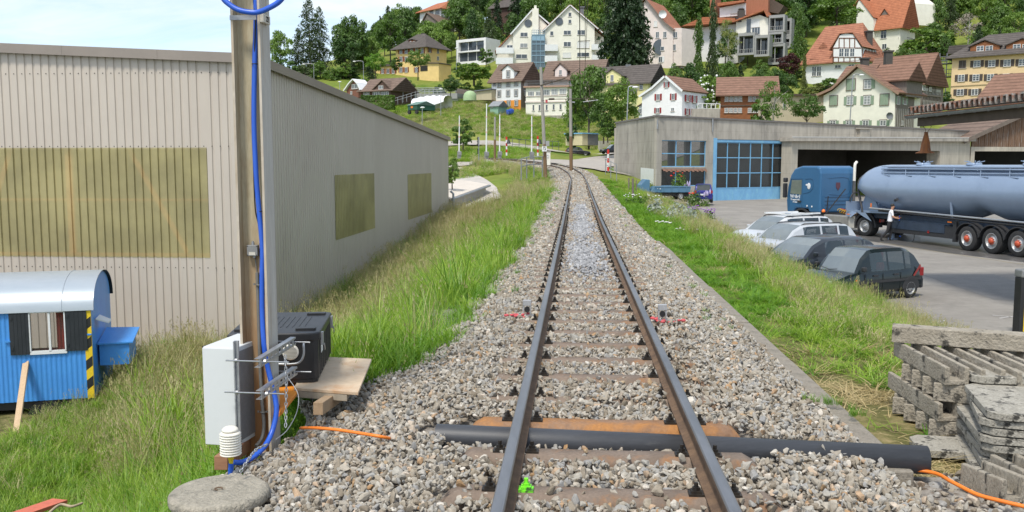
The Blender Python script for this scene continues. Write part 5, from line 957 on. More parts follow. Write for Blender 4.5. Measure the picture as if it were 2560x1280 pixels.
def car(name, label, loc, ang, Lc, W, Ht, pm, S, rails=None, wheels=(), wr=.3, detail=None):
 """S: list of stations (x from the nose, z bottom, z belt, z top, half width scale, kind) ; nose at +x"""
 root = thing(name, label, 'car', loc, ang); secs = []; n = len(S)
 for (x, zb, zs, zr_, hw, kd) in S:
  h = W/2*hw; cab = zr_ > zs + .05; tw = h*(.80 if cab else .88)
  k = (zr_-zs)
  secs.append([(h*.88,zb),(h*.985,zb+.10),(h,zb+(zs-zb)*.55),(h*.975,zs-.05),(h*.935,zs), (h*.935+(tw-h*.935)*(.9 if cab else .5), zs+k*.84), (tw*.86, zs+k*.985), (0, zr_+.012)])
 body = MB(); gs = {1: MB(), -1: MB()}; gw = MB(); gr = MB()
 for sg in (1, -1):
  for i in range(n-1):
   for j in range(7):
    q = [(S[i][0], sg*secs[i][j][0], secs[i][j][1]), (S[i+1][0], sg*secs[i+1][j][0], secs[i+1][j][1]), (S[i+1][0], sg*secs[i+1][j+1][0], secs[i+1][j+1][1]), (S[i][0], sg*secs[i][j+1][0], secs[i][j+1][1])]
    kd = S[i][5]; tgt = body
    if j == 4 and kd in 'g': tgt = gs[sg]
    if j == 6 and kd == 'w': tgt = gw
    if j == 6 and kd == 'r': tgt = gr
    if sg > 0: q = q[::-1]
    tgt.add(q, [(0,1,2,3)], 0, True)
  for i_, rv in ((0, False), (n-1, True)):
   q = [(S[i_][0], sg*a, c) for a, c in secs[i_]] + [(S[i_][0], 0, secs[i_][0][1])]; body.add(q, [tuple(range(9)) if (rv == (sg < 0)) else tuple(range(8,-1,-1))])
 bo = body.build('body', pm, root)
 for mb, nm in ((gs[1],'side_window'),(gs[-1],'side_window'),(gw,'windscreen'),(gr,'rear_window')):
  if mb.f: mb.build(nm, M_ws if nm == 'windscreen' else M_cg, root)
 bm = bmesh.new(); bm.from_mesh(bo.data); bmesh.ops.remove_doubles(bm, verts=bm.verts, dist=.0005); bm.to_mesh(bo.data); bm.free()
 for p in bo.data.polygons: p.use_smooth = True
 md = bo.modifiers.new('edge', 'EDGE_SPLIT'); md.split_angle = R(32)
 MB().box((Lc*-.42+.0,-W*.36,.45),(Lc*.2-.2,W*.36,.62)).build('seat_row', M_plas, root) if detail != 'lite' else None
 for (x, both) in wheels:
  for sd_ in (1, -1):
   y = sd_*(W/2-.10); add_wheel(root, x, y, wr, .2, sd_)
   a = MB(); P = [(math.cos(t)*wr*1.22, math.sin(t)*wr*1.22) for t in [math.pi*k/12 for k in range(13)]]; a.prism([(c_, s_) for c_, s_ in P], sd_*(W/2-.25), sd_*(W/2+.003), lambda u_, v_, t: (x+u_, t, wr+v_)); a.build('wheel_arch', M_plas, root)
 if rails:
  b = MB()
  for sd_ in (1, -1): b.tube([(rails[0], sd_*W*.335, rails[2]), (rails[0]-.15, sd_*W*.34, rails[2]+.05), (rails[1]+.15, sd_*W*.34, rails[2]+.05), (rails[1], sd_*W*.335, rails[2])], .02, n=6)
  b.build('roof_rail', rails[3], root)
 return root
def hatch_S(Lc, zs=.80, zh=.62, zt=1.38, cow=.28, rf=.42, rr=.86, tail=.985, zn=.55):
 X = lambda t: Lc/2 - t*Lc
 return [(X(0),.32,zn,zn+.01,.80,'b'),(X(.015),.22,zn+.03,zn+.05,.90,'b'),(X(.07),.20,zh,zh+.02,.97,'b'),(X(cow-.09),.20,zs-.08,zs-.04,1,'b'),(X(cow),.20,zs-.03,zs-.02,1,'w'),(X((cow+rf)/2),.20,zs-.015,(zs+zt)/2+.05,1,'w'),(X(rf),.20,zs,zt-.03,1,'g'),(X(rf+.05),.20,zs,zt,1,'g'),(X(rf+.175),.20,zs,zt+.01,1,'b'),(X(rf+.195),.20,zs,zt+.01,1,'g'),(X(rf+.36),.20,zs+.01,zt,1,'b'),(X(rf+.38),.20,zs+.02,zt,1,'g'),(X(rr),.20,zs+.03,zt-.05,.99,'r'),(X((rr+tail)/2),.22,zs+.03,(zt+zs)/2+.12,.97,'r'),(X(tail),.24,zs+.02,zs+.06,.95,'b'),(X(1),.30,zs-.10,zs-.08,.92,'b')]
HD = math.atan2(-.46, -.89)       # heading of the parked cars (nose towards the bank)
def place(u, v, z): return atz(u, v, z)
YZ = -2.1
rw = atz(2270, 744, YZ); hv = Vector((math.cos(HD), math.sin(HD), 0)); lf = Vector((-hv.y, hv.x, 0))
M_pg = paint('dark_green_black_paint', (.010,.018,.020), .3, .25)
cc = rw + hv*1.28 + lf*.68    # the visible flank is the car's left or right side
fl = 1 if (Vector((0,0,0)) - rw).dot(lf) > 0 else -1; cc = rw + hv*1.22 - lf*fl*.70
ax = car('hatchback_car', 'small dark green-black hatchback, the nearest parked car', (cc.x, cc.y, YZ), HD, 3.5, 1.56, 1.38, M_pg, hatch_S(3.5), wheels=((1.10,1),(-1.22,1)), wr=.275)
def car_details(root, Lc, W, zs, side, mirror_m=M_plas, lights=True, plate=None, strip=True, x_m=.62):
 s = side; y = s*W/2
 if strip: MB().box((-Lc*.46, y*1.0-.004 if s > 0 else y-.012, .50),(Lc*.30, y+.012 if s > 0 else y*1.0+.004, .56)).build('rubbing_strip', M_plas, root)
 for k in (1, -1):
  yy = k*W/2; MB().box((x_m-.03, min(yy*.98, yy*1.12), zs+.02),(x_m+.10, max(yy*.98, yy*1.12), zs+.15)).build('mirror', mirror_m, root, bevel=.03)
  for xh in (.28*Lc/3.5-.12, -.62*Lc/3.5): MB().box((xh-.09, yy-.008 if k > 0 else yy-.014, zs-.13),(xh+.09, yy+.014 if k > 0 else yy+.008, zs-.09)).build('door_handle', M_plas, root)
  b = MB();
  for xs_ in (.56*Lc/3.5, -.12*Lc/3.5, -.80*Lc/3.5): b.box((xs_-.006, yy-.003 if k > 0 else yy-.006, .28),(xs_+.006, yy+.006 if k > 0 else yy+.003, zs-.06))
  b.build('door_seam', M_blk, root)
 MB().box((Lc/2-.06,-W*.46,.22),(Lc/2+.05,W*.46,.48)).build('bumper', M_plas, root, bevel=.04); MB().box((-Lc/2-.05,-W*.46,.24),(-Lc/2+.07,W*.46,.52)).build('bumper', M_plas, root, bevel=.04)
M_tail = mat('red_tail_lamp', (.35,.02,.02), (.28,.015,.015), scale=6, rough=.25); M_amb = mat('amber_lens', (.85,.22,.02), (.8,.18,.02), scale=6, rough=.3); M_head = mat('clear_headlamp', (.6,.62,.62), (.5,.5,.5), scale=9, rough=.15)
def lamps(root, Lc, W, zs):
 for k in (1, -1):
  MB().box((-Lc/2-.012, k*W*.42-.09, zs-.22),(-Lc/2+.16, k*W*.42+.09, zs+.02)).build('tail_lamp', M_tail, root, bevel=.02)
  MB().box((Lc/2-.09, k*W*.36-.14, .50),(Lc/2+.004, k*W*.36+.14, .62)).build('headlamp', M_head, root, bevel=.02)
car_details(ax, 3.5, 1.56, .80, 1); lamps(ax, 3.5, 1.56, .80)
MB().box((.86,-.79,.58),(.90,.79,.62)).build('side_indicator', M_amb, ax); b = MB()
for k in (1, -1):
 yy = k*.782; b.add([(-1.28,yy,.62),(-1.35,yy,.60),(-1.60,yy*.985,.86),(-1.56,yy*.985,.92)], [(0,1,2,3) if k < 0 else (3,2,1,0)])
b.build('red_flash', mat('dull_red_decal',(.30,.035,.03),(.25,.03,.025),scale=8), ax)
MB().tube([(.86,.1,.84),(.95,-.1,.82),(.84,-.5,.86)], .012, n=5).build('wiper', M_plas, ax)
def roofcar(u_rear, v_roof, Lc, W, zt):
 D = 26;
 for _ in range(8): p = at(u_rear, v_roof, D); D *= (CAMZ - (YZ + zt)) / (CAMZ - p.z)
 return at(u_rear, v_roof, D)
p = roofcar(2160, 592, 4.3, 1.75, 1.42); c_ = p + hv*1.75 - lf*fl*.4; M_gr = paint('dark_grey_paint', (.035,.042,.052), .5, .3)
gc = car('hatchback_car', 'dark grey five-door hatchback parked behind the dark green-black one', (c_.x, c_.y, YZ), HD, 4.25, 1.76, 1.46, M_gr, hatch_S(4.25, .95, .78, 1.46, .26, .44, .84, .985, .66), wheels=((1.35,1),(-1.25,1)), wr=.31); car_details(gc, 4.25, 1.76, .95, 1, M_gr, strip=False, x_m=.75); lamps(gc, 4.25, 1.76, .95)
M_si = paint('silver_paint', (.52,.54,.56), .5, .3); M_si2 = paint('pale_silver_paint', (.60,.61,.62), .4, .32)
p = roofcar(2100, 556, 4.6, 1.78, 1.5); c_ = p + hv*1.75 - lf*fl*.45
sc1 = car('estate_car', 'silver estate car with black roof rails, second from the loading bay', (c_.x, c_.y, YZ), HD, 4.6, 1.78, 1.5, M_si, hatch_S(4.6, .98, .80, 1.50, .25, .42, .90, .985, .66), rails=(.35,-1.7,1.46,M_blk), wheels=((1.4,1),(-1.35,1)), wr=.31); car_details(sc1, 4.6, 1.78, .98, 1, M_si, strip=False, x_m=.85); lamps(sc1, 4.6, 1.78, .98)
p = roofcar(2050, 537, 4.7, 1.8, 1.55); c_ = p + hv*1.7 - lf*fl*.45
sc2 = car('estate_car', 'pale silver estate with white cross bars on its roof, nearest the lorry cab', (c_.x, c_.y, YZ), HD, 4.7, 1.8, 1.55, M_si2, hatch_S(4.7, 1.0, .82, 1.54, .25, .42, .90, .985, .68), rails=(.4,-1.75,1.5,M_blk), wheels=((1.4,1),(-1.4,1)), wr=.32); car_details(sc2, 4.7, 1.8, 1.0, 1, M_si2, strip=False, x_m=.85); lamps(sc2, 4.7, 1.8, 1.0)
b = MB();
for x in (.1, -1.0): b.box((x-.04,-.72,1.60),(x+.04,.72,1.64))
for y in (.62,-.62): b.box((-1.5,y-.05,1.60),(.3,y+.05,1.66))
b.build('roof_bar', M_white, sc2)
def farcar(u, v, D, ang, lab, pm, L_=4.0, W_=1.65, Ht=1.42):
 p = at(u, v, D); z = H(p.x, p.y) + .2; r_ = car('hatchback_car', lab, (p.x, p.y, p.z), ang, L_, W_, Ht, pm, hatch_S(L_, .85, .68, Ht, .28, .44, .86, .985, .6), wheels=((L_*.31,1),(-L_*.31,1)), wr=.30, detail='lite'); lamps(r_, L_, W_, .85); return r_
farcar(1445, 389.5, 146, R(-6), 'small black hatchback driving on the road beyond the crossing', paint('black_paint', (.012,.012,.014), .3, .25))
farcar(1533, 385, 135, R(200), 'dark car by the corner of the workshop, half hidden behind it', paint('black_blue_paint', (.015,.018,.025), .3, .25))
M_sm = paint('deep_blue_paint', (.025,.025,.20), .3, .3); pS = at(1757, 506, 74); sm = car('compact_car', 'tiny dark blue two-seater seen from behind, in front of the blue doors', (pS.x, pS.y, pS.z), R(80), 2.5, 1.52, 1.53, M_sm, hatch_S(2.5, .95, .82, 1.53, .16, .38, .86, .985, .7), wheels=((.9,1),(-.9,1)), wr=.29, detail='lite'); lamps(sm, 2.5, 1.52, 1.0); MB().box((-1.30,-.26,.62),(-1.262,.26,.74)).build('number_plate', M_white, sm)
M_tb = paint('dusty_blue_paint', (.09,.20,.31), .1, .5); pT = at(1672, 499, 73); tp = thing('tipper_truck', 'small dusty blue tipper truck half hidden behind the flowers', 'truck', (pT.x, pT.y, pT.z), R(4))
b = MB(); b.prism([(-1.9,.7),(1.9,.7),(2.05,1.25),(1.3,1.28),(-1.6,1.28),(-2.1,.8)], -.9, .9, lambda x,z,t: (x,t,z)); b.build('tipper_body', M_tb, tp, bevel=.03); b = MB();
for i in range(5): x = -1.5+i*.75; b.box((x,-.96,.75),(x+.08,-.901,1.25))
b.box((-1.7,-.95,1.20),(1.9,-.901,1.28)).build('body_rib', M_tb, tp); MB().prism([(-3.2,.55),(-2.15,.55),(-2.15,1.9),(-2.6,1.95),(-3.1,1.4),(-3.2,1.0)], -.85, .85, lambda x,z,t: (x,t,z)).build('cab', M_tb, tp, bevel=.06); MB().box((-3.1,-.6,.35),(1.9,.6,.7)).build('chassis', M_plas, tp); tp.scale = (.8,.8,.85)
for x in (-2.6, 1.0):
 for s in (1,-1): add_wheel(tp, x, s*.75, .34, .2, s)
# ---------------- lorry
M_tk = paint('truck_blue_paint', (.04,.135,.27), .15, .3); M_sb = mat('silo_grey_blue', (.25,.325,.44), (.22,.29,.40), scale=.6, rough=.38, fine=.03, coat=.4, metal=.1, c3=(.18,.24,.34), s3=.8, r3=(.55,.8))
dw = atz(2160.6, 590.5, -2.05); th_ = Vector((-.42,.907,0)); rt = Vector((.907,.42,0)); org = dw + rt*1.25
lr = thing('lorry_tractor', 'blue tractor unit of the silo lorry, parked in front of the loading bay', 'lorry', (org.x, org.y, -2.05), math.atan2(th_.y, th_.x))
b = MB(); pf = [(3.15,1.0),(3.95,1.0),(4.05,1.18),(5.0,1.18),(5.15,.95),(5.66,.95),(5.74,1.6),(5.66,2.35),(5.45,3.0),(5.15,3.36),(4.6,3.50),(3.5,3.50),(3.22,3.40),(3.15,3.1)]
b.prism(pf, -1.22, 1.22, lambda x,z,t: (x,t,z)); b.build('cab', M_tk, lr, bevel=.13, bseg=4)
b = MB(); b.box((5.0,-1.23,.35),(5.85,1.23,.97)); b.build('bumper', M_tk, lr, bevel=.08); MB().box((3.2,-.55,.55),(-1.1,.55,.95)).box((3.1,-1.0,.5),(5.0,1.0,1.02)).build('chassis', M_plas, lr)
for s in (1,-1):
 y = s*1.225; f_ = lambda a, c, t: (a, t, c)
 MB().prism([(4.55,1.95),(5.42,1.98),(5.32,2.72),(4.55,2.74)], min(y,y+s*.012), max(y,y+s*.012), f_).build('side_window', M_cg if 0 else glassmat('truck_glass',(.12,.14,.12),.06), lr, bevel=.004)
 fb = MB(); fb.tube([(4.5,y+s*.004,1.10),(4.5,y+s*.004,2.8),(5.36,y+s*.004,2.78),(5.5,y+s*.004,1.95),(5.5,y+s*.004,1.2)], .012, n=4); fb.tube(smooth([(4.3,y+s*.004,2.78),(3.75,y+s*.004,2.78),(3.7,y+s*.004,2.35),(3.95,y+s*.004,2.1),(4.45,y+s*.004,2.0)],4), .01, n=4); fb.build('door_seam', mat('truck_blue_shadow_gap',(.02,.08,.16),(.02,.07,.14),scale=3), lr)
 MB().box((4.56,min(y,y+s*.04),1.52),(4.82,max(y,y+s*.04),1.62)).build('door_handle', M_plas, lr); MB().box((5.62,min(y,y+s*.28),1.75),(5.74,max(y,y+s*.28),2.55)).box((5.6,min(y,y+s*.22),2.6),(5.8,max(y,y+s*.22),2.85)).build('mirror', M_plas, lr, bevel=.05)
 a = MB(); P = [(math.cos(t)*.70, math.sin(t)*.70) for t in [math.pi*(-.02+k*1.04/14) for k in range(15)]] + [(math.cos(t)*.60, math.sin(t)*.60) for t in [math.pi*(1.02-k*1.04/14) for k in range(15)]]
 for xx in (4.52, 0): c = MB(); c.prism(P, s*.78, s*1.245, lambda u_,v_,t,xx=xx: (xx+u_, t, .52+v_)); c.build('mudguard', M_plas, lr)
 add_wheel(lr, 4.52, s*1.06, .5, .3, s, None, True); add_wheel(lr, 0, s*1.02, .5, .5, s, None, True)
 MB().box((1.15,min(s*.75,s*1.2),.35),(2.9,max(s*.75,s*1.2),.95)).build('fuel_tank', mat('dull_aluminium',(.34,.33,.30),(.27,.26,.24),scale=3,rough=.5,metal=.4), lr, bevel=.05)
MB().box((.72,1.0,.35),(1.12,1.22,.98)).build('battery_box', mat('cream_metal',(.50,.48,.42),(.42,.40,.35),scale=4), lr, bevel=.02)
MB().prism([(5.70,1.75),(5.52,2.7)], -1.05, 1.05, lambda x,z,t: (x+.02,t,z), cap=False).add([(5.72,-1.05,1.75),(5.72,1.05,1.75),(5.56,1.05,2.75),(5.56,-1.05,2.75)], [(0,1,2,3)]).build('windscreen', M_cg, lr)
tx1 = text_mesh('Weibel', .26, 'lettering', M_white, lr, (5.02,1.236,1.83), (math.pi/2,0,math.pi), bold=.008); text_mesh('Transport AG', .12, 'lettering', M_white, lr, (5.02,1.236,1.66), (math.pi/2,0,math.pi), bold=.006); text_mesh('Herisau', .11, 'lettering', M_white, lr, (5.02,1.236,1.53), (math.pi/2,0,math.pi), bold=.004)
b = MB(); b.sphere((4.0,1.235,2.42), .14, 8, 0, (.9,.08,1.25)); b.sphere((4.14,1.235,2.48), .07, 6, 0, (1.6,.08,.8)); b.build('white_emblem', M_white, lr); MB().cyl((4.08,1.235,1.35),(4.08,1.245,1.35),.05,n=10).cyl((3.72,1.235,1.33),(3.72,1.245,1.33),.05,n=10).build('side_badge', M_white, lr)
b = MB(); b.add([(3.148,y*1.0,z) for y, z in ((.14,2.62),(-.14,2.62),(-.15,2.38),(0,2.2),(.15,2.38))] + [(3.13,y,z) for y, z in ((.14,2.62),(-.14,2.62),(-.15,2.38),(0,2.2),(.15,2.38))], [(9,8,7,6,5)] + [(i,(i+1)%5,5+(i+1)%5,5+i) for i in range(5)]); b.build('rear_badge', mat('dark_red_badge',(.12,.05,.07),(.10,.04,.06),scale=9), lr)
b = MB(); b.tube(smooth([(3.14,.7,2.85),(3.14,-.7,2.85),(3.14,-.7,2.0),(3.14,.6,2.0)],3), .012, n=4)
for z in (1.85, 1.65, 1.45): b.box((3.125,-.9,z),(3.155,.9,z+.04))
b.build('rear_rib', M_tk, lr)
b = MB(); b.cyl((3.0,-1.0,.9),(3.0,-1.0,2.7),.085,n=10); b.tube([(3.0,-1.0,2.7),(3.0,-1.0,3.45),(3.0,-1.03,3.62),(3.0,-1.14,3.72)], .075, n=10, mi=1); b.build('exhaust_stack', [mat('dark_exhaust',(.10,.10,.10),(.16,.16,.16),scale=5,rough=.5,metal=.5), M_cream], lr)
MB().lathe([(.001,.17),(.07,.14),(.10,.05),(.10,0),(.001,0)], (3.05,1.05,1.05), 12).build('amber_beacon', M_amb, lr); MB().beam((2.95,.95,1.0),(2.4,.2,2.3),.05,.05).beam((2.95,.85,1.9),(3.02,.85,1.2),.04,.04).build('rear_strut', M_plas, lr)
M_coil = mat('red_air_hose', (.5,.04,.02), (.4,.03,.02), scale=8, rough=.5); M_coy = mat('yellow_air_hose', (.6,.4,.03), (.5,.33,.03), scale=8)
for m_, y0, ph_ in ((M_coil,.15,0),(M_coy,.3,1),(M_plas,-.1,2)):
 b = MB(); b.tube([(2.7-k*.022+0*ph_, y0 + .13*math.cos(k*.9), 1.15 + .10*math.sin(k*.9) - .12*math.sin(math.pi*k/75)) for k in range(76)], .018, n=5); b.build('air_hose', m_, lr)
MB().lathe([(.5,.98),(.5,1.1),(.001,1.1)], (0,0,0), 20).build('fifth_wheel', M_plas, lr); b = MB(); b.box((-.9,.9,.75),(-.82,1.15,.9)); b.build('tail_lamp', M_tail, lr)
# ---------------- silo trailer
w1_ = atz(2415, 627, -2.1); tv = Vector((-.25,.968,0)).normalized(); tr_ = Vector((tv.y,-tv.x,0)); og = w1_ + tr_*1.25
tl = thing('silo_trailer', 'long grey-blue silo trailer with three axles, its tank cut by the right border', 'trailer', (og.x, og.y, -2.1), math.atan2(tv.y, tv.x))
ztop = 3.62; Ry = 1.24; X0, X1 = 8.45, -6.2; NX, NT = 60, 36; b = MB(); vs = []
def zbot(x):
 h = lambda c, wd, dp: dp*max(0, 1-abs(x-c)/wd)
 return float(np.interp(x, [-6.2,-5,-3.6,-1.2,-.2,.8,4.6,6.2,7.6,8.45], [2.2,1.6,1.28,1.30,1.62,1.30,1.24,1.42,1.95,2.5]))
for i in range(NX+1):
 t = i/NX; x = X0 + (X1-X0)*t; d = min(1, (X0-x)/1.9, (x-X1)/1.6 if x-X1 < 1.6 else 1); d = max(d, 0); k = max(0, 1-(1-d)**2.5)**(1/2.3); zc_t = 2.38 + .12*(1-d); zt_ = zc_t + (ztop-zc_t)*k; zb_ = zc_t - (zc_t - zbot(x))*k if 1 else 0
 for j in range(NT):
  a = 2*math.pi*j/NT; cy, sy = math.cos(a), math.sin(a)
  if sy >= 0: y = Ry*k*cy; z = zc_t + (zt_-zc_t)*sy
  else:
   dd = (2.38-zbot(x))/.95; pw_ = 1 + .55*max(0, dd-.6); y = Ry*k*math.copysign(abs(cy)**(1/pw_ if pw_ < 1 else 1), cy)*(1 - .16*max(0, dd-.5)*abs(sy)); z = zc_t - (zc_t-zb_)*abs(sy)
  vs.append((x, y, z))
b.add(vs, [(i*NT+j, (i+1)*NT+j, (i+1)*NT+(j+1)%NT, i*NT+(j+1)%NT) for i in range(NX) for j in range(NT)], 0, True); b.build('silo_tank', M_sb, tl)
b = MB()
for s in (1,-1):
 b.add([(8.3,s*.55,1.25),(6.2,s*.9,1.25),(7.5,s*.6,2.6),(8.3,s*.45-s*.05,1.25),(6.2,s*.8,1.25),(7.5,s*.5,2.6)], [(0,1,2),(5,4,3),(0,3,4,1),(1,4,5,2),(2,5,3,0)])
b.add([(8.6,-1.1,1.3),(8.6,1.1,1.3),(5.0,1.15,1.42),(5.0,-1.15,1.42),(8.6,-1.1,1.2),(8.6,1.1,1.2),(5.0,1.15,1.3),(5.0,-1.15,1.3)], [(0,1,2,3),(7,6,5,4),(0,4,5,1),(1,5,6,2),(2,6,7,3),(3,7,4,0)])
b.add([(8.75,1.0,1.3),(7.6,1.2,1.25),(8.1,1.2,.95),(8.75,1.05,1.0),(6.9,1.2,1.25),(6.4,1.2,.85),(7.0,1.22,1.05)], [(0,1,2,3),(1,4,5,6)]); b.box((8.6,-1.05,1.3),(8.75,1.05,1.75)); b.build('front_support', M_sb, tl)
MB().box((-6,-.75,1.0),(8.2,-.5,1.25)).box((-6,.5,1.0),(8.2,.75,1.25)).box((-6,-.5,1.05),(-5.8,.5,1.2)).box((1.5,-1.0,.62),(5.2,1.12,1.0)).build('chassis', mat('dark_blue_chassis',(.035,.055,.09),(.025,.04,.065),scale=4,rough=.5), tl)
b = MB(); b.tube([(6.6,1.2,1.50),(-6,1.26,1.34)], .045, n=8); b.build('side_pipe', mat('bare_steel_pipe',(.48,.47,.44),(.35,.38,.42),scale=3,rough=.35,metal=.6,stretch=(.3,1,1)), tl)
b = MB(); b.tube(smooth([(6.0,1.12,1.40),(3,1.2,1.36),(-.5,1.2,1.28),(-6,1.2,1.2)],6), .05, n=8); b.tube(smooth([(8.2,-.3,3.45),(8.35,.55,2.9),(8.0,.85,2.2),(7.4,1.1,1.6),(7.2,1.15,1.2)],6), .05, n=8); b.tube([(8.6,.6+.32*math.cos(a),1.75+.45*math.sin(a)) for a in [k*.4 for k in range(9)]], .04, n=6); b.build('black_hose', M_plas, tl)
b = MB(); rzz = 3.42; b.tube([(6.1,.98,rzz),(-6,.98,rzz)], .035, n=8); b.tube([(6.1,.98,rzz-.18),(-6,.98,rzz-.16)], .022, n=6);
for k in range(8):
 x = 5.9 - k*1.55; b.tube([(x,.98,rzz+.05),(x,.98,rzz-.35),(x,1.12,rzz-.6)], .028, n=6); b.tube([(x,.98,rzz-.3),(x-.5,1.05,rzz-.32)], .02, n=5)
b.box((-6,.55,3.5),(6.2,.92,3.54)); b.build('walkway_rail', M_sb, tl)
for x in (4.4, 1.2, -1.9):
 b = MB(); b.lathe([(.32,0),(.32,.06),(.28,.1),(.001,.11)], (x,0,3.60), 18)
 for k in range(5): a = k*1.257; b.beam((x+.2*math.cos(a),.2*math.sin(a),3.72),(x+.42*math.cos(a),.42*math.sin(a),3.78),.04,.03)
 b.build('manhole_lid', M_sb, tl)
for x in (0, -1.36, -2.72):
 for s in (1,-1):
  add_wheel(tl, x, s*1.06, .525, .38, s, M_hubr, True); c = MB(); P = [(math.cos(t)*.70, math.sin(t)*.66) for t in [math.pi*(.06+k*.90/14) for k in range(15)]] + [(math.cos(t)*.66, math.sin(t)*.62) for t in [math.pi*(.96-k*.90/14) for k in range(15)]]
  c.prism(P, s*.86, s*1.28, lambda u_,v_,t,xx=x: (xx+u_, t, .53+v_)); c.build('mudguard', M_plas, tl)
b = MB(); b.box((.9,1.05,.42),(5.0,1.1,.95)); b.box((.75,1.02,.3),(.95,1.15,1.2)); b.box((5.05,.6,.35),(5.35,1.1,.95)); b.build('side_guard', M_plas, tl)
for x in (5.3,): b = MB(); b.cyl((x,.8,.12),(x,.8,1.1),.07).box((x-.15,.65,.05),(x+.15,.95,.12)); b.build('landing_leg', M_sb, tl)
b = MB(); b.box((4.3,1.102,.75),(4.9,1.108,.83)); b.build('reflector_plate', mat('pale_red_plate',(.65,.40,.38),(.6,.36,.34),scale=5), tl); b = MB(); b.cyl((2.5,1.10,.62),(2.5,1.12,.62),.07); b.build('red_reflector', M_tail, tl)
b = MB(); b.box((6.5,1.16,1.52),(6.56,1.2,1.74)).box((8.2,1.19,1.08),(8.4,1.21,1.13)).box((1.0,1.16,1.12),(1.25,1.19,1.17)); b.build('marker_lamp', M_amb, tl)
MB().tube([(4.7,1.22,1.95),(4.5,1.26,2.0)], .07, n=8).build('tank_valve', M_plas, tl); b = MB(); b.beam((1.2,1.0,1.3),(1.2,1.1,2.0),.1,.05); b.build('tank_bracket', M_sb, tl)
# ---------------- man washing the lorry
def skin_body(name, joints, edges, mats, parent, sub=2, assign=None):
 me = bpy.data.meshes.new(name); me.from_pydata([j[:3] for j in joints], edges, []); o = bpy.data.objects.new(name, me); C.objects.link(o); o.parent = parent
 sk = o.modifiers.new('skin', 'SKIN'); sk.use_smooth_shade = True
 for i, j in enumerate(joints): me.skin_vertices[0].data[i].radius = (j[3], j[4] if len(j) > 4 else j[3])
 me.skin_vertices[0].data[0].use_root = True
 s = o.modifiers.new('sub', 'SUBSURF'); s.levels = s.render_levels = sub
 dg = bpy.context.evaluated_depsgraph_get(); m2 = bpy.data.meshes.new_from_object(o.evaluated_get(dg)); o.modifiers.clear(); o.data = m2; m2.materials.clear()
 for m in mats: m2.materials.append(m)
 if assign:
  for p in m2.polygons: p.material_index = assign(p.center); p.use_smooth = True
 return o
M_skin = mat('skin', (.52,.28,.18), (.46,.24,.15), scale=9, rough=.6); M_shirt = mat('white_shirt', (.78,.78,.80), (.72,.72,.74), scale=7, rough=.9, bump=.3, bscale=12); M_trs = mat('black_work_trousers', (.018,.018,.020), (.03,.03,.032), scale=7, rough=.9); M_hair = mat('dark_hair', (.02,.017,.015), (.035,.03,.027), scale=20, rough=.7)
pm = atz(2222, 604, YZ); man = thing('person', 'man in white T-shirt and black trousers hosing down the lorry', 'person', (pm.x, pm.y, YZ), R(-12))
J = [(0,0,.93,.155,.12),(.02,0,1.10,.15,.12),(.05,0,1.30,.165,.12),(.07,0,1.45,.10,.08),(.09,0,1.52,.055,.055),(.11,0,1.60,.075,.085),(.115,0,1.69,.085,.085),(.11,0,1.76,.06,.06),
 (.05,.17,1.42,.065),(.10,.25,1.17,.05),(.36,.20,1.14,.038),(.42,.18,1.15,.03), (.05,-.17,1.42,.065),(.10,-.25,1.17,.05),(.34,-.20,1.10,.038),(.40,-.17,1.12,.03),
 (.0,.10,.86,.10),(.10,.11,.50,.072),(.06,.11,.12,.05),(.10,.11,.05,.045),(.22,.12,.04,.04), (-.02,-.10,.86,.10),(-.10,-.11,.50,.072),(-.36,-.11,.20,.05),(-.37,-.11,.09,.045),(-.25,-.11,.04,.04)]
E = [(0,1),(1,2),(2,3),(3,4),(4,5),(5,6),(6,7),(2,8),(8,9),(9,10),(10,11),(2,12),(12,13),(13,14),(14,15),(0,16),(16,17),(17,18),(18,19),(19,20),(0,21),(21,22),(22,23),(23,24),(24,25)]
def asg(c):
 if c.z < .13: return 3
 if c.z < .97: return 2
 if c.z > 1.50: return 0
 if (abs(c.y) > .14 and c.z < 1.24 and (c.x > .03)) and (abs(c.y) > .185 or c.x > .18): return 0
 return 1
skin_body('body', J, E, [M_skin, M_shirt, M_trs, M_blk], man, 2, asg)
MB().sphere((.095,0,1.715), .095, 8, 0, (1,.95,.85)).build('hair', M_hair, man)
b = MB(); b.box((.195,-.035,1.655),(.203,-.02,1.665)).box((.195,.02,1.655),(.203,.035,1.665)); b.build('eyes', M_blk, man); MB().add([(.19,-.012,1.65),(.19,.012,1.65),(.215,0,1.625),(.19,0,1.615)], [(0,1,2),(1,3,2),(3,0,2)]).build('nose', M_skin, man)
for s in (1,-1):
 b = MB()
 for k in range(4): b.tube([(.42,s*(.19-k*.018)+.0,1.165-k*.002),(.46,s*(.18-k*.018),1.165-k*.012),(.468,s*(.175-k*.015),1.14-k*.008),(.445,s*(.17-k*.015),1.125)], .009, n=6)
 b.tube([(.41,s*.165,1.17),(.445,s*.15,1.175),(.46,s*.145,1.155)], .010, n=6); b.build('hand', M_skin, man)
b = MB(); b.box((-.14,-.13,.93),(.15,.13,.975)); b.build('belt', M_blk, man, bevel=.02)
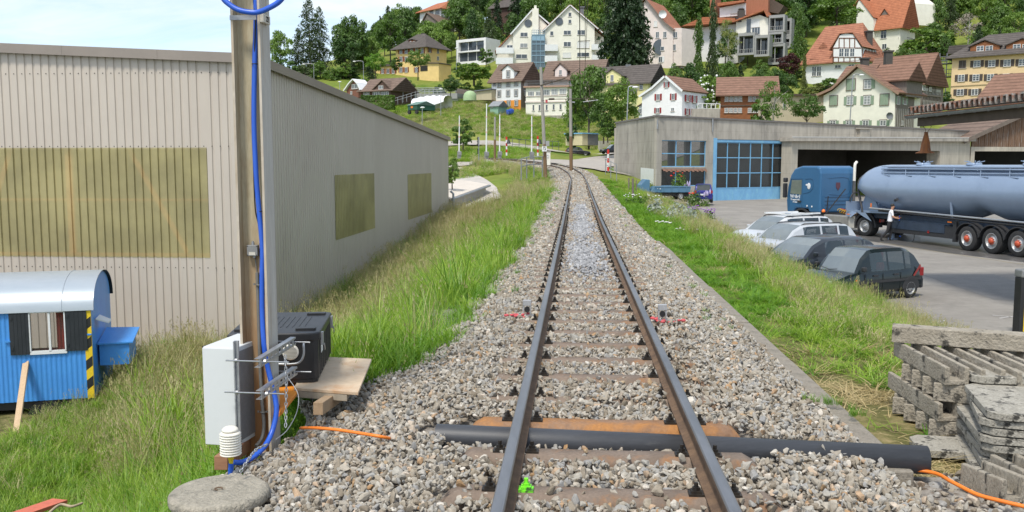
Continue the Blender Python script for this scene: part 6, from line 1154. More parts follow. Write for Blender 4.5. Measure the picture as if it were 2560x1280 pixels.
ln = thing('washing_lance', 'long black and blue washing lance held by the man', 'lance', (pm.x+.5, pm.y, YZ+.3)); p_ = man.matrix_world; q0 = Vector((pm.x, pm.y, YZ)) + Vector((math.cos(R(-12))*.45, math.sin(R(-12))*.45, 1.15)); QL = q0.copy(); b = MB(); b.cyl(q0 + Vector((-.03,0,.02)), q0 + Vector((.06,0,-.95)), .022, n=8); b.cyl(q0 + Vector((-.035,0,.08)), q0 + Vector((.0,0,-.3)), .03, n=8, mi=1); b.cyl(q0+Vector((.04,0,-.85)), q0+Vector((.05,0,-.92)), .035, mi=1); part(b, 'lance_tube', [M_blk, M_hose], ln)
b = MB(); b.tube(smooth([q0+Vector((-.03,0,.05)), q0+Vector((.2,-.1,.25)), q0+Vector((.5,-.2,-.3)), q0+Vector((.5,-.3,-1.12)), q0+Vector((-.6,-.5,-1.13)), q0+Vector((-1.6,-.4,-1.13))]), .015, n=6); tag(b.build('wash_hose', M_plas), 'thin black washing hose looping from the lance to the ground', 'hose')
# ================================================================ the village on the hillside
W_cream = render_('cream_render', (.83,.80,.69)); W_white = render_('white_render', (.79,.79,.78)); W_yel = render_('yellow_render', (.72,.60,.26)); W_pink = render_('pale_pink_render', (.75,.655,.61)); W_ivory = render_('ivory_render', (.80,.77,.66)); W_peach = render_('peach_render', (.74,.55,.32)); W_pale = render_('pale_grey_render', (.62,.65,.66)); W_villa = render_('warm_yellow_render', (.76,.56,.24)); W_cy = render_('light_yellow_render', (.76,.70,.36)); W_conc = render_('grey_concrete_frame', (.34,.34,.33)); W_orange = render_('orange_render', (.75,.30,.06))
def zf(fr, crop, x, y, back=0): return fr.sz(*crop(x, y), back)[1]
fr = front(c2, 172, 1335, 236, 236); h_ = rootat('apartment_block', 'large cream apartment block with two gables, round windows and white balconies', fr, zf(fr, c2, 700, 720)-2, 'apartment block')
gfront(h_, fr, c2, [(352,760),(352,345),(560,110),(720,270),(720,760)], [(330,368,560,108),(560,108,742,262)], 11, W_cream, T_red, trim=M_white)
b = MB(); P = [fr.sz(*c2(x,y)) for x,y in ((180,745),(180,535),(352,345),(352,745))]; P[0] = (P[0][0], P[0][1]-2); P[3] = (P[3][0], P[3][1]-2); extr(b, fr, P, 1.0, 9.5); part(b, 'side_wing', W_cream, h_)
b = MB(); (sa,za),(sb,zb_) = fr.sz(*c2(165,545)), fr.sz(*c2(352,345)); slabz(b, fr, sa, za, sb, zb_, .4, 10, .22); part(b, 'wing_roof', T_red, h_)
fr2 = Frame(fr.A + fr.n*2.0, fr.B + fr.n*2.0); b = MB(); P = [fr2.sz(*c2(x,y)) for x,y in ((692,745),(692,318),(960,62),(1222,292),(1222,745))]; P[0] = (P[0][0], P[0][1]-3); P[4] = (P[4][0], P[4][1]-3); extr(b, fr2, P, 0, 12.6); part(b, 'gable_block', W_cream, h_)
b = MB()
for xa,ya,xb,yb in ((676,330,960,56),(960,56,1330,372)): (sa,za),(sb,zb_) = fr2.sz(*c2(xa,ya)), fr2.sz(*c2(xb,yb)); slabz(b, fr2, sa, za, sb, zb_, -.5, 13, .24)
part(b, 'gable_roof', T_red, h_); b = MB()
for xa,ya,xb,yb in ((676,337,960,63),(960,63,1330,379)): (sa,za),(sb,zb_) = fr2.sz(*c2(xa,ya)), fr2.sz(*c2(xb,yb)); slabz(b, fr2, sa, za, sb, zb_, -.56, -.5, .26)
part(b, 'gable_trim', M_white, h_)
b = MB(); P = [fr2.sz(*c2(x,y)) for x,y in ((1222,700),(1222,300),(1330,385),(1330,700))]; extr(b, fr2, P, 2.5, 11); part(b, 'recessed_wing', W_cream, h_)
windows(h_, fr, c2, [(430,346,508,392),(428,462,506,508,{'curt':True}),(383,578,503,625),(285,480,350,512)], cols=2)
windows(h_, fr2, c2, [(748,333,783,380,{'cols':1}),(892,325,970,372),(1038,320,1120,372),(892,445,970,497),(1035,445,1165,512,{'blind':True}),(882,560,970,616,{'blind':True}),(1035,560,1165,606,{'cols':3}),(942,132,975,178,{'cols':1}),(942,208,975,250,{'cols':1})], cols=2)
b = MB()
for (x,y) in ((515,250),): p = fr.pt(*c2(x,y)); b.cyl(p + fr.n*.01, p + fr.n*.12, 1.0, n=20)
p = fr2.pt(*c2(845,230)); b.cyl(p + fr.n*.01, p + fr.n*.12, 1.0, n=20); part(b, 'round_window_frame', M_lead, h_)
b = MB()
for f_, (x,y) in ((fr,(515,250)),(fr2,(845,230))): p = f_.pt(*c2(x,y)); b.cyl(p + fr.n*.12, p + fr.n*.15, .82, n=20)
part(b, 'round_window_pane', M_pane, h_)
for f_, (x0,y0,x1,y1) in ((fr,(172,515,358,572)),(fr,(170,622,352,684)),(fr2,(690,482,828,545)),(fr2,(688,600,822,662)),(fr2,(1188,480,1335,532)),(fr2,(1188,594,1335,648))):
 (sa,za),(sb,zb_) = f_.sz(*c2(x0,y0)), f_.sz(*c2(x1,y1)); b = MB(); extr(b, f_, [(sa,zb_),(sb,zb_),(sb,za),(sa,za)], -1.5, -1.42); extr(b, f_, [(sa,zb_-.15),(sb,zb_-.15),(sb,zb_-.01),(sa,zb_-.01)], -1.5, 0); extr(b, f_, [(sa,zb_),(sa+.08,zb_),(sa+.08,za),(sa,za)], -1.42, 0); extr(b, f_, [(sb-.08,zb_),(sb,zb_),(sb,za),(sb-.08,za)], -1.42, 0)
 part(b, 'balcony', M_white, h_)
M_tw = mat('light_blue_steel', (.20,.31,.39), (.17,.27,.34), scale=3, rough=.4); b = MB(); fr3 = Frame(fr.A + fr.n*3.2, fr.B + fr.n*3.2)
q = [fr3.sz(*c2(x,y)) for x,y in ((553,372),(692,372),(553,800))]; sa, sb, zt0, zb0 = q[0][0], q[1][0], q[0][1], q[2][1]
for i in range(4): s_ = sa+(sb-sa)*i/3; extr(b, fr3, [(s_-.06,zb0),(s_+.06,zb0),(s_+.06,zt0),(s_-.06,zt0)], 0, .18); extr(b, fr3, [(s_-.09,zb0),(s_+.09,zb0),(s_+.09,zt0),(s_-.09,zt0)], 2.6, 2.78)
for y in (372,430,470,545,592,665): z = zf(fr3,c2,600,y); extr(b, fr3, [(sa,z-.12),(sb,z-.12),(sb,z+.12),(sa,z+.12)], -.02, 2.8)
for y in (320,345): z = zf(fr3,c2,600,y); b.tube([fr3.w(sa,z), fr3.w(sb,z)], .05, n=4)
for i in range(7): s_ = sa+(sb-sa)*i/6; b.tube([fr3.w(s_,zt0), fr3.w(s_,zf(fr3,c2,600,318))], .05, n=4)
part(b, 'stair_tower_frame', M_tw, h_); b = MB(); extr(b, fr3, [(sa+.1,zf(fr3,c2,600,428)),(sb-.1,zf(fr3,c2,600,428)),(sb-.1,zt0),(sa+.1,zt0)], .06, .1); part(b, 'blue_balustrade', mat('blue_glass_panel',(.26,.40,.50),(.23,.36,.45),scale=1,rough=.2), h_); b = MB(); extr(b, fr3, [(sa+.1,zb0),(sb-.1,zb0),(sb-.1,zf(fr3,c2,600,432)),(sa+.1,zf(fr3,c2,600,432))], .1, 2.6); part(b, 'stair_tower_glass', glassmat('tower_glass',(.05,.08,.10),.1), h_)
b = MB(); p = fr.pt(*c2(590,100)); q0 = fr.sz(*c2(557,96)); q1 = fr.sz(*c2(622,760)); extr(b, fr, [(q0[0],q1[1]-1),(q1[0],q1[1]-1),(q1[0],q0[1]),(q0[0],q0[1])], -.9, .5); extr(b, fr, [(q0[0]+.5,q0[1]),(q1[0]-.5,q0[1]),(q1[0]-.5,q0[1]+.8),(q0[0]+.5,q0[1]+.8)], -.7, .3); part(b, 'chimney', W_cream, h_)
b = MB(); q0 = fr2.sz(*c2(1080,60)); q1 = fr2.sz(*c2(1118,170)); extr(b, fr2, [(q0[0],q1[1]),(q1[0],q1[1]),(q1[0],q0[1]),(q0[0],q0[1])], 3, 4.2); extr(b, fr2, [(q0[0]-.15,q0[1]+.01),(q1[0]+.15,q0[1]+.01),(q1[0]+.15,q0[1]+.3),(q0[0]-.15,q0[1]+.3)], 2.8, 4.4); part(b, 'dark_chimney', M_lead, h_)
fr = front(c2, 125, 436, 190, 186); h_ = rootat('house', 'narrow white house with an orange ground floor and a dark timber side', fr, zf(fr,c2,280,1160)-2); sf, dp = side_of(fr, c2, 640)
ze_ = zf(fr,c2,280,848); zr_ = sf.sz(*c2(570,678))[1]; zb_ = zf(fr,c2,280,1160)-3
gside(h_, fr, zb_, ze_, zr_, dp, W_white, T_brown, ov=.7)
b = MB(); extr(b, fr, [(0,zb_),(fr.W,zb_),(fr.W,zf(fr,c2,280,1072)),(0,zf(fr,c2,280,1072))], -.03, 0); part(b, 'ground_floor_wall', W_orange, h_)
b = MB(); m_ = sf.W/2; P = [(0,zb_),(sf.W,zb_),(sf.W,ze_-.1),(m_,zr_-.35),(0,ze_-.1)]; extr(b, sf, P, -.05, -.004); part(b, 'timber_side', M_wood, h_)
dormer(h_, fr, c2, [(238,860),(238,745),(298,695),(362,745),(362,860)], [(222,758,298,690),(298,690,378,758)], .05, 4.5, W_white, T_brown)
windows(h_, fr, c2, [(190,866,223,928),(283,858,318,920),(368,850,402,912),(190,970,222,1030),(283,965,318,1025),(368,960,402,1022),(142,876,168,914,{'cols':1}),(140,982,166,1020,{'cols':1}),(290,1076,325,1132),(372,1072,405,1130)], surround=M_wood)
fd = Frame(fr.A + fr.n*.06, fr.B + fr.n*.06); windows(h_, fd, c2, [(285,757,318,820)], surround=M_wood); windows(h_, Frame(sf.A+sf.n*.06, sf.B+sf.n*.06), c2, [(546,757,582,810),(470,860,500,928,{'curt':True}),(470,960,500,1020)])
fr = front(c2, 488, 930, 182, 180); h_ = rootat('house', 'long cream house with a flat roof terrace and railing, left of the big green trees', fr, zf(fr,c2,700,1240)-2); sf, dp = side_of(fr, c2, 985); dp = max(dp, 7)
z1_ = zf(fr,c2,700,932); zb_ = zf(fr,c2,700,1232); b = MB(); extr(b, fr, [(0,zb_),(fr.W,zb_),(fr.W,z1_),(0,z1_)], 0, dp); part(b, 'wall', W_ivory, h_); b = MB(); extr(b, fr, [(-.4,zb_-6),(fr.W+.4,zb_-6),(fr.W+.4,zb_-.02),(-.4,zb_-.02)], -.3, dp+.3); part(b, 'concrete_base', M_cw, h_)
b = MB(); extr(b, fr, [(-.4,z1_+.01),(fr.W+.4,z1_+.01),(fr.W+.4,z1_+.3),(-.4,z1_+.3)], -.5, dp+.2); part(b, 'roof_slab', mat('reddish_eave',(.42,.27,.20),(.36,.23,.17),scale=3), h_)
b = MB(); zmid = zf(fr,c2,700,1092); extr(b, fr, [(-.1,zmid),(fr.W+.1,zmid),(fr.W+.1,zmid+.25),(-.1,zmid+.25)], -.2, 0); zm2 = zf(fr,c2,700,1028); extr(b, fr, [(-.05,zm2),(fr.W+.05,zm2),(fr.W+.05,zm2+.12),(-.05,zm2+.12)], -.12, 0); part(b, 'string_course', W_pink, h_)
b = MB()
for z in (z1_+.75, z1_+1.3): b.tube([fr.w(0,z,-.3), fr.w(fr.W,z,-.3)], .035, n=4)
n = 44
for i in range(n+1): s_ = fr.W*i/n; b.tube([fr.w(s_,z1_+.3,-.3), fr.w(s_,z1_+1.3,-.3)], .022, n=4)
part(b, 'terrace_railing', M_lead, h_)
windows(h_, fr, c2, [(512,975,577,1025),(595,978,652,1020),(675,960,745,1015),(762,950,830,1010,{'curt':True}),(848,948,918,1003,{'curt':True})], cols=4)
windows(h_, fr, c2, [(560,1118,580,1180),(625,1118,647,1180),(700,1115,722,1176),(775,1112,797,1172),(848,1110,872,1170)], cols=1)
fr = front(c2, 680, 1005, 194, 192); h_ = rootat('house', 'small pink house with a brown roof and a gabled dormer behind the roof terrace', fr, zf(fr,c2,850,935)-2)
ze_ = zf(fr,c2,850,838); zr_ = at(*c2(1100,658), 198).z; gside(h_, fr, ze_-5, ze_, zr_, 10, W_pink, T_brown, ov=.6, s0=0, s1=fr.W+5.5)
dormer(h_, fr, c2, [(800,830),(800,745),(855,685),(925,745),(925,830)], [(780,760,855,676),(855,676,945,758)], -.3, 5, W_pink, T_brown); windows(h_, Frame(fr.A-fr.n*.28, fr.B-fr.n*.28), c2, [(845,745,872,798)]); windows(h_, fr, c2, [(755,850,780,895),(945,845,990,895)])
fr = front(c2, 1345, 1790, 181, 176.5); h_ = rootat('house', 'light yellow house with a long dark roof behind the trees', fr, zf(fr,c2,1560,1110)-2); sf, dp = side_of(fr, c2, 1978); dp = max(7, min(dp, 12))
ze_ = zf(fr,c2,1560,878); zr_ = at(*c2(1915,705), 178+dp/2).z; zb_ = zf(fr,c2,1560,1110)-4; gside(h_, fr, zb_, ze_, zr_, dp, W_cy, T_dark, ov=.7, s0=-4)
dormer(h_, fr, c2, [(1345,1110),(1345,790),(1412,745),(1508,800),(1508,1110)], [(1325,805,1412,738),(1412,738,1530,815)], .25, 6, W_cy, T_dark, name='cross_gable')
windows(h_, Frame(fr.A+fr.n*.27, fr.B+fr.n*.27), c2, [(1393,800,1425,866)]); windows(h_, fr, c2, [(1702,892,1738,955)]); windows(h_, sf, c2, [(1896,778,1924,836),(1816,890,1845,942)])
b = MB(); q0, q1 = fr.sz(*c2(1620,955)), fr.sz(*c2(1678,1000)); extr(b, fr, [(q0[0],q1[1]),(q1[0],q1[1]),(q1[0],q0[1]),(q0[0],q0[1])], -1.4, 0); part(b, 'balcony', W_conc, h_);
b = MB(); p = at(*c2(1580,775), 184); b.box((p.x-.5,p.y-.5,p.z-2),(p.x+.5,p.y+.5,p.z+1.6)); part(b, 'chimney', M_lead, h_)
fr = front(c2, 1728, 2155, 152, 147); h_ = rootat('house', 'white gabled house with dark red shutters above the workshop roof', fr, zf(fr,c2,1940,1250)-2); sf, dp = side_of(fr, c2, 2345); dp = max(8, min(dp, 14))
gfront(h_, fr, c2, [(1728,1258),(1728,1020),(1850,935),(1985,822),(2155,968),(2155,1258)], [(1712,1030,1852,938),(1852,938,1985,815),(1985,815,2165,972)], dp, W_white, T_pink, ov=.4, trim=M_white)
S_ = {'shut': M_rshut}; windows(h_, fr, c2, [(1975,876,2005,930,S_),(1882,1002,1920,1070,S_),(2045,998,2080,1066,S_),(1878,1150,1915,1206,S_),(2040,1150,2072,1186)])
windows(h_, sf, c2, [(2200,1010,2228,1086,S_),(2272,1018,2300,1096,S_),(2197,1156,2222,1226,S_),(2268,1162,2300,1232,S_)])
b = MB(); P = [fr.sz(*c2(x,y)) for x,y in ((1660,1258),(1660,1135),(1728,1095),(1728,1258))]; extr(b, fr, P, 1, 6); part(b, 'annex', W_pale, h_); b = MB(); (sa,za),(sb,zb_) = fr.sz(*c2(1650,1138)), fr.sz(*c2(1728,1090)); slabz(b, fr, sa, za, sb, zb_, .7, 6.3, .15); part(b, 'annex_roof', T_brown, h_); windows(h_, Frame(fr.A-fr.n*1, fr.B-fr.n*1), c2, [(1688,1160,1727,1216)])
fr = front(c3, 400, 942, 152, 150); h_ = rootat('house', 'brown shingled timber house with rows of small white windows', fr, zf(fr,c3,600,1165)-2); ze_ = zf(fr,c3,600,935); zr_ = at(*c3(690,777), 156).z
M_shg = mat('brown_shingles', (.27,.105,.04), (.20,.075,.03), scale=1.2, rough=.85, fine=.2, stretch=(1,1,3)); gside(h_, fr, ze_-9, ze_, zr_, 11, M_shg, T_pink, ov=.8)
for (y0,y1,XS) in ((964,1014,(448,495,540,583,683,729,775)),(1080,1126,(446,491,536,580,679,723,771))): windows(h_, fr, c3, [(x,y0,x+38,y1) for x in XS], cols=3, rows=2)
b = MB(); z = zf(fr,c3,600,1062); extr(b, fr, [(-.1,z),(fr.W+.1,z),(fr.W+.1,z+.2),(-.1,z+.2)], -.15, 0); part(b, 'string_course', M_eave, h_)
fr = front(c4, 98, 606, 204, 196); h_ = rootat('villa', 'white half-timbered villa with a huge red tiled roof', fr, zf(fr,c4,300,850)-2, 'villa'); sf, dp = side_of(fr, c4, 842); dp = max(9, min(dp, 14)); ze_ = zf(fr,c4,300,586); zr_ = at(*c4(400,262), 200+dp/2).z
gside(h_, fr, ze_-17, ze_, zr_, dp, W_white, T_red, ov=.9, hipR=3.0, hipL=1.5, s0=-1.6)
fr2 = dormer(h_, fr, c4, [(330,628),(330,480),(400,352),(455,335),(530,345),(612,480),(612,628)], [(296,505,402,338),(402,338,530,332),(530,332,632,470)], .9, dp*.62, W_white, T_red, name='timbered_gable')
M_tim = mat('brown_timber_frame', (.17,.075,.04), (.14,.06,.035), scale=4); b = MB(); fx = Frame(fr2.A + fr2.n*.0, fr2.B + fr2.n*.0)
def tb_(xa,ya,xb,yb,w_=.2,f_=None):
 f_ = f_ or fx; (sa,za),(sb,zb_) = f_.sz(*c4(xa,ya)), f_.sz(*c4(xb,yb)); p, q = f_.w(sa,za,-.03), f_.w(sb,zb_,-.03); b.beam(p, q, .08 if abs(xb-xa) < 999 else .1, w_, up=f_.a if abs(xa-xb) < 6 else (0,0,1)) if 0 else b.beam(p, q, w_ if abs(xa-xb) < 6 else .08, .08 if abs(xa-xb) < 6 else w_, up=(f_.n if abs(xa-xb) < 6 else (0,0,1)))
for x in (335,385,440,500,550,606): tb_(x,575,x,622);
for x in (392,442,497,548): tb_(x,380,x,480)
for y in (480,572,622): tb_(330,y,612,y)
tb_(395,382,555,382); tb_(330,480,330,622);
part(b, 'timber_frame', M_tim, h_); windows(h_, fx, c4, [(393,484,437,566),(447,484,491,566),(502,484,545,566)], rows=2); b = MB()
for x in range(105,330,33): tb_(x,592,x,632,.2,fr)
tb_(100,592,330,592,.15,fr); tb_(100,632,330,632,.2,fr); fs2 = Frame(sf.A+sf.n*.02, sf.B+sf.n*.02)
for x in (625,660,690,720,750,790,825): tb_(x,485+(x-620)*.2,x,590+(x-620)*.05,.2,fs2)
tb_(612,590,838,600,.22,fs2); part(b, 'timber_frame', M_tim, h_)
windows(h_, fr, c4, [(122,665,162,760,{'rows':2}),(170,665,212,760,{'rows':2}),(350,650,410,680),(485,645,545,675)]); b = MB(); p = at(*c4(692,330), 200); b.box((p.x-.6,p.y-.6,p.z-7),(p.x+.6,p.y+.6,p.z+.2)).box((p.x-.8,p.y-.8,p.z+.21),(p.x+.8,p.y+.8,p.z+.45)); part(b, 'chimney', M_chim, h_)
dd_ = Frame(fr.A - fr.n*2.2, fr.B - fr.n*2.2); b = MB(); P = [dd_.sz(*c4(x,y)) for x,y in ((200,545),(200,485),(270,485),(270,545))]; extr(b, dd_, P, 0, 4); part(b, 'small_dormer', T_red, h_); windows(h_, dd_, c4, [(204,490,233,536),(238,490,266,536)]); b = MB(); (sa,za),(sb,zb_) = dd_.sz(*c4(190,484)), dd_.sz(*c4(285,484)); extr(b, dd_, [(sa,za),(sb,zb_),(sb-1.0,zb_+1.2),(sa+1.0,za+1.2)], -.3, 3.5); part(b, 'small_dormer_roof', T_red, h_)
fr = front(c4, 706, 948, 241, 236); h_ = rootat('house', 'tall cream house with an orange-red roof and small dormer, above the half-timbered villa', fr, zf(fr,c4,800,500)-2); sf, dp = side_of(fr, c4, 1042); dp = max(8, min(dp, 13)); ze_ = zf(fr,c4,800,243); zr_ = at(*c4(800,-25), 240+dp/2).z
gside(h_, fr, ze_-14, ze_, zr_, dp, W_ivory, T_or, ov=.9, s0=-2.5, s1=fr.W+.5)
dormer(h_, fr, c4, [(565,400),(565,60),(590,0),(640,40),(735,185),(735,400)], [(540,60,595,-10),(595,-10,740,178)], 1.0, 9, W_ivory, T_or, name='cross_gable')
fd = dormer(h_, fr, c4, [(810,215),(810,155),(848,95),(888,155),(888,215)], [(798,165,848,88),(848,88,902,165)], -1.2, 4, M_wood, T_or); windows(h_, fd, c4, [(824,165,866,212)]); windows(h_, fr, c4, [(810,302,864,382,{'rows':2}),(822,440,866,490)]); windows(h_, sf, c4, [(985,310,1005,380)])
b = MB();
for y in (382,420): z = sf.sz(*c4(1010,y))[1]; extr(b, sf, [(sf.W*.3,z),(sf.W*.9,z),(sf.W*.9,z+.1),(sf.W*.3,z+.1)], -1.6, -1.5)
for i in range(9): s_ = sf.W*(.3+.6*i/8); extr(b, sf, [(s_,sf.sz(*c4(1010,420))[1]),(s_+.06,sf.sz(*c4(1010,420))[1]),(s_+.06,sf.sz(*c4(1010,382))[1]),(s_,sf.sz(*c4(1010,382))[1])], -1.6, -1.55)
part(b, 'balcony', M_lead, h_)
b = MB(); fu = Frame(at(2258,300,250), at(2286,300,246)); P = [fu.sz(2262,70), fu.sz(2262,-10), fu.sz(2286,8), fu.sz(2286,62)]; extr(b, fu, P, 0, 7); part(b, 'rear_wing', W_ivory, h_)
fr = front(c4, 1492, 2600, 172, 160); h_ = rootat('apartment_house', 'long sand-coloured house with dark shutters and a dark hipped roof at the right', fr, zf(fr,c4,1800,1040)-2, 'house'); ze_ = zf(fr,c4,1800,537); zr_ = at(*c4(2000,378), 176).z
gside(h_, fr, ze_-14, ze_, zr_, 12, W_peach, T_dark, ov=1.0, hipL=4.5)
D_ = {'shut': M_dshut}; windows(h_, fr, c4, [(1738,607,1803,668,D_),(1885,603,1952,666,D_),(2038,598,2106,662,D_),(2190,592,2255,656,D_),(1582,748,1645,812,D_),(1728,745,1792,808,D_),(1873,742,1938,804,D_),(2028,738,2092,800,D_),(2180,735,2245,796,D_),(1570,893,1637,952,D_),(1716,890,1780,950,D_)], rows=3)
windows(h_, fr, c4, [(1590,607,1660,680,{'shut':M_dshut,'closed':True})]);
fd = dormer(h_, fr, c4, [(1702,512),(1702,470),(1850,412),(1995,455),(1995,505)], [(1680,475,1850,402),(1850,402,2010,458)], -.6, 6, M_shg, T_dark); windows(h_, fd, c4, [(1768,462,1838,508),(1858,460,1928,505)], rows=2)
fd = dormer(h_, fr, c4, [(2062,500),(2062,455),(2225,392),(2400,440),(2400,488)], [(2045,462,2225,385),(2225,385,2420,440)], -.6, 6, M_shg, T_dark); windows(h_, fd, c4, [(2132,445,2205,492),(2225,443,2300,490)], rows=2)
z = zf(fr,c4,1800,852); b = MB(); extr(b, fr, [(-.05,z),(fr.W+.05,z),(fr.W+.05,z+.15),(-.05,z+.15)], -.1, 0); part(b, 'string_course', render_('brown_band',(.42,.33,.2)), h_)
b = MB(); p0 = fr.sz(*c4(1430,520)); ft = Frame(fr.A - fr.a*0, fr.B)
for x in (1368, 1440): sa = fr.sz(*c4(x,700))[0]; b.beam(fr.w(sa, zf(fr,c4,x,960)-2, 1.5), fr.w(sa, zf(fr,c4,x,525), 1.5), .14, .14, up=(0,1,0))
for y in (600,630,735,765): z = zf(fr,c4,1430,y); extr(b, fr, [(fr.sz(*c4(1362,y))[0],z),(0,z),(0,z+.1),(fr.sz(*c4(1362,y))[0],z+.1)], 1.2, 3.4 if y in (630,765) else 1.26)
for y0,y1 in ((560,630),(692,765)):
 za, zb_ = zf(fr,c4,1430,y0), zf(fr,c4,1430,y1); s0_ = fr.sz(*c4(1362,600))[0]; b.tube([fr.w(s0_,za,1.2), fr.w(0,za,1.2)], .05, n=4)
 for i in range(8): s_ = s0_*(1-i/7.); b.tube([fr.w(s_,za,1.2), fr.w(s_,zb_,1.2)], .04, n=4)
part(b, 'balcony_frame', M_lead, h_); b = MB(); q0, q1 = fr.sz(*c4(1412,440)), fr.sz(*c4(1680,500)); extr(b, fr, [(q0[0],q1[1]),(q1[0],q1[1]),(q1[0]-.5,q0[1]),(q0[0]+.3,q0[1])], 4, 9); part(b, 'rear_roof', T_dark, h_)
fr = front(c4, 645, 1210, 153, 146); h_ = rootat('timber_house', 'old half-timbered house with grey weathered gable and striped brown roof', fr, zf(fr,c4,1100,1200)-2, 'house'); sf, dp = side_of(fr, c4, 1392); dp = max(8, min(dp, 12)); ze_ = zf(fr,c4,1100,815); zr_ = at(*c4(1250,577), 150+dp/2).z
gside(h_, fr, ze_-9, ze_, zr_, dp, M_wood, T_pink, ov=.6)
fs2 = Frame(sf.A+sf.n*.03, sf.B+sf.n*.03); b = MB(); b2 = MB()
for k, y in enumerate((945,1065,1180)):
 za = fs2.sz(*c4(1210,y))[1]; extr(b2, fs2, [(.1,za+.15),(fs2.W-.1,za+.15),(fs2.W-.1,za+1.1),(.1,za+1.1)], -.05, 0)
 for i in range(14): s_ = fs2.W*i/13; extr(b, fs2, [(s_-.08,za),(s_+.08,za),(s_+.08,za+2.6),(s_-.08,za+2.6)], -.12, -.06) if za+2.6 < ze_ or 3 < i < 10 else None
 extr(b, fs2, [(0,za-.1),(fs2.W,za-.1),(fs2.W,za+.12),(0,za+.12)], -.18, -.06)
part(b, 'timber_frame', M_wood, h_); part(b2, 'infill_panel', render_('grey_infill',(.42,.41,.37)), h_); windows(h_, Frame(fs2.A+fs2.n*.1,fs2.B+fs2.n*.1), c4, [(1225,850,1248,905),(1290,870,1312,915)])
b = MB(); p = at(*c4(882,560), 150); b.box((p.x-.55,p.y-.55,p.z-3.5),(p.x+.55,p.y+.55,p.z+.6)).box((p.x-.7,p.y-.7,p.z+.61),(p.x+.7,p.y+.7,p.z+.85)); part(b, 'chimney', M_chim, h_)
fr = front(c4, 236, 952, 138, 129.7); h_ = rootat('house', 'cream gabled house with sage green shutters above the loading bay', fr, zf(fr,c4,600,1250)-2); sf, dp = side_of(fr, c4, 1132); dp = max(8, min(dp, 12))
gfront(h_, fr, c4, [(236,1290),(236,955),(330,905),(590,672),(840,850),(952,940),(952,1290)], [(192,955,340,890),(340,890,590,656),(590,656,850,845),(850,845,1005,940)], dp, W_ivory, T_pink, ov=.7, trim=mat('brown_barge_board',(.30,.19,.13),(.26,.16,.11),scale=3))
b = MB(); extr(b, sf, [(.02,zf(fr,c4,600,1290)-2),(sf.W,zf(fr,c4,600,1290)-2),(sf.W,sf.sz(*c4(980,945))[1]),(.02,sf.sz(*c4(980,945))[1])], -.06, -.004); part(b, 'timber_side', M_wood, h_)
b = MB()
for i in range(11): s_ = sf.W*i/10; extr(b, sf, [(s_-.07,zf(fr,c4,600,1290)),(s_+.07,zf(fr,c4,600,1290)),(s_+.07,sf.sz(*c4(980,1085))[1]),(s_-.07,sf.sz(*c4(980,1085))[1])], -.10, -.061)
part(b, 'timber_slat', render_('pale_timber',(.40,.38,.34)), h_)
G_ = {'shut': M_gshut, 'surround': M_wood}; Gc = {'shut': M_gshut, 'closed': True, 'surround': M_wood}
windows(h_, fr, c4, [(470,797,550,897,Gc),(302,962,372,1052,Gc),(806,946,884,1047,Gc),(642,802,712,886,{'shut':M_gshut,'sides':'R','surround':M_wood,'curt':True}),(472,966,532,1046,{**G_,'curt':True}),(640,960,704,1044,{**G_,'curt':True}),(302,1208,358,1258,G_),(462,1208,520,1256,G_),(628,1206,686,1256,G_),(802,1204,862,1256,G_)], rows=3)
windows(h_, sf, c4, [(970,962,990,1045,{'shut':M_gshut}),(1035,962,1060,1048,{'shut':M_gshut}),(1005,1205,1030,1255)])
zr2 = at(*c4(300,690), 141).z; ze2 = at(*c4(262,800), 137).z; fw = Frame(fr.A + fr.a*1.0 - fr.n*3.0, fr.B - fr.n*3.0); gside(h_, fw, ze2-4, fw.sz(*c4(300,800))[1], fw.sz(*c4(400,683), 2.5)[1], 5, M_wood, T_pink, ov=.5, s0=0, s1=fw.W*.42)
fw2 = Frame(fr.A - fr.n*1.8, fr.B - fr.n*1.8); gside(h_, fw2, fw2.sz(*c4(950,900))[1]-1, fw2.sz(*c4(950,785))[1], fw2.sz(*c4(900,655),2.5)[1], 5, M_wood, T_pink, ov=.5, s0=fw2.W*.62, s1=fw2.sz(*c4(1105,800))[0]-.5)
b = MB(); p = at(*c4(648,620), 136); b.box((p.x-.5,p.y-.5,p.z-3),(p.x+.5,p.y+.5,p.z+.4)).box((p.x-.65,p.y-.65,p.z+.41),(p.x+.65,p.y+.65,p.z+.6)); part(b, 'chimney', M_chim, h_)
p = fr.pt(*c4(903,1160)); b = MB(); b.lathe([(.001,0),(.45,.12),(.5,.2)], p + fr.n*.35, 14, 0, True, Matrix.Rotation(math.pi/2, 3, 'X')); part(b, 'satellite_dish', M_lead, h_)
fr = front(c4, 1812, 2700, 120, 112); h_ = rootat('barn', 'brown tiled barn roof just above the rusty shelter roof', fr, zf(fr,c4,2000,975)-3, 'barn'); ze_ = zf(fr,c4,1900,975); gside(h_, fr, ze_-5, ze_, at(*c4(2000,757), 123).z, 10, M_wood, T_pink, ov=.6, s1=14)
fr = front(c3, 570, 890, 232, 228); h_ = rootat('terraced_flats', 'grey concrete terraced flats with red roofs behind the trees', fr, zf(fr,c3,800,600)-2, 'flats')
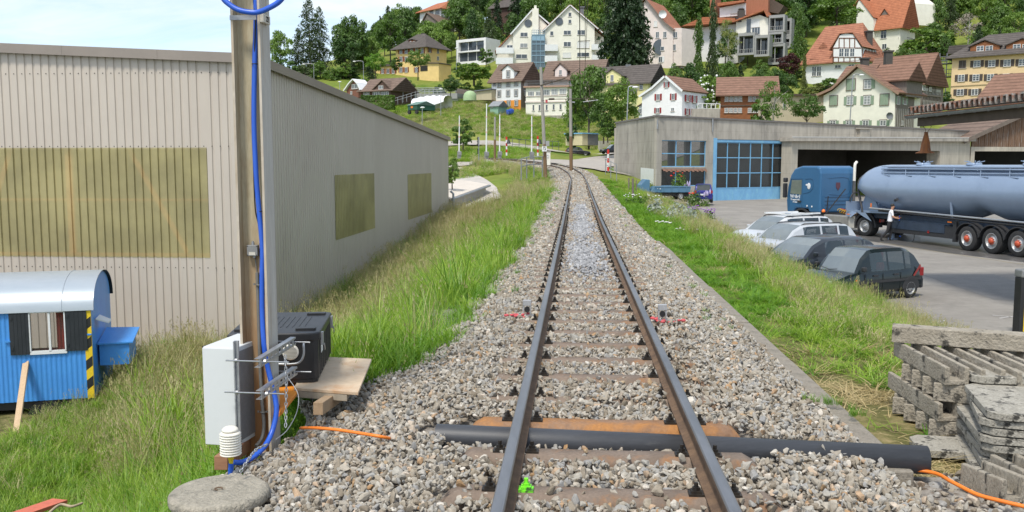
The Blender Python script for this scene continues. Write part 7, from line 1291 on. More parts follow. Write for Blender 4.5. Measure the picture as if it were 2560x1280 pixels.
def cell(fr, crop, x0,y0,x1,y1, th=8, dep=3.2, nv=0):
 b = MB(); (s0,z1),(s1,z0) = fr.sz(*crop(x0,y0)), fr.sz(*crop(x1,y1)); t = .45
 wallholes(b, fr, s0, s1, z0, lambda s_: z1, [(s0+t, s1-t, z0+t*1.2, z1-t*1.6)], dep); o = part(b, 'concrete_bay', W_conc, h_)
 g = MB(); extr(g, fr, [(s0+t,z0+t),(s1-t,z0+t),(s1-t,z1-t),(s0+t,z1-t)], dep-.4, dep-.3); g = g.build('pane', glassmat('dark_flat_glass',(.04,.045,.05),.1), None); g.location = -h_.location; g.parent = o
 b = MB()
 for i in range(6): s_ = s0+t+(s1-s0-2*t)*(i+.5)/6; b.tube([fr.w(s_,z0+t,.15), fr.w(s_,z0+t+1.0,.15)], .05, n=4)
 b.tube([fr.w(s0+t,z0+t+1.0,.15), fr.w(s1-t,z0+t+1.0,.15)], .05, n=4); b.beam(fr.w(s0+t+1.1,z0+t,.4), fr.w(s0+t+1.1,z1-t*1.6,.4), .2, .2, up=(0,1,0)); r = b.build('railing', W_conc, None); r.location = -h_.location; r.parent = o
cell(fr,c3,575,335,745,545); cell(fr,c3,745,355,890,560); fr2 = Frame(fr.A - fr.n*4, fr.B - fr.n*4 + fr.a*2); cell(fr2,c3,885,155,1045,315); cell(fr2,c3,885,318,1030,440); fr3 = Frame(fr2.A - fr2.n*2.5, fr2.B-fr2.n*2.5); cell(fr3,c3,1040,185,1112,360); cell(fr3,c3,1040,362,1108,480); cell(fr2,c3,885,440,1045,640)
b = MB(); P = [fr2.sz(*c3(x,y)) for x,y in ((560,345),(560,215),(800,150),(880,180),(880,360))]; extr(b, fr2, P, 0, 8); part(b, 'white_storey', W_ivory, h_)
windows(h_, fr2, c3, [(665,190,710,335,{'cols':1}),(715,195,795,270,{'blind':True}),(720,275,800,345,{'cols':3})])
b = MB()
for xa,ya,xb,yb in ((560,222,850,112),): (sa,za),(sb,zb_) = fr2.sz(*c3(xa,ya)), fr2.sz(*c3(xb,yb)); slabz(b, fr2, sa, za, sb, zb_, -1.2, 9, .35)
(sa,za),(sb,zb_) = fr2.sz(*c3(850,112)), fr2.sz(*c3(880,175)); slabz(b, fr2, sa, za, sb, zb_, -1.2, 9, .35)
P = [fr2.sz(*c3(x,y)) for x,y in ((20,270),(240,175),(560,185),(560,225))]; extr(b, fr2, P, -1, 3)
part(b, 'roof', T_or, h_)
b = MB(); P = [fr2.sz(*c3(x,y)) for x,y in ((640,140),(640,-60),(862,-60),(862,112))]; extr(b, fr2, P, 2, 9); P = [fr2.sz(*c3(x,y)) for x,y in ((270,200),(270,-60),(330,-60),(330,200))]; extr(b, fr2, P, 2.5, 7); part(b, 'terracotta_cladding', mat('terracotta_boards',(.36,.14,.075),(.30,.115,.06),scale=2,stretch=(4,4,.3)), h_)
b = MB(); P = [fr2.sz(*c3(x,y)) for x,y in ((375,60),(375,30),(640,0),(640,20))]; extr(b, fr2, P, 0, 6); part(b, 'upper_roof', T_or, h_)
b = MB(); P = [fr2.sz(*c3(x,y)) for x,y in ((380,165),(380,70),(640,20),(640,140))]; extr(b, fr2, P, 1.5, 7); P = [fr2.sz(*c3(x,y)) for x,y in ((40,420),(40,280),(560,230),(560,620),(75,760),(75,420))]; extr(b, fr2, P, 1.6, 8); part(b, 'white_wall', W_white, h_); windows(h_, Frame(fr2.A-fr2.n*1.45, fr2.B-fr2.n*1.45), c3, [(50,430,78,530,{'cols':1}),(400,470,425,530),(510,80,590,130,{'blind':True}),(60,300,120,350)])
b = MB(); p = fr2.pt(*c3(620,100)); b.box((p.x-.8,p.y,p.z-3),(p.x+.8,p.y+1.4,p.z)).lathe([(.5,0),(.9,.3),(.4,.6)], (p.x,p.y+.7,p.z), 10); part(b, 'chimney', M_chim, h_)
b = MB(); P = [fr3.sz(*c3(x,y)) for x,y in ((865,110),(865,-40),(1030,50),(975,130))]; extr(b, fr3, P, 1, 6); part(b, 'dark_gable', M_eave, h_)
fr = front(c2, 1740, 2058, 232, 228); h_ = rootat('villa', 'pale pink villa with a steep red roof and arched window, right of the dark conifer', fr, zf(fr,c2,1900,680)-2, 'villa')
gfront(h_, fr, c2, [(1500,760),(1500,300),(1640,130),(1765,5),(1860,110),(1960,240),(2058,318),(2058,760)], [(1480,320,1640,130),(1640,130,1765,-10),(1765,-10,1870,115),(1870,115,1965,238),(1965,238,2075,322)], 12, W_pink, T_red, ov=.7, trim=M_wood)
windows(h_, fr, c2, [(1855,225,1892,285,{'blind':True}),(1876,340,1910,405),(1955,338,1990,402),(1890,500,1965,540),(1905,605,1945,665,{'shut':M_white,'sides':'R'})])
b = MB(); p = fr.pt(*c2(1928,502)); b.lathe([(.001,0),(1.95,0)], p + fr.n*.06, 24, 0, False, Matrix.Rotation(math.pi/2,3,'X')); part(b, 'arched_pane', M_pane, h_)
fr2 = Frame(fr.B + fr.n*-.0, at(c2(2150,0)[0],300,226)); b = MB(); P = [fr2.sz(*c2(x,y)) for x,y in ((2060,700),(2060,298),(2148,298),(2148,700))]; extr(b, fr2, P, .1, 6); part(b, 'side_tower', W_pink, h_); windows(h_, Frame(fr2.A-fr2.n*.1,fr2.B-fr2.n*.1), c2, [(2050,345,2105,402,{'cols':3}),(2052,475,2090,538)])
b = MB(); p = fr.pt(*c2(1950,155)); b.lathe([(.001,0),(.9,.2),(1.0,.35)], p + fr.n*.3, 14, 0, True, Matrix.Rotation(math.pi/2,3,'X')); part(b, 'satellite_dish', M_white, h_)
fr = front(c1, 2055, 2368, 262, 256); h_ = rootat('modern_house', 'white flat-roofed cube house with large dark windows', fr, zf(fr,c1,2200,660)-2); sf, dp = side_of(fr, c1, 2492); dp = max(7, min(dp, 14)); z1_ = zf(fr,c1,2200,415); q = [fr.sz(*c1(x,y)) for x,y in ((2075,455),(2345,525),(2070,565),(2345,640))]; b = MB(); wallholes(b, fr, 0, fr.W, zf(fr,c1,2200,660)-5, lambda s_: z1_, [(q[0][0],q[1][0],q[1][1],q[0][1]),(q[2][0],q[3][0],q[3][1],q[2][1])], 1.0)
extr(b, fr, [(0,zf(fr,c1,2200,660)-5),(fr.W,zf(fr,c1,2200,660)-5),(fr.W,z1_-.003),(0,z1_-.003)], 1.6, dp); extr(b, sf, [(1.0,zf(fr,c1,2200,660)-5),(1.6,zf(fr,c1,2200,660)-5),(1.6,z1_-.005),(1.0,z1_-.005)], 0, fr.W); part(b, 'wall', W_white, h_)
for a, c in ((q[0],q[1]),(q[2],q[3])):
 b = MB(); extr(b, fr, [(a[0],c[1]),(c[0],c[1]),(c[0],a[1]),(a[0],a[1])], .8, .9); o = part(b, 'window', M_pane, h_); g = MB()
 for i in range(4): s_ = a[0]+(c[0]-a[0])*i/3; extr(g, fr, [(s_-.08,c[1]),(s_+.08,c[1]),(s_+.08,a[1]),(s_-.08,a[1])], .7, .79)
 g = g.build('mullion', M_frame, None); g.location = -h_.location; g.parent = o
fr = front(c1, 1415, 1730, 252, 246); h_ = rootat('villa', 'yellow villa with brown shutters and a dark hipped roof on the slope', fr, zf(fr,c1,1570,790)-2, 'villa'); sf, dp = side_of(fr, c1, 1890); dp = max(9, min(dp, 15)); ze_ = zf(fr,c1,1570,490); zr_ = at(*c1(1620,390), 256).z
gside(h_, fr, ze_-13, ze_, zr_, dp, W_villa, T_dark, ov=1.1, hipL=fr.W*.36, hipR=fr.W*.36)
B_ = {'shut': M_bshut}; windows(h_, fr, c1, [(x,515,x+30,572,B_) for x in (1446,1503,1560,1616,1672)] + [(x,605,x+30,655,B_) for x in (1448,1504)] + [(x,718,x+28,770,B_) for x in (1448,1505,1612,1668)] + [(1760,512,1778,560,B_)][:0]); windows(h_, sf, c1, [(1756,510,1780,562,B_),(1844,518,1866,572),(1844,600,1866,645)])
fd = dormer(h_, fr, c1, [(1545,465),(1545,432),(1622,432),(1622,465)], [(1535,435,1583,420),(1583,420,1632,435)], -1.5, 4, M_bshut, T_dark); windows(h_, fd, c1, [(1556,440,1574,462),(1590,440,1608,462)])
b = MB(); P = [fr.sz(*c1(x,y)) for x,y in ((1150,840),(1150,712),(1412,700),(1412,840))]; P[0] = (P[0][0],P[0][1]-2); P[3] = (P[3][0],P[3][1]-2); extr(b, fr, P, .5, 7); part(b, 'left_wing', W_villa, h_); b = MB(); P = [fr.sz(*c1(x,y)) for x,y in ((1140,712),(1140,703),(1300,680),(1415,690),(1415,700))]; extr(b, fr, P, 0, 8); P = [fr.sz(*c1(x,y)) for x,y in ((1735,690),(1735,680),(1955,680),(1955,690))]; extr(b, fr, P, -3.6, 2); part(b, 'wing_roof', T_dark, h_)
windows(h_, Frame(fr.A-fr.n*.5, fr.B-fr.n*.5), c1, [(x,735,x+28,785,B_) for x in (1252,1310,1366)]); b = MB(); P = [fr.sz(*c1(x,y)) for x,y in ((1740,800),(1740,690),(1945,690),(1945,780))]; P[0] = (P[0][0],P[0][1]-3); P[3] = (P[3][0],P[3][1]-3); extr(b, fr, P, -3.2, 2); part(b, 'garage_wing', W_villa, h_); b = MB(); (s0,z1_),(s1,z0_) = fr.sz(*c1(1752,715)), fr.sz(*c1(1828,765)); extr(b, fr, [(s0,z0_),(s1,z0_),(s1,z1_),(s0,z1_)], -3.3, -3.21); part(b, 'garage_door', M_dark, h_)
b = MB(); p = at(*c1(1698,365), 256); b.box((p.x-.5,p.y-.5,p.z-2.5),(p.x+.5,p.y+.5,p.z+.2)); part(b, 'chimney', M_chim, h_)
fr = front(c1, 1042, 1365, 206, 202); h_ = rootat('chalet', 'dark brown chalet with curved white-edged gables, behind the hall roof', fr, zf(fr,c1,1200,1060)-2, 'chalet'); M_ch = mat('dark_brown_boards', (.10,.055,.04), (.08,.045,.033), scale=2, stretch=(4,4,.5)); M_chr = mat('reddish_brown_boards', (.20,.085,.055), (.17,.07,.045), scale=2, stretch=(4,4,.5))
ze_ = zf(fr,c1,1200,955); zr_ = at(*c1(1120,858), 211).z; gside(h_, fr, ze_-7, ze_, zr_, 9, M_ch, T_brown, ov=.8)
dormer(h_, fr, c1, [(1160,1040),(1160,960),(1262,868),(1352,960),(1352,1040)], [(1148,972,1262,858),(1262,858,1372,972)], .3, 6, M_ch, T_brown, name='cross_gable')
windows(h_, Frame(fr.A+fr.n*.32, fr.B+fr.n*.32), c1, [(1222,915,1272,950,{'cols':3}),(1162,980,1240,1018,{'cols':4}),(1250,980,1332,1018,{'cols':4})]); windows(h_, fr, c1, [(1060,975,1125,1012,{'cols':4})])
uL, _ = c1(880, 0); fl_ = Frame(at(uL,300,209), fr.A); b = MB(); P = [fl_.sz(*c1(x,y)) for x,y in ((885,1040),(885,965),(925,905),(968,862),(1010,905),(1040,965),(1040,1040))]; extr(b, fl_, P, -.1, 3); part(b, 'side_gable', M_chr, h_); b = MB();
for xa,ya,xb,yb in ((872,975,925,898),(925,898,968,852),(968,852,1012,898),(1012,898,1042,965)): (sa,za),(sb,zb_) = fl_.sz(*c1(xa,ya)), fl_.sz(*c1(xb,yb)); slabz(b, fl_, sa, za, sb, zb_, -.7, 3, .25)
part(b, 'side_gable_roof', M_white, h_); windows(h_, Frame(fl_.A+fl_.n*.12, fl_.B+fl_.n*.12), c1, [(935,900,1002,945,{'cols':4}),(922,975,942,1005)])
fr = front(c1, 1745, 1895, 332, 326); h_ = rootat('house', 'white house with an orange-red hipped roof high up among the trees', fr, zf(fr,c1,1820,180)-3); ze_ = zf(fr,c1,1820,92); zr_ = at(*c1(1800,38), 336).z; gside(h_, fr, ze_-9, ze_, zr_, 12, W_white, T_or, ov=1.2, hipL=2.5, hipR=2, s0=-4); windows(h_, fr, c1, [(1765,112,1808,150,{'cols':3}),(1828,110,1875,150,{'cols':3})])
fr = front(c1, 1700, 1870, 322, 318); h2_ = rootat('barn', 'brown barn with a steep dark roof below the high white house', fr, zf(fr,c1,1800,240)-3, 'barn'); gfront(h2_, fr, c1, [(1700,300),(1700,230),(1740,150),(1860,235),(1860,300)], [(1690,240,1740,140),(1740,140,1875,245)], 9, M_wood, T_brown)
fr = front(c2, 118, 330, 300, 296); h_ = rootat('house', 'dark brown farmhouse half hidden in the trees at the top of the slope', fr, zf(fr,c2,160,180)-3); gside(h_, fr, zf(fr,c2,160,80)-9, zf(fr,c2,160,80), zf(fr,c2,160,10,5), 10, M_ch, T_dark, ov=.8)
fr = front(c2, 1880, 2040, 300, 296); h_ = rootat('house', 'ivory gable with a red roof at the top edge of the picture', fr, zf(fr,c2,1900,120)-3); gside(h_, fr, zf(fr,c2,1850,60)-9, zf(fr,c2,1850,62), at(*c2(1880,-40), 300).z, 10, W_ivory, T_red, ov=.8, s0=-9, s1=2)
# ================================================================ smaller things around the crossing and meadow
def gp(u, v, lo=60, hi=260): p = ground_hit(u, v, lo, hi); return p
D_s = gp(*c5(690,438), 110, 230).y; fr = front(c5, 640, 745, D_s+.5, D_s-.5); h_ = rootat('garden_shed', 'small mint green shed on the meadow below the white house', fr, zf(fr,c5,690,440)-.3, 'shed'); sf, dp = side_of(fr, c5, 840); M_mint = mat('mint_green_boards', (.25,.40,.30), (.21,.35,.26), scale=2)
z0_, z1_ = zf(fr,c5,690,438), zf(fr,c5,690,330); gside(h_, fr, z0_-.8, z1_, z1_+.9, 3.2, M_mint, mat('grey_felt_roof',(.25,.26,.27),(.2,.21,.22),scale=2), ov=.3, th=.12); windows(h_, fr, c5, [(655,342,675,356)])
pC = at(*c5(1745, 840), 128); pE = at(*c5(2025, 832), 122); fr = Frame(at(*c5(1820,840), 122), at(*c5(2025,835), 124)); h_ = rootat('storage_container', 'pale yellow-grey storage container with a blue roof edge behind the second mast', fr, zf(fr,c5,1900,838)-.2, 'container'); z0_, z1_ = zf(fr,c5,1900,836), zf(fr,c5,1900,692); b = MB(); nn = 26
extr(b, fr, [(0,z0_),(fr.W,z0_),(fr.W,z1_),(0,z1_)], 0, 3.2); part(b, 'container_wall', mat('yellow_cream_metal',(.62,.54,.34),(.55,.48,.30),scale=2), h_); b = MB()
for i in range(nn): s_ = fr.W*.36 + fr.W*.62*i/nn; extr(b, fr, [(s_,z0_+.05),(s_+.07,z0_+.05),(s_+.07,z1_-.05),(s_,z1_-.05)], -.06, -.003)
extr(b, fr, [(fr.W*.34,z0_+.04),(fr.W*.98,z0_+.04),(fr.W*.98,z1_-.04),(fr.W*.34,z1_-.04)], -.02, -.002); part(b, 'grey_slats', mat('dark_grey_slats',(.16,.16,.15),(.13,.13,.12),scale=2), h_); b = MB(); extr(b, fr, [(-.15,z1_+.01),(fr.W+.15,z1_+.01),(fr.W+.15,z1_+.16),(-.15,z1_+.16)], -.2, 3.4); part(b, 'blue_roof_edge', M_lb, h_)
fr = front(c1, 1535, 1635, 176, 174); h_ = rootat('trailer_hut', 'dark green trailer hut with an orange sign at the edge of the meadow', fr, zf(fr,c1,1590,1175)-.6, 'hut'); M_dg = mat('dark_green_paint', (.025,.10,.06), (.02,.08,.05), scale=2); z0_, z1_ = zf(fr,c1,1590,1172), zf(fr,c1,1590,1120); gside(h_, fr, z0_, z1_, z1_+.7, 4.5, M_dg, mat('pale_green_roof',(.15,.24,.2),(.12,.2,.17),scale=2), ov=.12, th=.08); b = MB(); (s0,za),(s1,zb_) = fr.sz(*c1(1568,1135)), fr.sz(*c1(1588,1152)); extr(b, fr, [(s0,zb_),(s1,zb_),(s1,za),(s0,za)], -.05, -.004); part(b, 'orange_sign', M_amb, h_); b = MB()
for x in (.3, fr.W-.3): b.cyl(fr.w(x, z0_-.4, -.02), fr.w(x, z0_-.4, .3), .4, n=12)
part(b, 'wheel', M_tyre, h_)
fr = front(c1, 1612, 1962, 190, 186); t_ = rootat('tarpaulin_cover', 'long white tarpaulin cover lying along the upper edge of the meadow', fr, zf(fr,c1,1800,1100)-.5, 'tarpaulin'); b = MB(); vs = []; n = 24
for i in range(n+1):
 k = i/n; x = 1615 + 345*k; yt = 1050 - 30*math.sin(min(1,k*1.8)*1.57) + 5*math.sin(k*31); yb = 1085 + 22*math.sin(k*3.14) - 45*max(0,k-.5)*1.2
 (sa,za),(sb,zb_) = fr.sz(*c1(x,yt)), fr.sz(*c1(x,yb)); vs += [fr.w(sb, zb_-.6, -1.6), fr.w(sb, zb_, -1.5), fr.w(sa, (za+zb_)/2+.2, -.9), fr.w(sa, za, 0), fr.w(sa, za-.2, 1.5), fr.w(sa, za-2.5, 1.8)]
b.add(vs, [(i*6+j, (i+1)*6+j, (i+1)*6+j+1, i*6+j+1) for i in range(n) for j in range(5)], 0, True); part(b, 'sheet', mat('white_tarpaulin',(.76,.76,.77),(.70,.70,.71),scale=2,bump=.4,bscale=2), t_)
fr = Frame(at(*c1(1365,1050), 212), at(*c1(2060,1010), 205)); w_ = thing('bridge', 'grey road bridge with a metal railing right of the chalet', 'bridge', fr.w(fr.W/2, zf(fr,c1,1500,1020))); b = MB(); z0_, z1_ = zf(fr,c1,1400,1040), zf(fr,c1,1400,1000); extr(b, fr, [(0,z1_-1.0),(fr.W,z1_-1.6),(fr.W,z1_-.4),(0,z1_)], 0, 5); extr(b, fr, [(0,z1_-6),(2,z1_-6),(2,z1_-1),(0,z1_-1)], .2, 4.8); extr(b, fr, [(12,z1_-6),(fr.W,z1_-6),(fr.W,z1_-1.2),(12,z1_-1.2)], .2, 4.8); part(b, 'deck', W_conc, w_); b = MB(); n = 48
for i in range(n): s_ = fr.W*i/n; zz = z1_-.4*s_/fr.W; b.tube([fr.w(s_,zz,.1), fr.w(s_,zz+1.3,.1)], .035, n=4)
for k in (.5,.9,1.3): b.tube([fr.w(0,z1_+k,.1), fr.w(fr.W,z1_-.4+k,.1)], .04, n=4)
part(b, 'railing', mat('light_grey_rail',(.46,.48,.50),(.40,.42,.44),scale=3), w_)
def rail(name, lab, pts, h, posts, m, r=.03, bars=(1.0,.5), cat='railing'):
 root = thing(name, lab, cat, pts[0]); b = MB()
 for k in bars: b.tube([Vector(p)+Vector((0,0,h*k)) for p in pts], r, n=5)
 part(b, 'rail_bar', m, root); b = MB(); d = [0]
 for i in range(1, len(pts)): d.append(d[-1]+(Vector(pts[i])-Vector(pts[i-1])).length)
 for k in range(posts):
  t = d[-1]*k/(posts-1); i = max(j for j in range(len(d)) if d[j] <= t+1e-6); i = min(i, len(pts)-2); f = (t-d[i])/(d[i+1]-d[i]); p = Vector(pts[i]).lerp(Vector(pts[i+1]), f); b.tube([p-Vector((0,0,.4)), p+Vector((0,0,h))], r*1.2, n=5)
 part(b, 'post', m, root); return root
rail('steep_ramp_railing', 'pale steel ramp railing running down to the white tarpaulin', [at(*c1(1380,1108),196), at(*c1(1700,1012),194), at(*c1(1900,1005),192)], 1.1, 12, MATS['light_grey_rail'])
rail('meadow_fence', 'thin dark metal railing along the foot of the meadow', [gp(*c5(925,893)) , gp(*c5(1180,900)), gp(*c5(1520,912))], 1.5, 8, M_lead, .035)
rail('culvert_railing', 'galvanised safety railing beside the track at the bend', [at(*c5(1040,1210),66), at(*c5(1140,1180),68), at(*c5(1310,1175),70)], 1.15, 4, M_zinc, .035)
rail('stair_handrail', 'thin grey handrail beside the red and white post near the workshop', [at(*c5(2120,1155),80), at(*c5(2130,1160),79.5), at(*c5(2260,1240),75)], 1.0, 3, M_zinc, .03)
pts = [gp(*c5(x, y), 120, 260) for x, y in ((205,215),(330,240),(470,258),(655,262))]; fn = thing('garden_fence', 'old grey wooden fence along the top of the meadow', 'fence', pts[0]); b = MB()
for i in range(3):
 n = 26
 for k in range(n): p = pts[i].lerp(pts[i+1], k/n); hh = 1.9+.15*math.sin(k*2.1); b.beam(p-Vector((0,0,.5)), p+Vector((0,0,hh)), .28, .06, up=(0,1,0))
part(b, 'pale_board', M_wood, fn)
fr = Frame(at(*c5(465,230), 190), at(*c5(660,230), 188)); bb_ = rootat('board_barn', 'long sand-coloured board shed left of the narrow white house', fr, zf(fr,c5,560,215)-2, 'shed'); b = MB(); P = [fr.sz(*c5(x,y)) for x,y in ((465,255),(465,150),(660,125),(660,255))]; extr(b, fr, P, 0, 4); part(b, 'wall', mat('sand_boards',(.50,.44,.30),(.43,.37,.25),scale=2,stretch=(5,5,.4)), bb_); b = MB(); (sa,za),(sb,zb_) = fr.sz(*c5(455,148)), fr.sz(*c5(665,122)); slabz(b, fr, sa, za, sb, zb_, -.4, 4.4, .2); part(b, 'roof', M_lead, bb_)
p = at(*c5(385,235), 195); b = MB(); b.lathe([(1.5,-.5),(1.45,.5),(1.2,1.1),(.7,1.5),(.001,1.65)], (0,0,0), 18); o = b.build('net_dome', mat('pale_green_net',(.36,.48,.27),(.30,.42,.22),scale=2)); o.location = p; tag(o, 'pale green domed net cover behind the wooden fence', 'cover')
for i, (x, y, s) in enumerate(((870,415,1),(900,400,1),(925,420,.9),(905,440,.8))): p = at(*c5(x,y), D_s+i*.6); b = MB(); b.lathe([(.001,-.5),(.3,-.5),(.36,-.3),(.36,.3),(.3,.5),(.001,.52)], (0,0,0), 14); o = b.build('blue_barrel', mat('blue_barrel_plastic',(.02,.08,.42),(.018,.07,.36),scale=3)); o.location = (p.x, p.y, H(p.x,p.y)+.6); o.scale = (s,s,s); tag(o, ('leftmost','second','third','smallest, nearest')[i] + ' blue plastic barrel beside the mint green shed', 'barrel', 'blue barrels by the shed')
M_pole = mat('grey_wooden_pole', (.34,.32,.28), (.27,.25,.22), scale=3, stretch=(3,3,.3)); M_pole2 = mat('brown_pole_foot', (.20,.12,.06), (.16,.10,.05), scale=3, stretch=(3,3,.3))
def pole(name, lab, base, top, r0, r1, m=None, foot=None, cat='pole'):
 root = thing(name, lab, cat, base); b = MB(); b.cyl(base - Vector((0,0,.5)), top, r0, r1, 10); part(b, 'shaft', m or M_pole, root)
 if foot: d = (top-base).normalized(); b = MB(); b.cyl(base - Vector((0,0,.5)), base + d*foot, r0*1.03, r0*1.02, 10); part(b, 'stained_foot', M_pole2, root)
 return root
B1 = at(1364, 428, 74); T1 = at(1352, 168, 74); m1 = pole('catenary_pole', 'tall wooden catenary pole carrying the km sign at the left of the bend', B1, T1, .155, .125, None, 2.2);
B2 = at(1428, 415, 80); T2 = at(1426, 222, 80); m2 = pole('catenary_pole', 'wooden catenary pole on the right of the bend, in front of the green trees', B2, T2, .155, .13, None, 2.6)
b = MB(); arm0, arm1 = at(1351,214,74), at(1412,196,70); b.tube([arm0, arm1], .05, n=5); b.tube([at(1354,252,74), at(1376,248,73), at(1490,247,78)], .03, n=5); b.tube([at(1372,248,73), at(1386,247.5,73)], .09, n=6); part(b, 'bracket_arm', M_eave, m1); b = MB(); b.box(tuple(at(1364,257,74)), tuple(at(1369,249,74)+Vector((0,.3,0)))); part(b, 'red_plate', M_red, m1)
b = MB(); b.tube([at(1458,255,78), at(1495,250,78)], .04, n=5); b.tube([at(1420,255,80), at(1437,256,80)], .06, n=5); part(b, 'bracket_arm', M_galv, m2)
def wire(pts, lab, r=.014): b = MB(); b.tube(pts, r, n=4); tag(b.build('overhead_wire', M_blk), lab, 'wire')
wire([at(1449,-60,30), at(1449.5,170,60), at(1451,252,76)], 'overhead wire nearest the left, hanging above the track', .02); wire([at(1463,-60,30), at(1463,170,60), at(1458,252,76)], 'middle overhead wire above the track', .013); wire([at(1472,-60,30), at(1465,120,60), at(1461,200,76)], 'right overhead wire above the track', .013);
wire([at(1445,103,50), at(1475,102,50)], 'short cross wire linking the overhead wires', .02); wire([at(1351,214,74), at(1412,196,72), at(1450,170,62)], 'slanting stay wire from the left pole to the overhead wires', .02)
M_signw = mat('white_sign', (.74,.74,.73), (.70,.70,.69), scale=5, fine=.02)
sg = thing('kilometre_sign', 'white square kilometre sign reading km 6.5, fixed to the left pole', 'sign', at(1360,371,73.6)); b = MB(); a_ = at(1355,378.5,73.6); c_ = at(1367,365.5,73.6); b.box((a_.x,a_.y,a_.z),(c_.x,a_.y+.04,c_.z)); s1 = b.build('plate', M_signw, sg, world=True); cx = (a_.x+c_.x)/2
text_mesh('km', .16, 'lettering', M_blk, s1, (cx-sg.location.x, -.004, .11), (math.pi/2,0,0), bold=.006); text_mesh('6.5', .2, 'lettering', M_blk, s1, (cx-sg.location.x, -.004, -.08), (math.pi/2,0,0), bold=.008)
for (u, v, lab) in ((1369,358,'blank pale sign plate on the far side of the left pole'),): s2 = thing('sign_plate', lab, 'sign', at(u,v,73.9)); a_ = at(1364.5,365,73.9); c_ = at(1373.5,352,73.9); b = MB(); b.box((a_.x,a_.y,a_.z),(c_.x,a_.y+.04,c_.z)); b.build('plate', W_conc, s2, world=True)
a_ = at(1358,404.5,81); c_ = at(1376,380.5,81); sc_ = thing('signal_cabinet', 'cream signal cabinet with a number plate behind the left pole', 'cabinet', a_); b = MB(); b.box((a_.x,a_.y,a_.z-.3),(c_.x,a_.y+.5,c_.z)).box((a_.x-.04,a_.y-.04,c_.z+.003),(c_.x+.04,a_.y+.54,c_.z+.05)); b.build('housing', M_cream, sc_, world=True); b = MB(); a2 = at(1367,393,80.95); c2_ = at(1371.5,384.5,80.95); b.box((a2.x,a2.y-.02,a2.z),(c2_.x,a2.y,c2_.z)); pp_ = b.build('number_plate', M_signw, sc_, world=True); text_mesh('9.6', .12, 'lettering', M_blk, pp_, ((a2.x+c2_.x)/2-sc_.location.x, a2.y-.022-sc_.location.y, (a2.z+c2_.z)/2-sc_.location.z), (math.pi/2,0,0), bold=.004)
M_rw = mat('signal_red', (.62,.03,.02), (.55,.03,.02), scale=5)
def barrier(u, vb, vt, D, lab):
 base = at(u, vb+14, D); root = thing('level_crossing_barrier', lab, 'barrier', base); h_b = at(u,vb,D).z - base.z; t = at(u+.5, vt, D)
 MB().box((-.22,-.2,-.2),(.22,.2,h_b)).box((-.12,-.28,h_b-.5),(.3,-.2,h_b-.05)).build('drive_housing', M_alu, root, bevel=.03); b = MB(); n = 6; p0 = Vector((0,-.12,h_b-.2)); p1 = t - base
 for i in range(n): b.tube([p0.lerp(p1, i/n), p0.lerp(p1, (i+1)/n)], .085 if i < 3 else .065, n=6, mi=0)
 for i in range(2): q = p0.lerp(p1, (i+1.3)/3.2); b.cyl(q, q + (p1-p0).normalized()*.2, .087, n=6, mi=1)
 b.build('barrier_arm', [M_signw, mat('faded_red_band',(.72,.52,.48),(.7,.5,.45),scale=3)], root)
barrier(1148, 378, 289, 105, 'raised white barrier arm farthest to the left at the crossing'); barrier(1216, 379, 259, 97, 'tallest raised white barrier arm, second from the left'); barrier(1249, 378, 286, 104, 'raised white barrier arm just right of the grey wooden pole'); barrier(1329, 379, 290, 99, 'raised white barrier arm next to the track, nearest the km sign')
pole('wooden_pole', 'grey wooden pole standing between the raised barrier arms', at(1237,394,101), at(1237.5,292,101), .13, .11, None, 2.0)
def rwpost(u, v0, v1, D, lab, bell=None):
 base, top = at(u, v1, D), at(u, v0, D); root = thing('striped_post', lab, 'post', base); b = MB(); n = 6
 for i in range(n): b.cyl(base.lerp(top, i/n) - base, base.lerp(top, (i+1)/n) - base, .10, n=8, mi=(i+1) % 2)
 b.build('post_body', [M_rw, M_signw], root)
 if bell: c = at(u+3, bell, D) - base; MB().lathe([(.30,-.25),(.24,-.2),(.12,.15),(.05,.3),(.001,.32)], c + Vector((.1,-.1,0)), 12).build('warning_bell', M_blk, root)
rwpost(1266.5, 342, 389, 106, 'red and white striped post with a black bell, left of the road', 354); rwpost(1344.5, 340, 390, 100, 'red and white striped post with a small dark bell, beside the km sign', 354.5); rwpost(1520.5, 374, 439, 84, 'red and white striped post standing in front of the concrete workshop corner')
sb = at(1197, 388, 90); sg2 = thing('railway_signal', 'railway signal with black lamp head seen from the side, left of the barriers', 'signal', sb); MB().cyl((0,0,-.5),(0,0,at(1197,342,90).z-sb.z),.05,n=8).build('post', M_zinc, sg2); zz = at(1197,342,90).z-sb.z; b = MB(); b.box((-.13,-.1,zz-.95),(-.04,.1,zz)).box((-.14,-.1,zz-1.7),(-.06,.1,zz-1.15));
for k in range(3): b.box((-.2,-.06,zz-.2-k*.28),(-.13,.06,zz-.14-k*.28))
b.box((-.04,-.12,zz-.9),(.06,.12,zz-.02), 1); b.build('lamp_head', [M_blk, M_zinc], sg2)
def lamp(base, top, arm, lab, r=.06):
 root = thing('street_lamp', lab, 'street lamp', base); b = MB(); P = [base-Vector((0,0,.5)), base.lerp(top,.5), base.lerp(top,.93), top+Vector((arm*.15,0,.0)), top+Vector((arm*.6,0,.08)), top + Vector((arm,0,0))]; b.tube(smooth(P,4), r, n=6); part(b, 'lamp_post', M_galv, root); b = MB(); b.sphere(top + Vector((arm*1.15,0,-.05)), .28, 6, 0, (1.4,.7,.5)); part(b, 'lamp_head', M_signw, root)
lamp(at(1567,304,105), at(1571,217,105), .7, 'street lamp with rounded head left of the white house with red shutters', .07); lamp(at(2124,312,125), at(2133,187,125), 1.0, 'slender street lamp in front of the cream house with green shutters', .07)
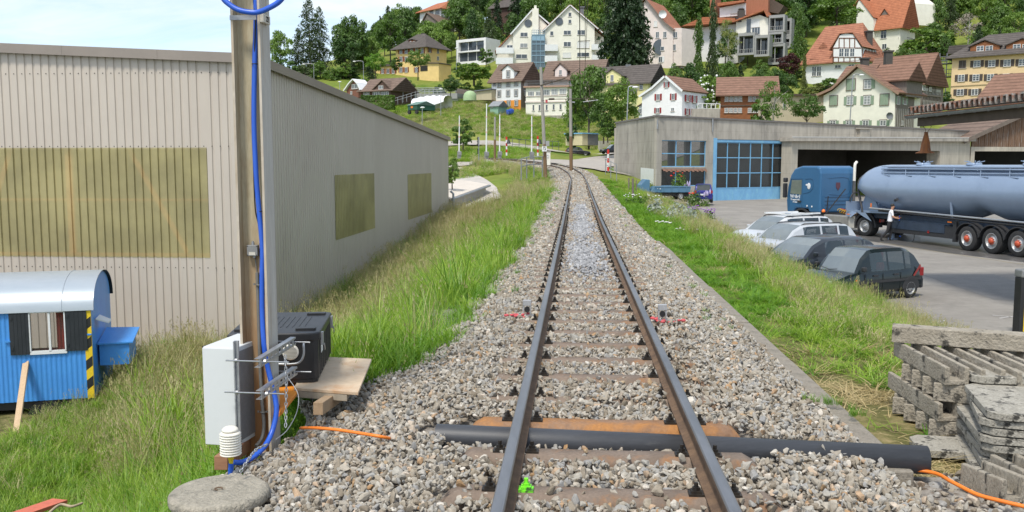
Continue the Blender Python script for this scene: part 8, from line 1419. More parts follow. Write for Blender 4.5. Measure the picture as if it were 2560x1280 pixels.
lamp(at(909,205,215), at(908,153,215), -1.8, 'grey street lamp beside the round bright green tree'); lamp(at(785,195,215), at(784,160,215), -2.0, 'grey street lamp in front of the larch'); lamp(at(1690,200,200), at(1688,168,200), -.8, 'thin street lamp between pink villa and yellow house')
lamp(at(850,235,190), at(849,204,190), .01, 'short lamp with a white ball beside the chalet'); lamp(at(1055,308,150), at(1056,268,150), .01, 'pale thin post at the left edge of the meadow'); lamp(at(1102,282,165), at(1102,222,165), .01, 'post with a pale lantern above the white tarpaulin'); lamp(at(1141,170,230), at(1141,120,230), .01, 'tall grey pole left of the white cube house'); lamp(at(1008,250,205), at(1007,210,205), .01, 'thin white flagpole right of the chalet')
fr = Frame(at(1745,300,146), at(1800,300,147)); wl_ = thing('garden_wall', 'grey garden wall with a pale railing between white and brown houses', 'wall', fr.w(0, 6)); b = MB(); z1_ = fr.sz(1760,272)[1]; extr(b, fr, [(-1,z1_-5),(fr.W,z1_-5),(fr.W,z1_),(-1,z1_)], 0, .4); part(b, 'wall', M_cw, wl_); b = MB(); extr(b, fr, [(0,z1_+.05),(fr.W,z1_+.05),(fr.W,z1_+.12),(0,z1_+.12)], .1, .2); extr(b, fr, [(0,z1_+.8),(fr.W,z1_+.8),(fr.W,z1_+.9),(0,z1_+.9)], .1, .2)
for i in range(6): s_ = fr.W*i/5; extr(b, fr, [(s_-.05,z1_),(s_+.05,z1_),(s_+.05,z1_+.85),(s_-.05,z1_+.85)], .1, .2)
part(b, 'railing', M_signw, wl_)
fr = Frame(at(1935,300,142), at(2062,300,144)); wl_ = thing('garden_house', 'low beige garden building half hidden by the dark round bush', 'building', fr.w(0, 6)); b = MB(); P = [fr.sz(x,y) for x,y in ((1935,315),(1935,240),(2060,240),(2060,315))]; P[0] = (P[0][0],P[0][1]-1); P[3] = (P[3][0],P[3][1]-1); extr(b, fr, P, 0, 5); part(b, 'wall', render_('beige_render',(.52,.45,.33)), wl_); b = MB(); extr(b, fr, [(P[1][0]-.3,P[1][1]+.01),(P[2][0]+.3,P[2][1]+.01),(P[2][0]+.3,P[2][1]+.3),(P[1][0]-.3,P[1][1]+.3)], -.5, 5.3); part(b, 'roof', M_eave, wl_); windows(wl_, fr, c0, [(1957,258,1964,270)])
fr = Frame(at(1505,388,150), at(1560,388,152)); wl_ = thing('retaining_wall', 'low grey stone wall behind the parked dark car', 'wall', fr.w(0, 3)); b = MB(); P = [fr.sz(x,y) for x,y in ((1500,372),(1500,352),(1600,352),(1600,372))]; P[0] = (P[0][0],P[0][1]-1); P[3] = (P[3][0],P[3][1]-1); extr(b, fr, P, 0, .6); part(b, 'wall', M_cw, wl_)
# ================================================================ grass
G_green = leafmat('grass_green', (.14,.28,.018), (.33,.48,.045), .42, .35, 1.5); G_lush = leafmat('grass_lush', (.10,.25,.012), (.24,.42,.03), .42, .3, 1.5); G_dry = leafmat('grass_dry', (.38,.34,.14), (.52,.46,.23), .3, .35, 2, c3=(.56,.49,.32)); G_straw = leafmat('grass_straw', (.42,.33,.15), (.58,.47,.25), .25, .35, 2)
TG = bpy.data.collections.new('grass_templates'); TS = bpy.data.collections.new('short_grass_templates')
def tuft(i, coll, n, h, spread, lean, wd, m, head=None, seed=0, flat=0):
 rr = random.Random(seed); b = MB()
 for k in range(n):
  a = rr.uniform(0, 6.283); r = spread*math.sqrt(rr.random()); x, y = r*math.cos(a), r*math.sin(a); hh = h*rr.uniform(.55,1.1); d = rr.uniform(0,6.283); ln = lean*rr.uniform(.3,1.3)*hh; dx, dy = math.cos(d)*ln + flat*hh, math.sin(d)*ln; px, py = -math.sin(d), math.cos(d); w_ = wd*rr.uniform(.7,1.3); vs = []
  for t in (0,.35,.7,1):
   ww = w_*(1-t**2)*.5 + .0006; cx, cy, cz = x + dx*t*t, y + dy*t*t, hh*(t - .28*t*t*(lean+flat)*1.5); vs += [(cx-px*ww, cy-py*ww, cz), (cx+px*ww, cy+py*ww, cz)]
  b.add(vs, [(0,1,3,2),(2,3,5,4),(4,5,7,6)], 0)
  if head and rr.random() < head:
   cx, cy, cz = vs[-1];
   for q in range(6):
    a2 = rr.uniform(0,6.28); rr_ = .03*rr.random(); z = cz - .02 - rr.random()*.13*h/.7; f = .012; b.add([(cx+rr_*math.cos(a2)-f*.4,cy+rr_*math.sin(a2),z),(cx+rr_*math.cos(a2)+f*.4,cy+rr_*math.sin(a2),z+.004),(cx+rr_*.6*math.cos(a2),cy+rr_*.6*math.sin(a2),z+.034)], [(0,1,2)], 1)
 me = b.build('tuft', [m, G_dry]).data; o = bpy.data.objects['tuft']; C.objects.unlink(o); coll.objects.link(o); o.name = '%s_%02d' % ('t', i)
for i in range(3): tuft(i, TG, 34, .62, .11, .45, .008, G_green, .03, i)
for i in range(3): tuft(3+i, TG, 26, .72, .12, .32, .0055, G_dry, .8, 10+i)
for i in range(2): tuft(6+i, TG, 40, .40, .12, .6, .010, G_lush, 0, 20+i)
tuft(8, TG, 36, .30, .16, .9, .008, G_straw, 0, 30, .5); tuft(9, TG, 40, .34, .13, 1.0, .010, G_green, 0, 31, .9); tuft(10, TG, 30, .62, .12, .4, .007, G_green, .35, 33)
tuft(11, TG, 10, .26, .13, .9, .05, G_lush, 0, 35)
gpts, grot, gscl, gidx = [], [], [], []
def nz_v(x, y, f): return np.array([MN.noise(Vector((a*f, c*f, 5.5))) for a, c in zip(x, y)])
def grass(y0, y1, o0, o1, dens, sc, side):
 n = int((y1-y0)*(o1-o0)*dens); y = RNG.uniform(y0, y1, n); o = RNG.uniform(o0, o1, n); x = xc(y) + o; nn = nz_v(x, y, .55); n2 = nz_v(x+50, y, 1.6); r = RNG.uniform(size=n)
 idx = np.zeros(n, int); s = np.ones(n)
 if side < 0:
  edge = -1.42 - .85*np.clip((8.0-y)/.7, 0, 1) + .10*np.sin(y*2.1) - .1*np.clip(y-20,0,10)*.03; keep = o < edge + .12*n2
  hx, hy = T(HO, 0).x, 0; hallx = y*.0707 - 8.18 + .12; keep &= ~((x < hallx) & (y > 22.4) & (y < 58)) ; c, s_ = math.cos(-ang), math.sin(-ang); lx = (x-fc.x)*c - (y-fc.y)*s_; ly = (x-fc.x)*s_ + (y-fc.y)*c; keep &= ~((lx < .1) & (lx > -6.2) & (ly > -.05) & (ly < 2.5))
  keep &= ~((o < -4.9) & (y > 57)); keep &= ~(np.hypot(x-mh.x, y-mh.y) < .34); keep &= ~((np.abs(x+1.62) < .22) & (np.abs(y-5.75) < .55))
  dry = np.clip((-o-3.0)/3.0, 0, 1)*.34*np.clip((y-12)/8, .0, 1) + .16*nn*np.clip((y-7)/5,0,1); dry = np.where((y > 45), dry+.2, dry)
  idx = np.where(r < dry, 3 + RNG.integers(0,3,n), np.where(RNG.uniform(size=n) < .55, RNG.integers(0,3,n), np.where(RNG.uniform(size=n) < np.clip((y-11)/12,.03,.4), 10, 6+RNG.integers(0,2,n))))
  idx = np.where((o > edge-.45) & (r < .7), 6 + RNG.integers(0,2,n), idx); s = np.where(o > edge-.35, .75, 1.05)
  s = np.where((y > 56) & (o > -4), s*.42, s); fl = (y < 7.2) & (o < -2.6) & (n2 > -.1); idx = np.where(fl & (r < .55), np.where(r < .15, 8, 9), idx); idx = np.where((r > .965) & (y < 14), 11, idx); s = np.where(y < 7.5, s*.8, s); s = s*np.where((y < 7.2) & (x > -2.1), .6, 1); s = s*np.where((y > 10) & (y < 20) & (o < -6.3), np.interp(x/np.maximum(y,1), [-.47,-.42], [.5,1.25]), 1)
 else:
  keep = (o > 1.66 + .16*n2 + np.clip((14-y)/4,0,1)*.2) & (o < 7.55 + .3*n2); near = np.clip((11-y)/4, 0, 1)
  keep &= ~((x > 2.9) & (x < 5) & (y < 7.1)) & (y > 5.35); gr = (y > 44) & (y < 66) & (o > 2.6) & (o < 7.2); keep &= ~(gr & (r < .5))
  p_dry = .10 + .30*nn + np.clip((o-4.0)/3.5, 0, 1)*.25*np.clip((y-16)/14,0,1); idx = np.where(r < p_dry, 3+RNG.integers(0,3,n), np.where(RNG.uniform(size=n) < .5, RNG.integers(0,3,n), np.where(RNG.uniform(size=n) < .35, 10, 6+RNG.integers(0,2,n))))
  idx = np.where((o < 2.9 + .5*n2) & (y > 11), 6+RNG.integers(0,2,n), idx); idx = np.where((RNG.uniform(size=n) < near*(.9 + .5*n2)) | ((y < 22) & (n2 > .2) & (r > .45)), 8, idx)
  s = np.where(o < 2.2, .42, np.where(o < 2.9, .62, np.where(o < 4, .85, 1.05))); s = s*np.interp(y, [5,9,14,20], [.34,.40,.55,.72]); s = np.where(y > 44, s*.8, s)
 x, y, o, idx, s = x[keep], y[keep], o[keep], idx[keep], s[keep]; n = len(x); z = Hn(x, y); z = np.where((side < 0) & (y < 9) & (o > -2.6), np.maximum(z, bed_z(o, y)-.06), z); s = s*sc*np.exp(RNG.normal(0,.18,n)); gpts.append(np.stack([x,y,z-.02],1)); grot.append(np.stack([RNG.normal(0,.12,n), RNG.normal(0,.12,n), RNG.uniform(0,6.28,n)],1)); k = np.maximum(1, s); gscl.append(np.stack([k*sc**.7, k*sc**.7, s],1)); gidx.append(idx)
grass(3.0, 12, -8.6, -1.3, 62, 1.0, -1); grass(12, 24, -10.5, -1.3, 48, 1.15, -1); grass(24, 40, -8.6, -1.3, 24, 1.12, -1); grass(40, 75, -9, -1.3, 10, 1.3, -1); grass(75, 100, -10, -1.6, 5, 1.5, -1)
grass(4.2, 12, 1.8, 8, 62, 1, 1); grass(12, 24, 1.8, 8, 44, 1.05, 1); grass(24, 42, 1.8, 8, 24, 1.15, 1); grass(42, 76, 1.8, 8, 11, 1.3, 1)
n = 150; y = RNG.uniform(9, 50, n); sd_ = RNG.uniform(size=n) < .75; o = np.where(sd_, RNG.uniform(-1.65,-.85,n), RNG.uniform(1.2,1.62,n)); x = xc(y)+o; gpts.append(np.stack([x,y,bed_z(o,y)],1)); grot.append(np.zeros((n,3))); s = RNG.uniform(.15,.38,n)*np.interp(y,[9,50],[1,1.8]); gscl.append(np.stack([s,s,s],1)); gidx.append(np.full(n,6))
for (u,v,s_) in ((1200+85,655,.35),(2370-300,1003,.25),(2130,1030,.2)):
 p = atz(u,v,-.2)
 for k in range(5): gpts.append(np.array([[p.x+RNG.normal(0,.06),p.y+RNG.normal(0,.06),p.z-.02]])); grot.append(np.zeros((1,3))); gscl.append(np.full((1,3),s_)); gidx.append(np.array([6]))
scatter('grass', np.concatenate(gpts), np.concatenate(grot), np.concatenate(gscl), np.concatenate(gidx), TG, 'tall green grass and dry seed heads on both banks of the track', 'grass')
n = 16000; y = RNG.uniform(84, 205, n); k = RNG.uniform(-.17, .17, n); x = k*y; o = x - xc(y)
keep = ~((np.abs(o) < 2.6) & (y < 125)) & ~((y > 95) & (y < 104) & (x < 6)) & ~((x > 4) & (y < 150)) & ~((y > 130) & (y < 150) & (x > -10)) & (RNG.uniform(size=n) < y/150); x, y = x[keep], y[keep]; n = len(x); s = RNG.uniform(.9,1.5,n); nn = nz_v(x, y, .07)
idx = np.where(RNG.uniform(size=n) < .20 + .5*nn, 3+RNG.integers(0,3,n), np.where(RNG.uniform(size=n) < .6, RNG.integers(0,3,n), 10))
scatter('meadow_grass', np.stack([x,y,Hn(x,y)-.05],1), np.stack([RNG.normal(0,.2,n),RNG.normal(0,.2,n),RNG.uniform(0,6.28,n)],1), np.stack([s*3,s*3,s*.75],1), idx, TG, 'long meadow grass on the slope behind the crossing', 'grass')
# ================================================================ trees and bushes
L_dark = leafmat('leaves_dark', (.042,.10,.014), (.125,.22,.035), .3, .3, .25); L_mid = leafmat('leaves_mid', (.07,.145,.016), (.19,.305,.045), .35, .3, .25); L_light = leafmat('leaves_light', (.09,.175,.018), (.21,.33,.045), .4, .25, .25); L_bright = leafmat('leaves_bright', (.08,.19,.012), (.17,.33,.025), .4, .15, .25); L_yel = leafmat('leaves_yellowish', (.12,.15,.03), (.24,.27,.06), .35, .2, .25); L_con = leafmat('needles_dark', (.026,.055,.018), (.075,.115,.034), .18, .25, .3); L_lar = leafmat('needles_larch', (.06,.095,.03), (.12,.165,.05), .3, .2, .3); L_red = leafmat('leaves_dark_red', (.05,.012,.012), (.11,.025,.02), .3, .2, .3)
M_bark = mat('bark', (.12,.095,.07), (.075,.06,.045), scale=4, stretch=(3,3,.5), rough=.95, fine=.2); M_birch = mat('pale_bark', (.50,.48,.43), (.30,.28,.25), scale=5, rough=.9)
def leaves(b, P, N, size, rr):
 n = len(P); r = rr.normal(size=(n,3)); t = np.cross(N, r); t /= np.linalg.norm(t,axis=1)[:,None]+1e-9; u_ = np.cross(N, t); s = size*np.exp(rr.normal(0,.3,n))[:,None]; a = P + t*s; c = P - t*s*.9; d = P + u_*s*.62; e = P - u_*s*.62
 k = len(b.v); V = np.stack([a,d,c,e],1).reshape(-1,3); b.v += [tuple(v) for v in V]; b.f += [(k+4*i,k+4*i+1,k+4*i+2,k+4*i+3) for i in range(n)]; b.mi += [0]*n; b.sm += [False]*n
def crown_mesh(kind, seed, nleaf):
 rr = np.random.default_rng(seed); b = MB(); P, N = [], []
 if kind in ('broad','round','bush','sparse','tall'):
  nc = {'broad':46,'round':60,'bush':30,'sparse':40,'tall':52}[kind]; per = nleaf//nc; z0 = {'broad':.18,'round':.30,'bush':.0,'sparse':.15,'tall':.10}[kind]
  for _ in range(nc):
   d = rr.normal(size=3); d /= np.linalg.norm(d); q = rr.uniform(.45,1.0)**.6; lim = .40 if kind != 'round' else .42; c = d*q*np.array([lim,lim,(1-z0)*.42]); zz = (c[2]/((1-z0)*.42)+1)/2
   if kind in ('broad','sparse'): c[:2] *= 1.0 - .45*max(0, zz-.45) + rr.uniform(-.12,.14)
   if kind == 'tall': c[:2] *= 1.1*(1-zz*.75)
   c[2] += z0 + (1-z0)*.48; R_c = rr.uniform(.085,.17)*(.8 if kind in ('round','sparse') else 1); m = int(per*(R_c/.13)**2)
   dd = rr.normal(size=(m,3)); dd /= np.linalg.norm(dd,axis=1)[:,None]; dd[:,2] = np.where(dd[:,2] < -.35, -dd[:,2], dd[:,2]); rad = R_c*rr.uniform(.55,1.08,m)[:,None]; P.append(c + dd*rad*[1,1,.72]); nn = dd + rr.normal(0,.55,(m,3)); nn[:,2] += .3; N.append(nn/np.linalg.norm(nn,axis=1)[:,None])
  size = {'broad':.022,'round':.022,'bush':.034,'sparse':.018,'tall':.020}[kind]
 else:   # conifers: whorls of drooping branches
  nb = {'conif':150,'larch':210,'column':190,'yew':260}[kind]; per = nleaf//nb
  for i in range(nb):
   t = i/nb; z = .06 + .93*t; a = rr.uniform(0,6.283); R_ = {'conif':.46*(1-t)**.8,'larch':.46*(1-t)**.62,'column':.42*(1-t)**.42*(.7+.3*math.sin(t*9)),'yew':.48*min(1,(1-t)*1.9)**.7}[kind]*rr.uniform(.6,1.12) + .012; m = max(6, int(per*(R_/.25+.2))); s = rr.uniform(.12,1,m); dr = {'conif':.16,'larch':.10,'column':.30,'yew':.12}[kind]; droop = dr*s**2*R_*2; w_ = .045*(1-s*.5)
   x = math.cos(a)*s*R_; y = math.sin(a)*s*R_; sd = rr.normal(0,1,m)*w_; P.append(np.stack([x - math.sin(a)*sd, y + math.cos(a)*sd, z - droop + rr.normal(0,.008,m) - abs(sd)*.3], 1)); nn = rr.normal(0,.6,(m,3)); nn[:,2] += .8; N.append(nn/np.linalg.norm(nn,axis=1)[:,None])
  size = {'conif':.017,'larch':.012,'column':.018,'yew':.020}[kind]
 P = np.concatenate(P); N = np.concatenate(N); leaves(b, P, N, size, rr); return b
TREE = {}
def proto(kind, var, m, bark):
 key = (kind, var)
 if key not in TREE:
  nl = {'broad':5200,'round':5200,'bush':2600,'sparse':2600,'tall':4800,'conif':5200,'larch':6500,'column':6500,'yew':9000}[kind]; cr = crown_mesh(kind, 100+var*7+len(kind), nl).build('crown', m).data; o = [x for x in bpy.data.objects if x.data == cr][0]; bpy.data.objects.remove(o)
  b = MB(); rr = random.Random(var); tw = .022 if kind != 'bush' else .03; top = .8 if kind not in ('bush','round') else .55
  pts = [Vector((0,0,-.12)), Vector((rr.uniform(-.01,.01),0,.25)), Vector((rr.uniform(-.02,.02),rr.uniform(-.02,.02),.5)), Vector((0,0,top))]; b.tube(pts, [tw,tw*.8,tw*.55,tw*.12], n=7)
  for i in range(9 if kind in ('broad','round','sparse','tall','bush') else 0):
   z = rr.uniform(.2,.6); a = rr.uniform(0,6.28); l = rr.uniform(.15,.32); b.tube([Vector((0,0,z)), Vector((math.cos(a)*l*.5, math.sin(a)*l*.5, z+l*.5)), Vector((math.cos(a)*l, math.sin(a)*l, z+l*.8))], [tw*.45,tw*.3,tw*.08], n=5)
  tk = b.build('trunk', bark); td = tk.data; bpy.data.objects.remove(tk); TREE[key] = (cr, td)
 return TREE[key]
tcount = [0]
def tree(kind, x, y, ztop, wd, m, name, label, cat='tree', group=None, var=None, bark=None, zb=None):
 zb = H(x, y) if zb is None else zb; h = max(.6, ztop - zb); tcount[0] += 1; var = tcount[0] % {'broad':5,'tall':4,'bush':3,'round':2}.get(kind, 2) if var is None else var; cr, td = proto(kind, var, m, bark or M_bark)
 root = thing(name, label, cat, (x, y, zb), (tcount[0]*2.4) % 6.28, group); root.scale = (wd, wd, h)
 c = bpy.data.objects.new('crown' if kind != 'bush' else 'foliage', cr); C.objects.link(c); c.parent = root; c.material_slots[0].link = 'OBJECT'; c.material_slots[0].material = m
 t = bpy.data.objects.new('trunk' if kind != 'bush' else 'stem', td); C.objects.link(t); t.parent = root
 if bark: t.material_slots[0].link = 'OBJECT'; t.material_slots[0].material = bark
 return root
def T1_(kind, u, vt, w_, D, m, name, label, cat='tree', vb=None, **k):
 p = at(u, vt, D); zb = None
 if vb is not None: zb = at(u, vb, D).z - .3
 return tree(kind, p.x, D, p.z, w_/F*D*1.05, m, name, label, cat, zb=zb, **k)
T1_('broad', 700, 72, 66, 246, L_mid, 'broadleaf_tree', 'green tree standing alone right next to the mast top, farthest left on the hill', vb=195)
T1_('larch', 772, -4, 125, 250, L_lar, 'larch_tree', 'tall feathery larch reaching the top of the picture', vb=190); T1_('larch', 797, 14, 95, 253, L_lar, 'larch_tree', 'second feathery larch leaning against the taller one on its right', vb=190); T1_('larch', 745, 70, 80, 249, L_lar, 'larch_tree', 'lowest larch, on the left of the tall one', vb=190)
T1_('broad', 876, 24, 92, 256, L_dark, 'broadleaf_tree', 'big dark green dense tree right of the larches', vb=190); T1_('broad', 862, 85, 80, 252, L_dark, 'broadleaf_tree', 'lower part of the dark tree group above the rocky slope', vb=195)
T1_('round', 938, 131, 60, 222, L_bright, 'round_maple', 'bright green ball-shaped tree in front of the yellow villa', vb=196); T1_('round', 1044, 122, 64, 220, L_mid, 'round_maple', 'darker ball-shaped tree in front of the villa door', vb=190)
T1_('broad', 1126, 187, 52, 200, L_dark, 'broadleaf_tree', 'dark green small tree at the upper rim of the meadow', vb=240); T1_('bush', 990, 143, 34, 225, L_mid, 'garden_shrub', 'green shrub against the left wing of the yellow villa', 'shrub', vb=176)
T1_('yew', 1566, -75, 138, 208, L_con, 'dark_conifer', 'huge dark conifer between the cream block and the pink villa', vb=185); T1_('conif', 1600, -40, 90, 212, L_con, 'dark_conifer', 'right-hand part of the dark conifer group beside the pink villa', vb=185)
T1_('column', 1748, 28, 62, 196, L_dark, 'ivy_clad_tree', 'tall dark ivy-clad tree in front of the white flats', vb=222); T1_('column', 1784, -10, 58, 199, L_con, 'ivy_clad_tree', 'darker and taller ivy-clad tree, reaching above the red roof', vb=200)
T1_('sparse', 1822, 38, 62, 190, L_yel, 'birch_tree', 'airy light birch in front of the grey terraced flats', vb=170, bark=M_birch)
T1_('broad', 1474, 156, 112, 126, L_mid, 'broadleaf_tree', 'tall green tree covering the right end of the cream terrace house', vb=345); T1_('tall', 1440, 205, 74, 128, L_mid, 'broadleaf_tree', 'slim green tree just right of the second catenary pole', vb=345); T1_('tall', 1510, 225, 90, 122, L_dark, 'broadleaf_tree', 'shaded green tree above the pale storage container', vb=340)
T1_('broad', 1556, 194, 100, 118, L_light, 'broadleaf_tree', 'fresh green tree left of the street lamp and the red-shuttered house', vb=330); T1_('bush', 1520, 300, 60, 119, L_mid, 'roadside_bush', 'green bush at the foot of the trees beside the workshop', 'bush', vb=345)
T1_('bush', 1157, 293, 62, 124, L_mid, 'small_tree', 'small leafy tree in the meadow among the barrier arms', vb=368); T1_('bush', 1430, 300, 38, 124, L_dark, 'roadside_bush', 'dark bush between the second pole and the road', 'bush', vb=372)
T1_('sparse', 1937, 192, 108, 128, L_light, 'broadleaf_tree', 'airy light green tree covering the right end of the brown house', vb=318, bark=M_birch); T1_('bush', 1905, 235, 55, 127, L_light, 'garden_bush', 'light green bush at the foot of the airy tree', 'bush', vb=318); T1_('round', 2020, 232, 88, 130, L_dark, 'garden_bush', 'dark round bush left of the cream house with green shutters', 'bush', vb=330, var=0)
T1_('broad', 1972, 130, 58, 205, L_red, 'copper_tree', 'dark red leafed tree left of the half-timbered villa', vb=200); T1_('conif', 2000, 20, 66, 212, L_dark, 'conifer', 'green conifer left of the red roof of the half-timbered villa', vb=160); T1_('column', 2012, 132, 30, 186, L_yel, 'golden_conifer', 'yellow-green narrow conifer at the corner of the half-timbered villa', vb=215)
T1_('broad', 2095, -15, 140, 226, L_light, 'broadleaf_tree', 'broad fresh green tree right above the half-timbered villa roof', vb=70); T1_('bush', 2085, 190, 110, 150, L_dark, 'garden_bush', 'dense dark shrubbery above the beige garden building', 'bush', vb=245); T1_('bush', 2150-110, 208, 70, 149, L_yel, 'garden_bush', 'yellowish shrub left of the green-shuttered house', 'bush', vb=250)
T1_('sparse', 2425, 22, 90, 232, mat('bare_twigs',(.30,.26,.20),(.22,.19,.15),scale=3), 'bare_tree', 'pale bare-twigged tree above the sand-coloured house', vb=118, bark=M_birch)
T1_('bush', 1785, 182, 80, 165, L_mid, 'flowering_bush', 'green bush with white blossom right of the red-shuttered house', 'bush', vb=262); T1_('bush', 1130, 392, 56, 66, L_mid, 'roadside_bush', 'green bush right behind the far corner of the hall', 'bush', vb=455)
T1_('bush', 1185, 150, 95, 214, L_light, 'garden_bush', 'big light green bush in front of the white cube house', 'bush', vb=205); T1_('bush', 1215, 118, 40, 235, L_dark, 'garden_bush', 'dark bush between cube house and cream apartment block', 'bush', vb=160); T1_('bush', 2475, 232, 40, 150, L_light, 'garden_bush', 'light bush at the foot of the sand-coloured house', 'bush', vb=275); T1_('bush', 2320, 60, 130, 222, L_mid, 'broadleaf_tree', 'round-topped green tree right of the upper cream house', vb=150)
rr = np.random.default_rng(5); n = 6000; P = rr.uniform(-1,1,(n,3)); ax_ = rr.integers(0,3,n); P[np.arange(n),ax_] = np.sign(P[np.arange(n),ax_])*rr.uniform(.85,1.02,n); N = np.zeros((n,3)); N[np.arange(n),ax_] = np.sign(P[np.arange(n),ax_]); N += rr.normal(0,.5,(n,3)); N /= np.linalg.norm(N,axis=1)[:,None]; P = P*[3.4,1.2,1.4]; b = MB(); leaves(b, P, N, .16, rr); o = b.build('clipped_hedge', L_mid); o.location = at(945,256,192); tag(o, 'clipped box-shaped green hedge in front of the chalet', 'hedge')
PROT = [(1240,15,1515,162,236),(1228,160,1352,272,188),(1312,205,1432,290,181),(1378,152,1440,212,193),(1513,165,1662,255,179),(1588,190,1752,295,149),(1798,193,1915,295,151),(1995,62,2218,210,198),(2150,-10,2290,118,238),(2350,92,2600,262,166),(2165,140,2350,300,149),(2052,160,2292,315,133),(1705,-10,1985,158,231),(1622,-10,1738,160,230),(1138,95,1248,160,259),(948,90,1112,192,249),(866,198,1005,255,205),(1035,230,1125,265,187),(1052,5,1108,50,330),(1060,38,1105,62,320),(1040,255,1200,290,170)]
MEAD = [(1118,245,1430,400),(985,255,1120,330),(995,180,1140,240)]
def blocked(u, vt, vb, w_, D):
 for (a, c, e, g, Dp) in PROT:
  if D < Dp + 2 and u + w_*.42 > a and u - w_*.42 < e and vt + (vb-vt)*.12 < g and vb > c: return True
 return False
rr = random.Random(77); cnt = 0; used = []
kinds = [('broad', L_dark), ('broad', L_mid), ('broad', L_mid), ('tall', L_dark), ('broad', L_light), ('conif', L_con), ('bush', L_mid), ('bush', L_light), ('bush', L_dark)]
for it in range(5200):
 u = rr.uniform(835, 2600); v = rr.uniform(20, 305)
 if any(a < u < e and c < v < g for a, c, e, g in MEAD): continue
 if u < 1000 and v > 205: continue
 p = ground_hit(u, v, 130, 300); D = p.y
 if D > 270: continue
 if any(a+6 < u < e-6 and c < v < g and D < Dp+10 and D > Dp-3 for a, c, e, g, Dp in PROT): continue
 kd, m = kinds[rr.randrange(len(kinds))]; hgt = rr.uniform(2,5) if kd == 'bush' else rr.uniform(6,13); wd = hgt*rr.uniform(.8,1.25) if kd == 'bush' else hgt*rr.uniform(.5,.8); s = F/D; ok = False
 for _ in range(4):
  if not blocked(u, v - hgt*s, v, wd*s, D): ok = True; break
  hgt *= .6; wd *= .68; kd = 'bush' if hgt < 5 else kd
 if not ok or hgt < 1.0: continue
 if any(math.hypot(p.x-q[0], p.y-q[1]) < (wd+q[2])*.27 for q in used): continue
 used.append((p.x, p.y, wd)); cnt += 1
 if kd == 'bush': tree('bush', p.x, p.y, p.z+hgt, wd, m, 'hillside_bush', 'green bush growing on the slope among the village houses', 'bush', 'bushes between the village houses')
 else: tree(kd, p.x, p.y, p.z+hgt, wd, m, 'hillside_tree', 'green tree growing on the slope among the village houses', 'tree', 'trees between the village houses')
 if cnt > 230: break
print('mid vegetation', cnt)
cnt = 0; used = []
SKY = [(820,135),(850,130),(870,70),(905,92),(925,88),(945,55),(975,25),(1010,22),(1040,12),(1060,40),(1075,60),(1112,45),(1122,5),(1150,-20),(2700,-120)]
for it in range(6000):
 D = rr.uniform(262, 400); u = rr.uniform(835, 2640); x = at(u, 300, D).x; zg = H(x, D); vg = 411 - (zg-CAMZ)/D*F
 if vg < -110: continue
 kd, m = kinds[rr.randrange(6)]; hgt = rr.uniform(12,20); wd = hgt*rr.uniform(.5,.75); sk = np.interp(u, [a for a,_ in SKY], [c for _,c in SKY]) + rr.uniform(-6,14); vt = vg - hgt*F/D
 if vt < sk: hgt = (vg - sk)*D/F; wd = max(min(wd, hgt*.9), 3.5)
 if hgt < 4: continue
 if blocked(u, vg-hgt*F/D, vg, wd*F/D, D) or any(math.hypot(x-q[0], D-q[1]) < (wd+q[2])*.30 for q in used): continue
 used.append((x, D, wd)); cnt += 1; tree(kd, x, D, zg+hgt, wd, m, 'forest_tree', 'tree of the dense wood on the hillside behind the village', 'tree', 'trees of the wood behind the village')
 if cnt > 280: break
print('forest', cnt)
for i, (u, vt, w_, D, vb, m) in enumerate(((725,140,60,244,215,L_mid),(760,160,60,240,220,L_lar),(800,150,55,242,215,L_mid),(835,165,50,240,215,L_mid),(905,110,60,262,180,L_mid),(925,95,50,268,180,L_mid),(700,165,60,240,215,L_dark),(870,165,60,244,200,L_dark),(915,195,46,222,225,L_mid))): T1_('bush' if vt > 130 else 'broad', u, vt, w_, D, m, 'hillside_bush', 'green bush on the wooded slope left of the yellow villa', 'bush', vb=vb, group='bushes under the larches')
# ================================================================ garden beside the track
M_st_ = leafmat('silver_leaves', (.30,.34,.27), (.44,.48,.40), .3, .1, 3)
def GH(u, v): return ground_hit(u, v, 20, 75)
def plant(name, lab, u, v, h, w_, m, flower=None, nf=20, fs=.06, cat='plant', spike=False, n=500, ls=.05):
 p = GH(u, v); root = thing(name, lab, cat, p); rr = np.random.default_rng(int(u*7+v)); q = rr.normal(size=(n,3)); q /= np.linalg.norm(q,axis=1)[:,None]; q[:,2] = abs(q[:,2]); q *= rr.uniform(.3,1,(n,1)); P = q*[w_/2,w_/2,h]; b = MB(); leaves(b, P, q + rr.normal(0,.4,(n,3)) + 1e-3, ls, rr); b.build('foliage', m, root)
 if flower:
  b = MB()
  for k in range(nf):
   a = rr.uniform(0,6.28); r = w_*.5*math.sqrt(rr.random()); x, y = r*math.cos(a), r*math.sin(a); z = h*rr.uniform(.75,1.15)
   if spike: b.lathe([(.02,0),(fs,.05),(fs*.8,.25),(.01,.42)], (x,y,z), 7)
   else: b.sphere((x,y,z), fs*rr.uniform(.7,1.2), 4, 0, (1,1,.6))
  b.build('blossom', flower, root)
 return root
F_w = mat('white_petals', (.80,.79,.76), (.74,.73,.70), scale=9); F_p = mat('purple_petals', (.22,.08,.36), (.30,.14,.42), scale=9); F_l = mat('lilac_petals', (.42,.36,.56), (.50,.44,.62), scale=9); F_r = mat('red_petals', (.75,.04,.02), (.68,.03,.02), scale=9)
plant('rose_bush', 'tall rose bush with a few red blooms in front of the blue tipper', 1697, 498, 2.3, 1.7, L_light, F_r, 6, .11, 'bush', n=1500, ls=.07)
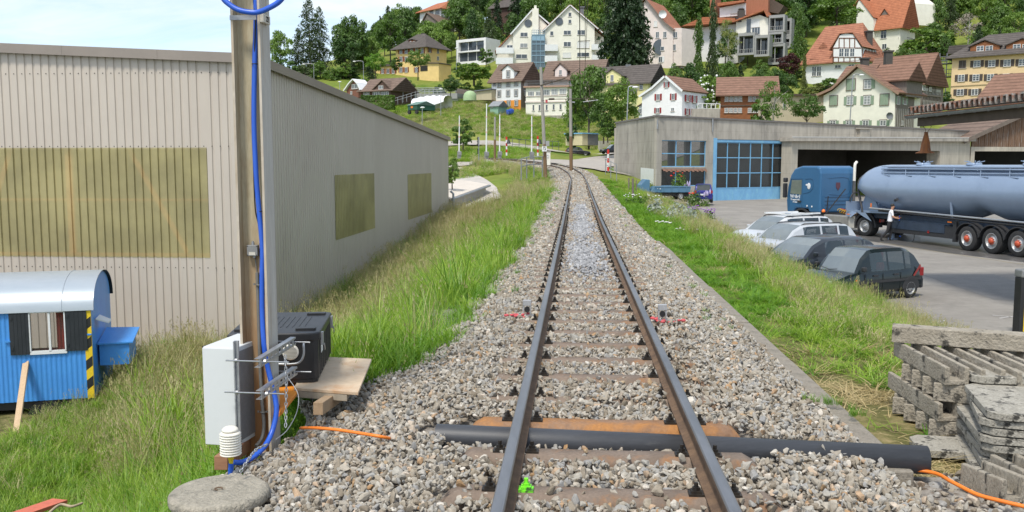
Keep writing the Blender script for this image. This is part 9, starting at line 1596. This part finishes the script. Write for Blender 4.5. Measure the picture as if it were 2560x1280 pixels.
plant('shrub', 'green shrub with one orange-red poppy beside the small blue car', 1738, 520, 1.5, 1.4, L_mid, F_r, 2, .13, 'bush', n=1200, ls=.06)
plant('silver_plant', 'silvery grey-green lamb\'s ear clump at the edge of the garden', 1702, 558, .75, 1.5, M_st_, None, n=900, ls=.05); plant('silver_plant', 'smaller silvery grey-green clump left of the big one', 1640, 540, .7, .8, M_st_, None, n=500, ls=.05)
plant('hosta', 'large-leaved bright green plant in the middle of the garden', 1672, 527, .6, 1.4, L_bright, None, n=350, ls=.12); plant('iris_clump', 'purple iris clump in the garden, below the poppy', 1735, 548, .7, 1.0, L_mid, F_p, 26, .07); plant('iris_clump', 'purple iris clump at the right end of the garden', 1772, 552, .7, 1.0, L_mid, F_p, 22, .06)
plant('lupin', 'pale lilac lupin spikes beside the small blue car', 1718, 505, 1.2, 1.3, L_mid, F_l, 7, .08, spike=True); plant('lupin', 'pale lilac lupin spikes at the right edge of the garden', 1765, 520, 1.0, .8, L_mid, F_l, 4, .08, spike=True)
plant('daisies', 'white daisies scattered at the left side of the garden', 1610, 515, .5, 2.2, L_mid, F_w, 26, .035, n=700); plant('white_blossom', 'white and purple flowering clump near the middle of the garden', 1648, 500, .9, 1.1, L_mid, F_w, 30, .05); plant('shrub', 'dark green shrub behind the wooden garden stakes', 1612, 482, 1.1, 2.0, L_dark, None, cat='bush', n=1200, ls=.06)
for i, (u, v0, v1) in enumerate(((1572,478,445),(1582,500,446),(1591,488,450))): p = GH(u, v0); t = at(u, v1, p.y); st = thing('wooden_stake', ('leftmost','middle and tallest','rightmost thin')[i] + ' wooden stake at the left of the garden', 'stake', p); b = MB(); b.cyl(p - Vector((0,0,.2)), t, .06 if i < 2 else .035, .05 if i < 2 else .03, 7); part(b, 'stake_body', M_wood, st)
for i, (u, v) in enumerate(((1692,582),(1640,563))):
 p = GH(u, v) + Vector((0,0,.12)); b = MB(); n = 10
 for k in range(n): b.sphere(Vector(p) + Vector((k*.09*(1-i*.5), -k*.05, .02*math.sin(k*2.1))), ( .03+.012*math.sin(k*3.3)), 5, 0, (1.4,.8,.5))
 tag(b.build('white_edging_cloth', F_w), ('long' if i == 0 else 'short') + ' strip of crumpled white cloth edging the garden', 'cloth')
for i, (x, y) in enumerate(((-6.6,76),(-5.2,72))):
 b = MB(); rr_ = random.Random(i+3)
 for k in range(7): b.sphere((rr_.uniform(-.9,.9), rr_.uniform(-.5,.5), rr_.uniform(0,.5)), rr_.uniform(.3,.55), 5)
 o = b.build('white_bag_heap', F_w); o.location = (x + i*.2, y, H(x,y)); tag(o, ('heap of white bags at the end of the gravel path', 'smaller heap of white bags beside the low shed')[i], 'bags')
b = MB(); rr_ = random.Random(9); p = at(1785, 225, 163)
for k in range(60): b.sphere(p + Vector((rr_.uniform(-2.6,2.6), rr_.uniform(-1.5,.2), rr_.uniform(-2.8,2.6))), rr_.uniform(.12,.24), 4)
tag(b.build('white_blossom', F_w), 'white blossom clusters on the bush right of the red-shuttered house', 'blossom')
m_ = bpy.data.materials.new('water_spray'); m_.use_nodes = True; nt_ = m_.node_tree; nt_.nodes.clear(); vo_ = nt_.nodes.new('ShaderNodeVolumePrincipled'); vo_.inputs['Density'].default_value = .9; vo_.inputs['Color'].default_value = (.9,.92,.95,1); oo_ = nt_.nodes.new('ShaderNodeOutputMaterial'); nt_.links.new(vo_.outputs[0], oo_.inputs['Volume'])
b = MB(); b.lathe([(.02,0),(.12,.35),(.3,.9),(.001,1.1)], (0,0,0), 12, 0, True, Matrix.Rotation(R(125),3,'Y')); o = b.build('water_spray', m_); o.location = QL + Vector((.12,0,-.6)); tag(o, 'fine white water spray in front of the man with the lance', 'spray')
# ================================================================ labels that tell repeats apart
O_W = ['first','second','third','fourth','fifth','sixth','seventh','eighth','ninth','tenth','eleventh','twelfth','thirteenth','fourteenth','fifteenth','sixteenth','seventeenth','eighteenth','nineteenth']
def ordw(n):
 if n < 19: return O_W[n]
 t = (n+1)//10; u = (n+1) % 10; T_ = {2:('twenty','twentieth'),3:('thirty','thirtieth'),4:('forty','fortieth'),5:('fifty','fiftieth'),6:('sixty','sixtieth'),7:('seventy','seventieth'),8:('eighty','eightieth'),9:('ninety','ninetieth')}[t]
 return T_[1] if u == 0 else T_[0] + '-' + O_W[u-1]
def pix(o):
 p = o.location; return 1280 + F*p.x/max(p.y, 1)
LM = [(905,'the dark tree'),(950,"the yellow villa's left edge"),(1115,'the yellow villa'),(1235,'the white cube house'),(1375,"the cream block's left gable"),(1510,"the cream block's right gable"),(1625,'the huge dark conifer'),(1740,'the pink villa'),(1860,'the white flats'),(1985,'the grey terraced flats'),(2150,'the half-timbered villa'),(2290,'the upper cream house'),(2400,'the balcony tower'),(2700,'the sand-coloured house')]
def relabel(grp, word, prep):
 cl = {}
 for o in list(C.objects):
  if o.get('group') == grp and o.parent is None:
   cr = [c for c in o.children if c.name.split('.')[0] in ('crown','foliage')]; m = cr[0].material_slots[0].material.name if cr else ''
   tone = {'leaves_dark':'dark green','leaves_mid':'mid green','leaves_light':'light green','needles_dark':'blackish green','needles_larch':'feathery'}.get(m, 'green'); lm = next(n for a, n in LM if pix(o) < a or a == 2700); cl.setdefault((tone, lm), []).append(o)
 for (tone, lm), L_ in cl.items():
  L_.sort(key=pix)
  for i, o in enumerate(L_): o['label'] = ('%s %s %s %s' % (tone, word, prep, lm)) if len(L_) == 1 else '%s %s %s %s %s, from the left' % (ordw(i), tone, word, prep, lm)
relabel('trees of the wood behind the village', 'forest tree', 'above'); relabel('trees between the village houses', 'tree', 'around'); relabel('bushes between the village houses', 'bush', 'around'); relabel('bushes under the larches', 'bush', 'near')
def byorder(pref, key, fmt, ok=lambda o: True):
 L_ = [o for o in C.objects if o.parent is None and o.name.split('.')[0] == pref and o.get('group') and ok(o)]; L_.sort(key=key)
 for i, o in enumerate(L_): o['label'] = fmt % ordw(i)
byorder('railway_sleeper', lambda o: o.location.y, '%s half-buried brown steel sleeper beyond the exposed rusty one', lambda o: o.location.y > 6)
for o, l in zip(sorted([o for o in C.objects if o.name.startswith('railway_sleeper') and o.parent is None and o.location.y < 4.2], key=lambda o: o.location.y), ('brown sleeper nearest the camera, below the picture border','brown sleeper right at the bottom picture border')): o['label'] = l
byorder('kerb_slab', lambda o: o.location.y, '%s slab further up the kerb, counted from the black pipe')
for g, f in ((gx, '%s trough end of the bottom layer, counted from the pipe side'), ('second layer troughs', '%s trough from the left in the second layer, lying along the track'), ('middle layer troughs', '%s trough end of the middle layer, counted from the pipe side'), ('fourth layer troughs', '%s open trough from the left in the fourth layer')):
 byorder('concrete_trough', (lambda o: o.location.y) if 'end' in f else (lambda o: o.location.x), f, lambda o, g=g: o['group'] == g)
byorder('concrete_slab', lambda o: o.location.z, '%s thin stained slab from the bottom of the front pile')
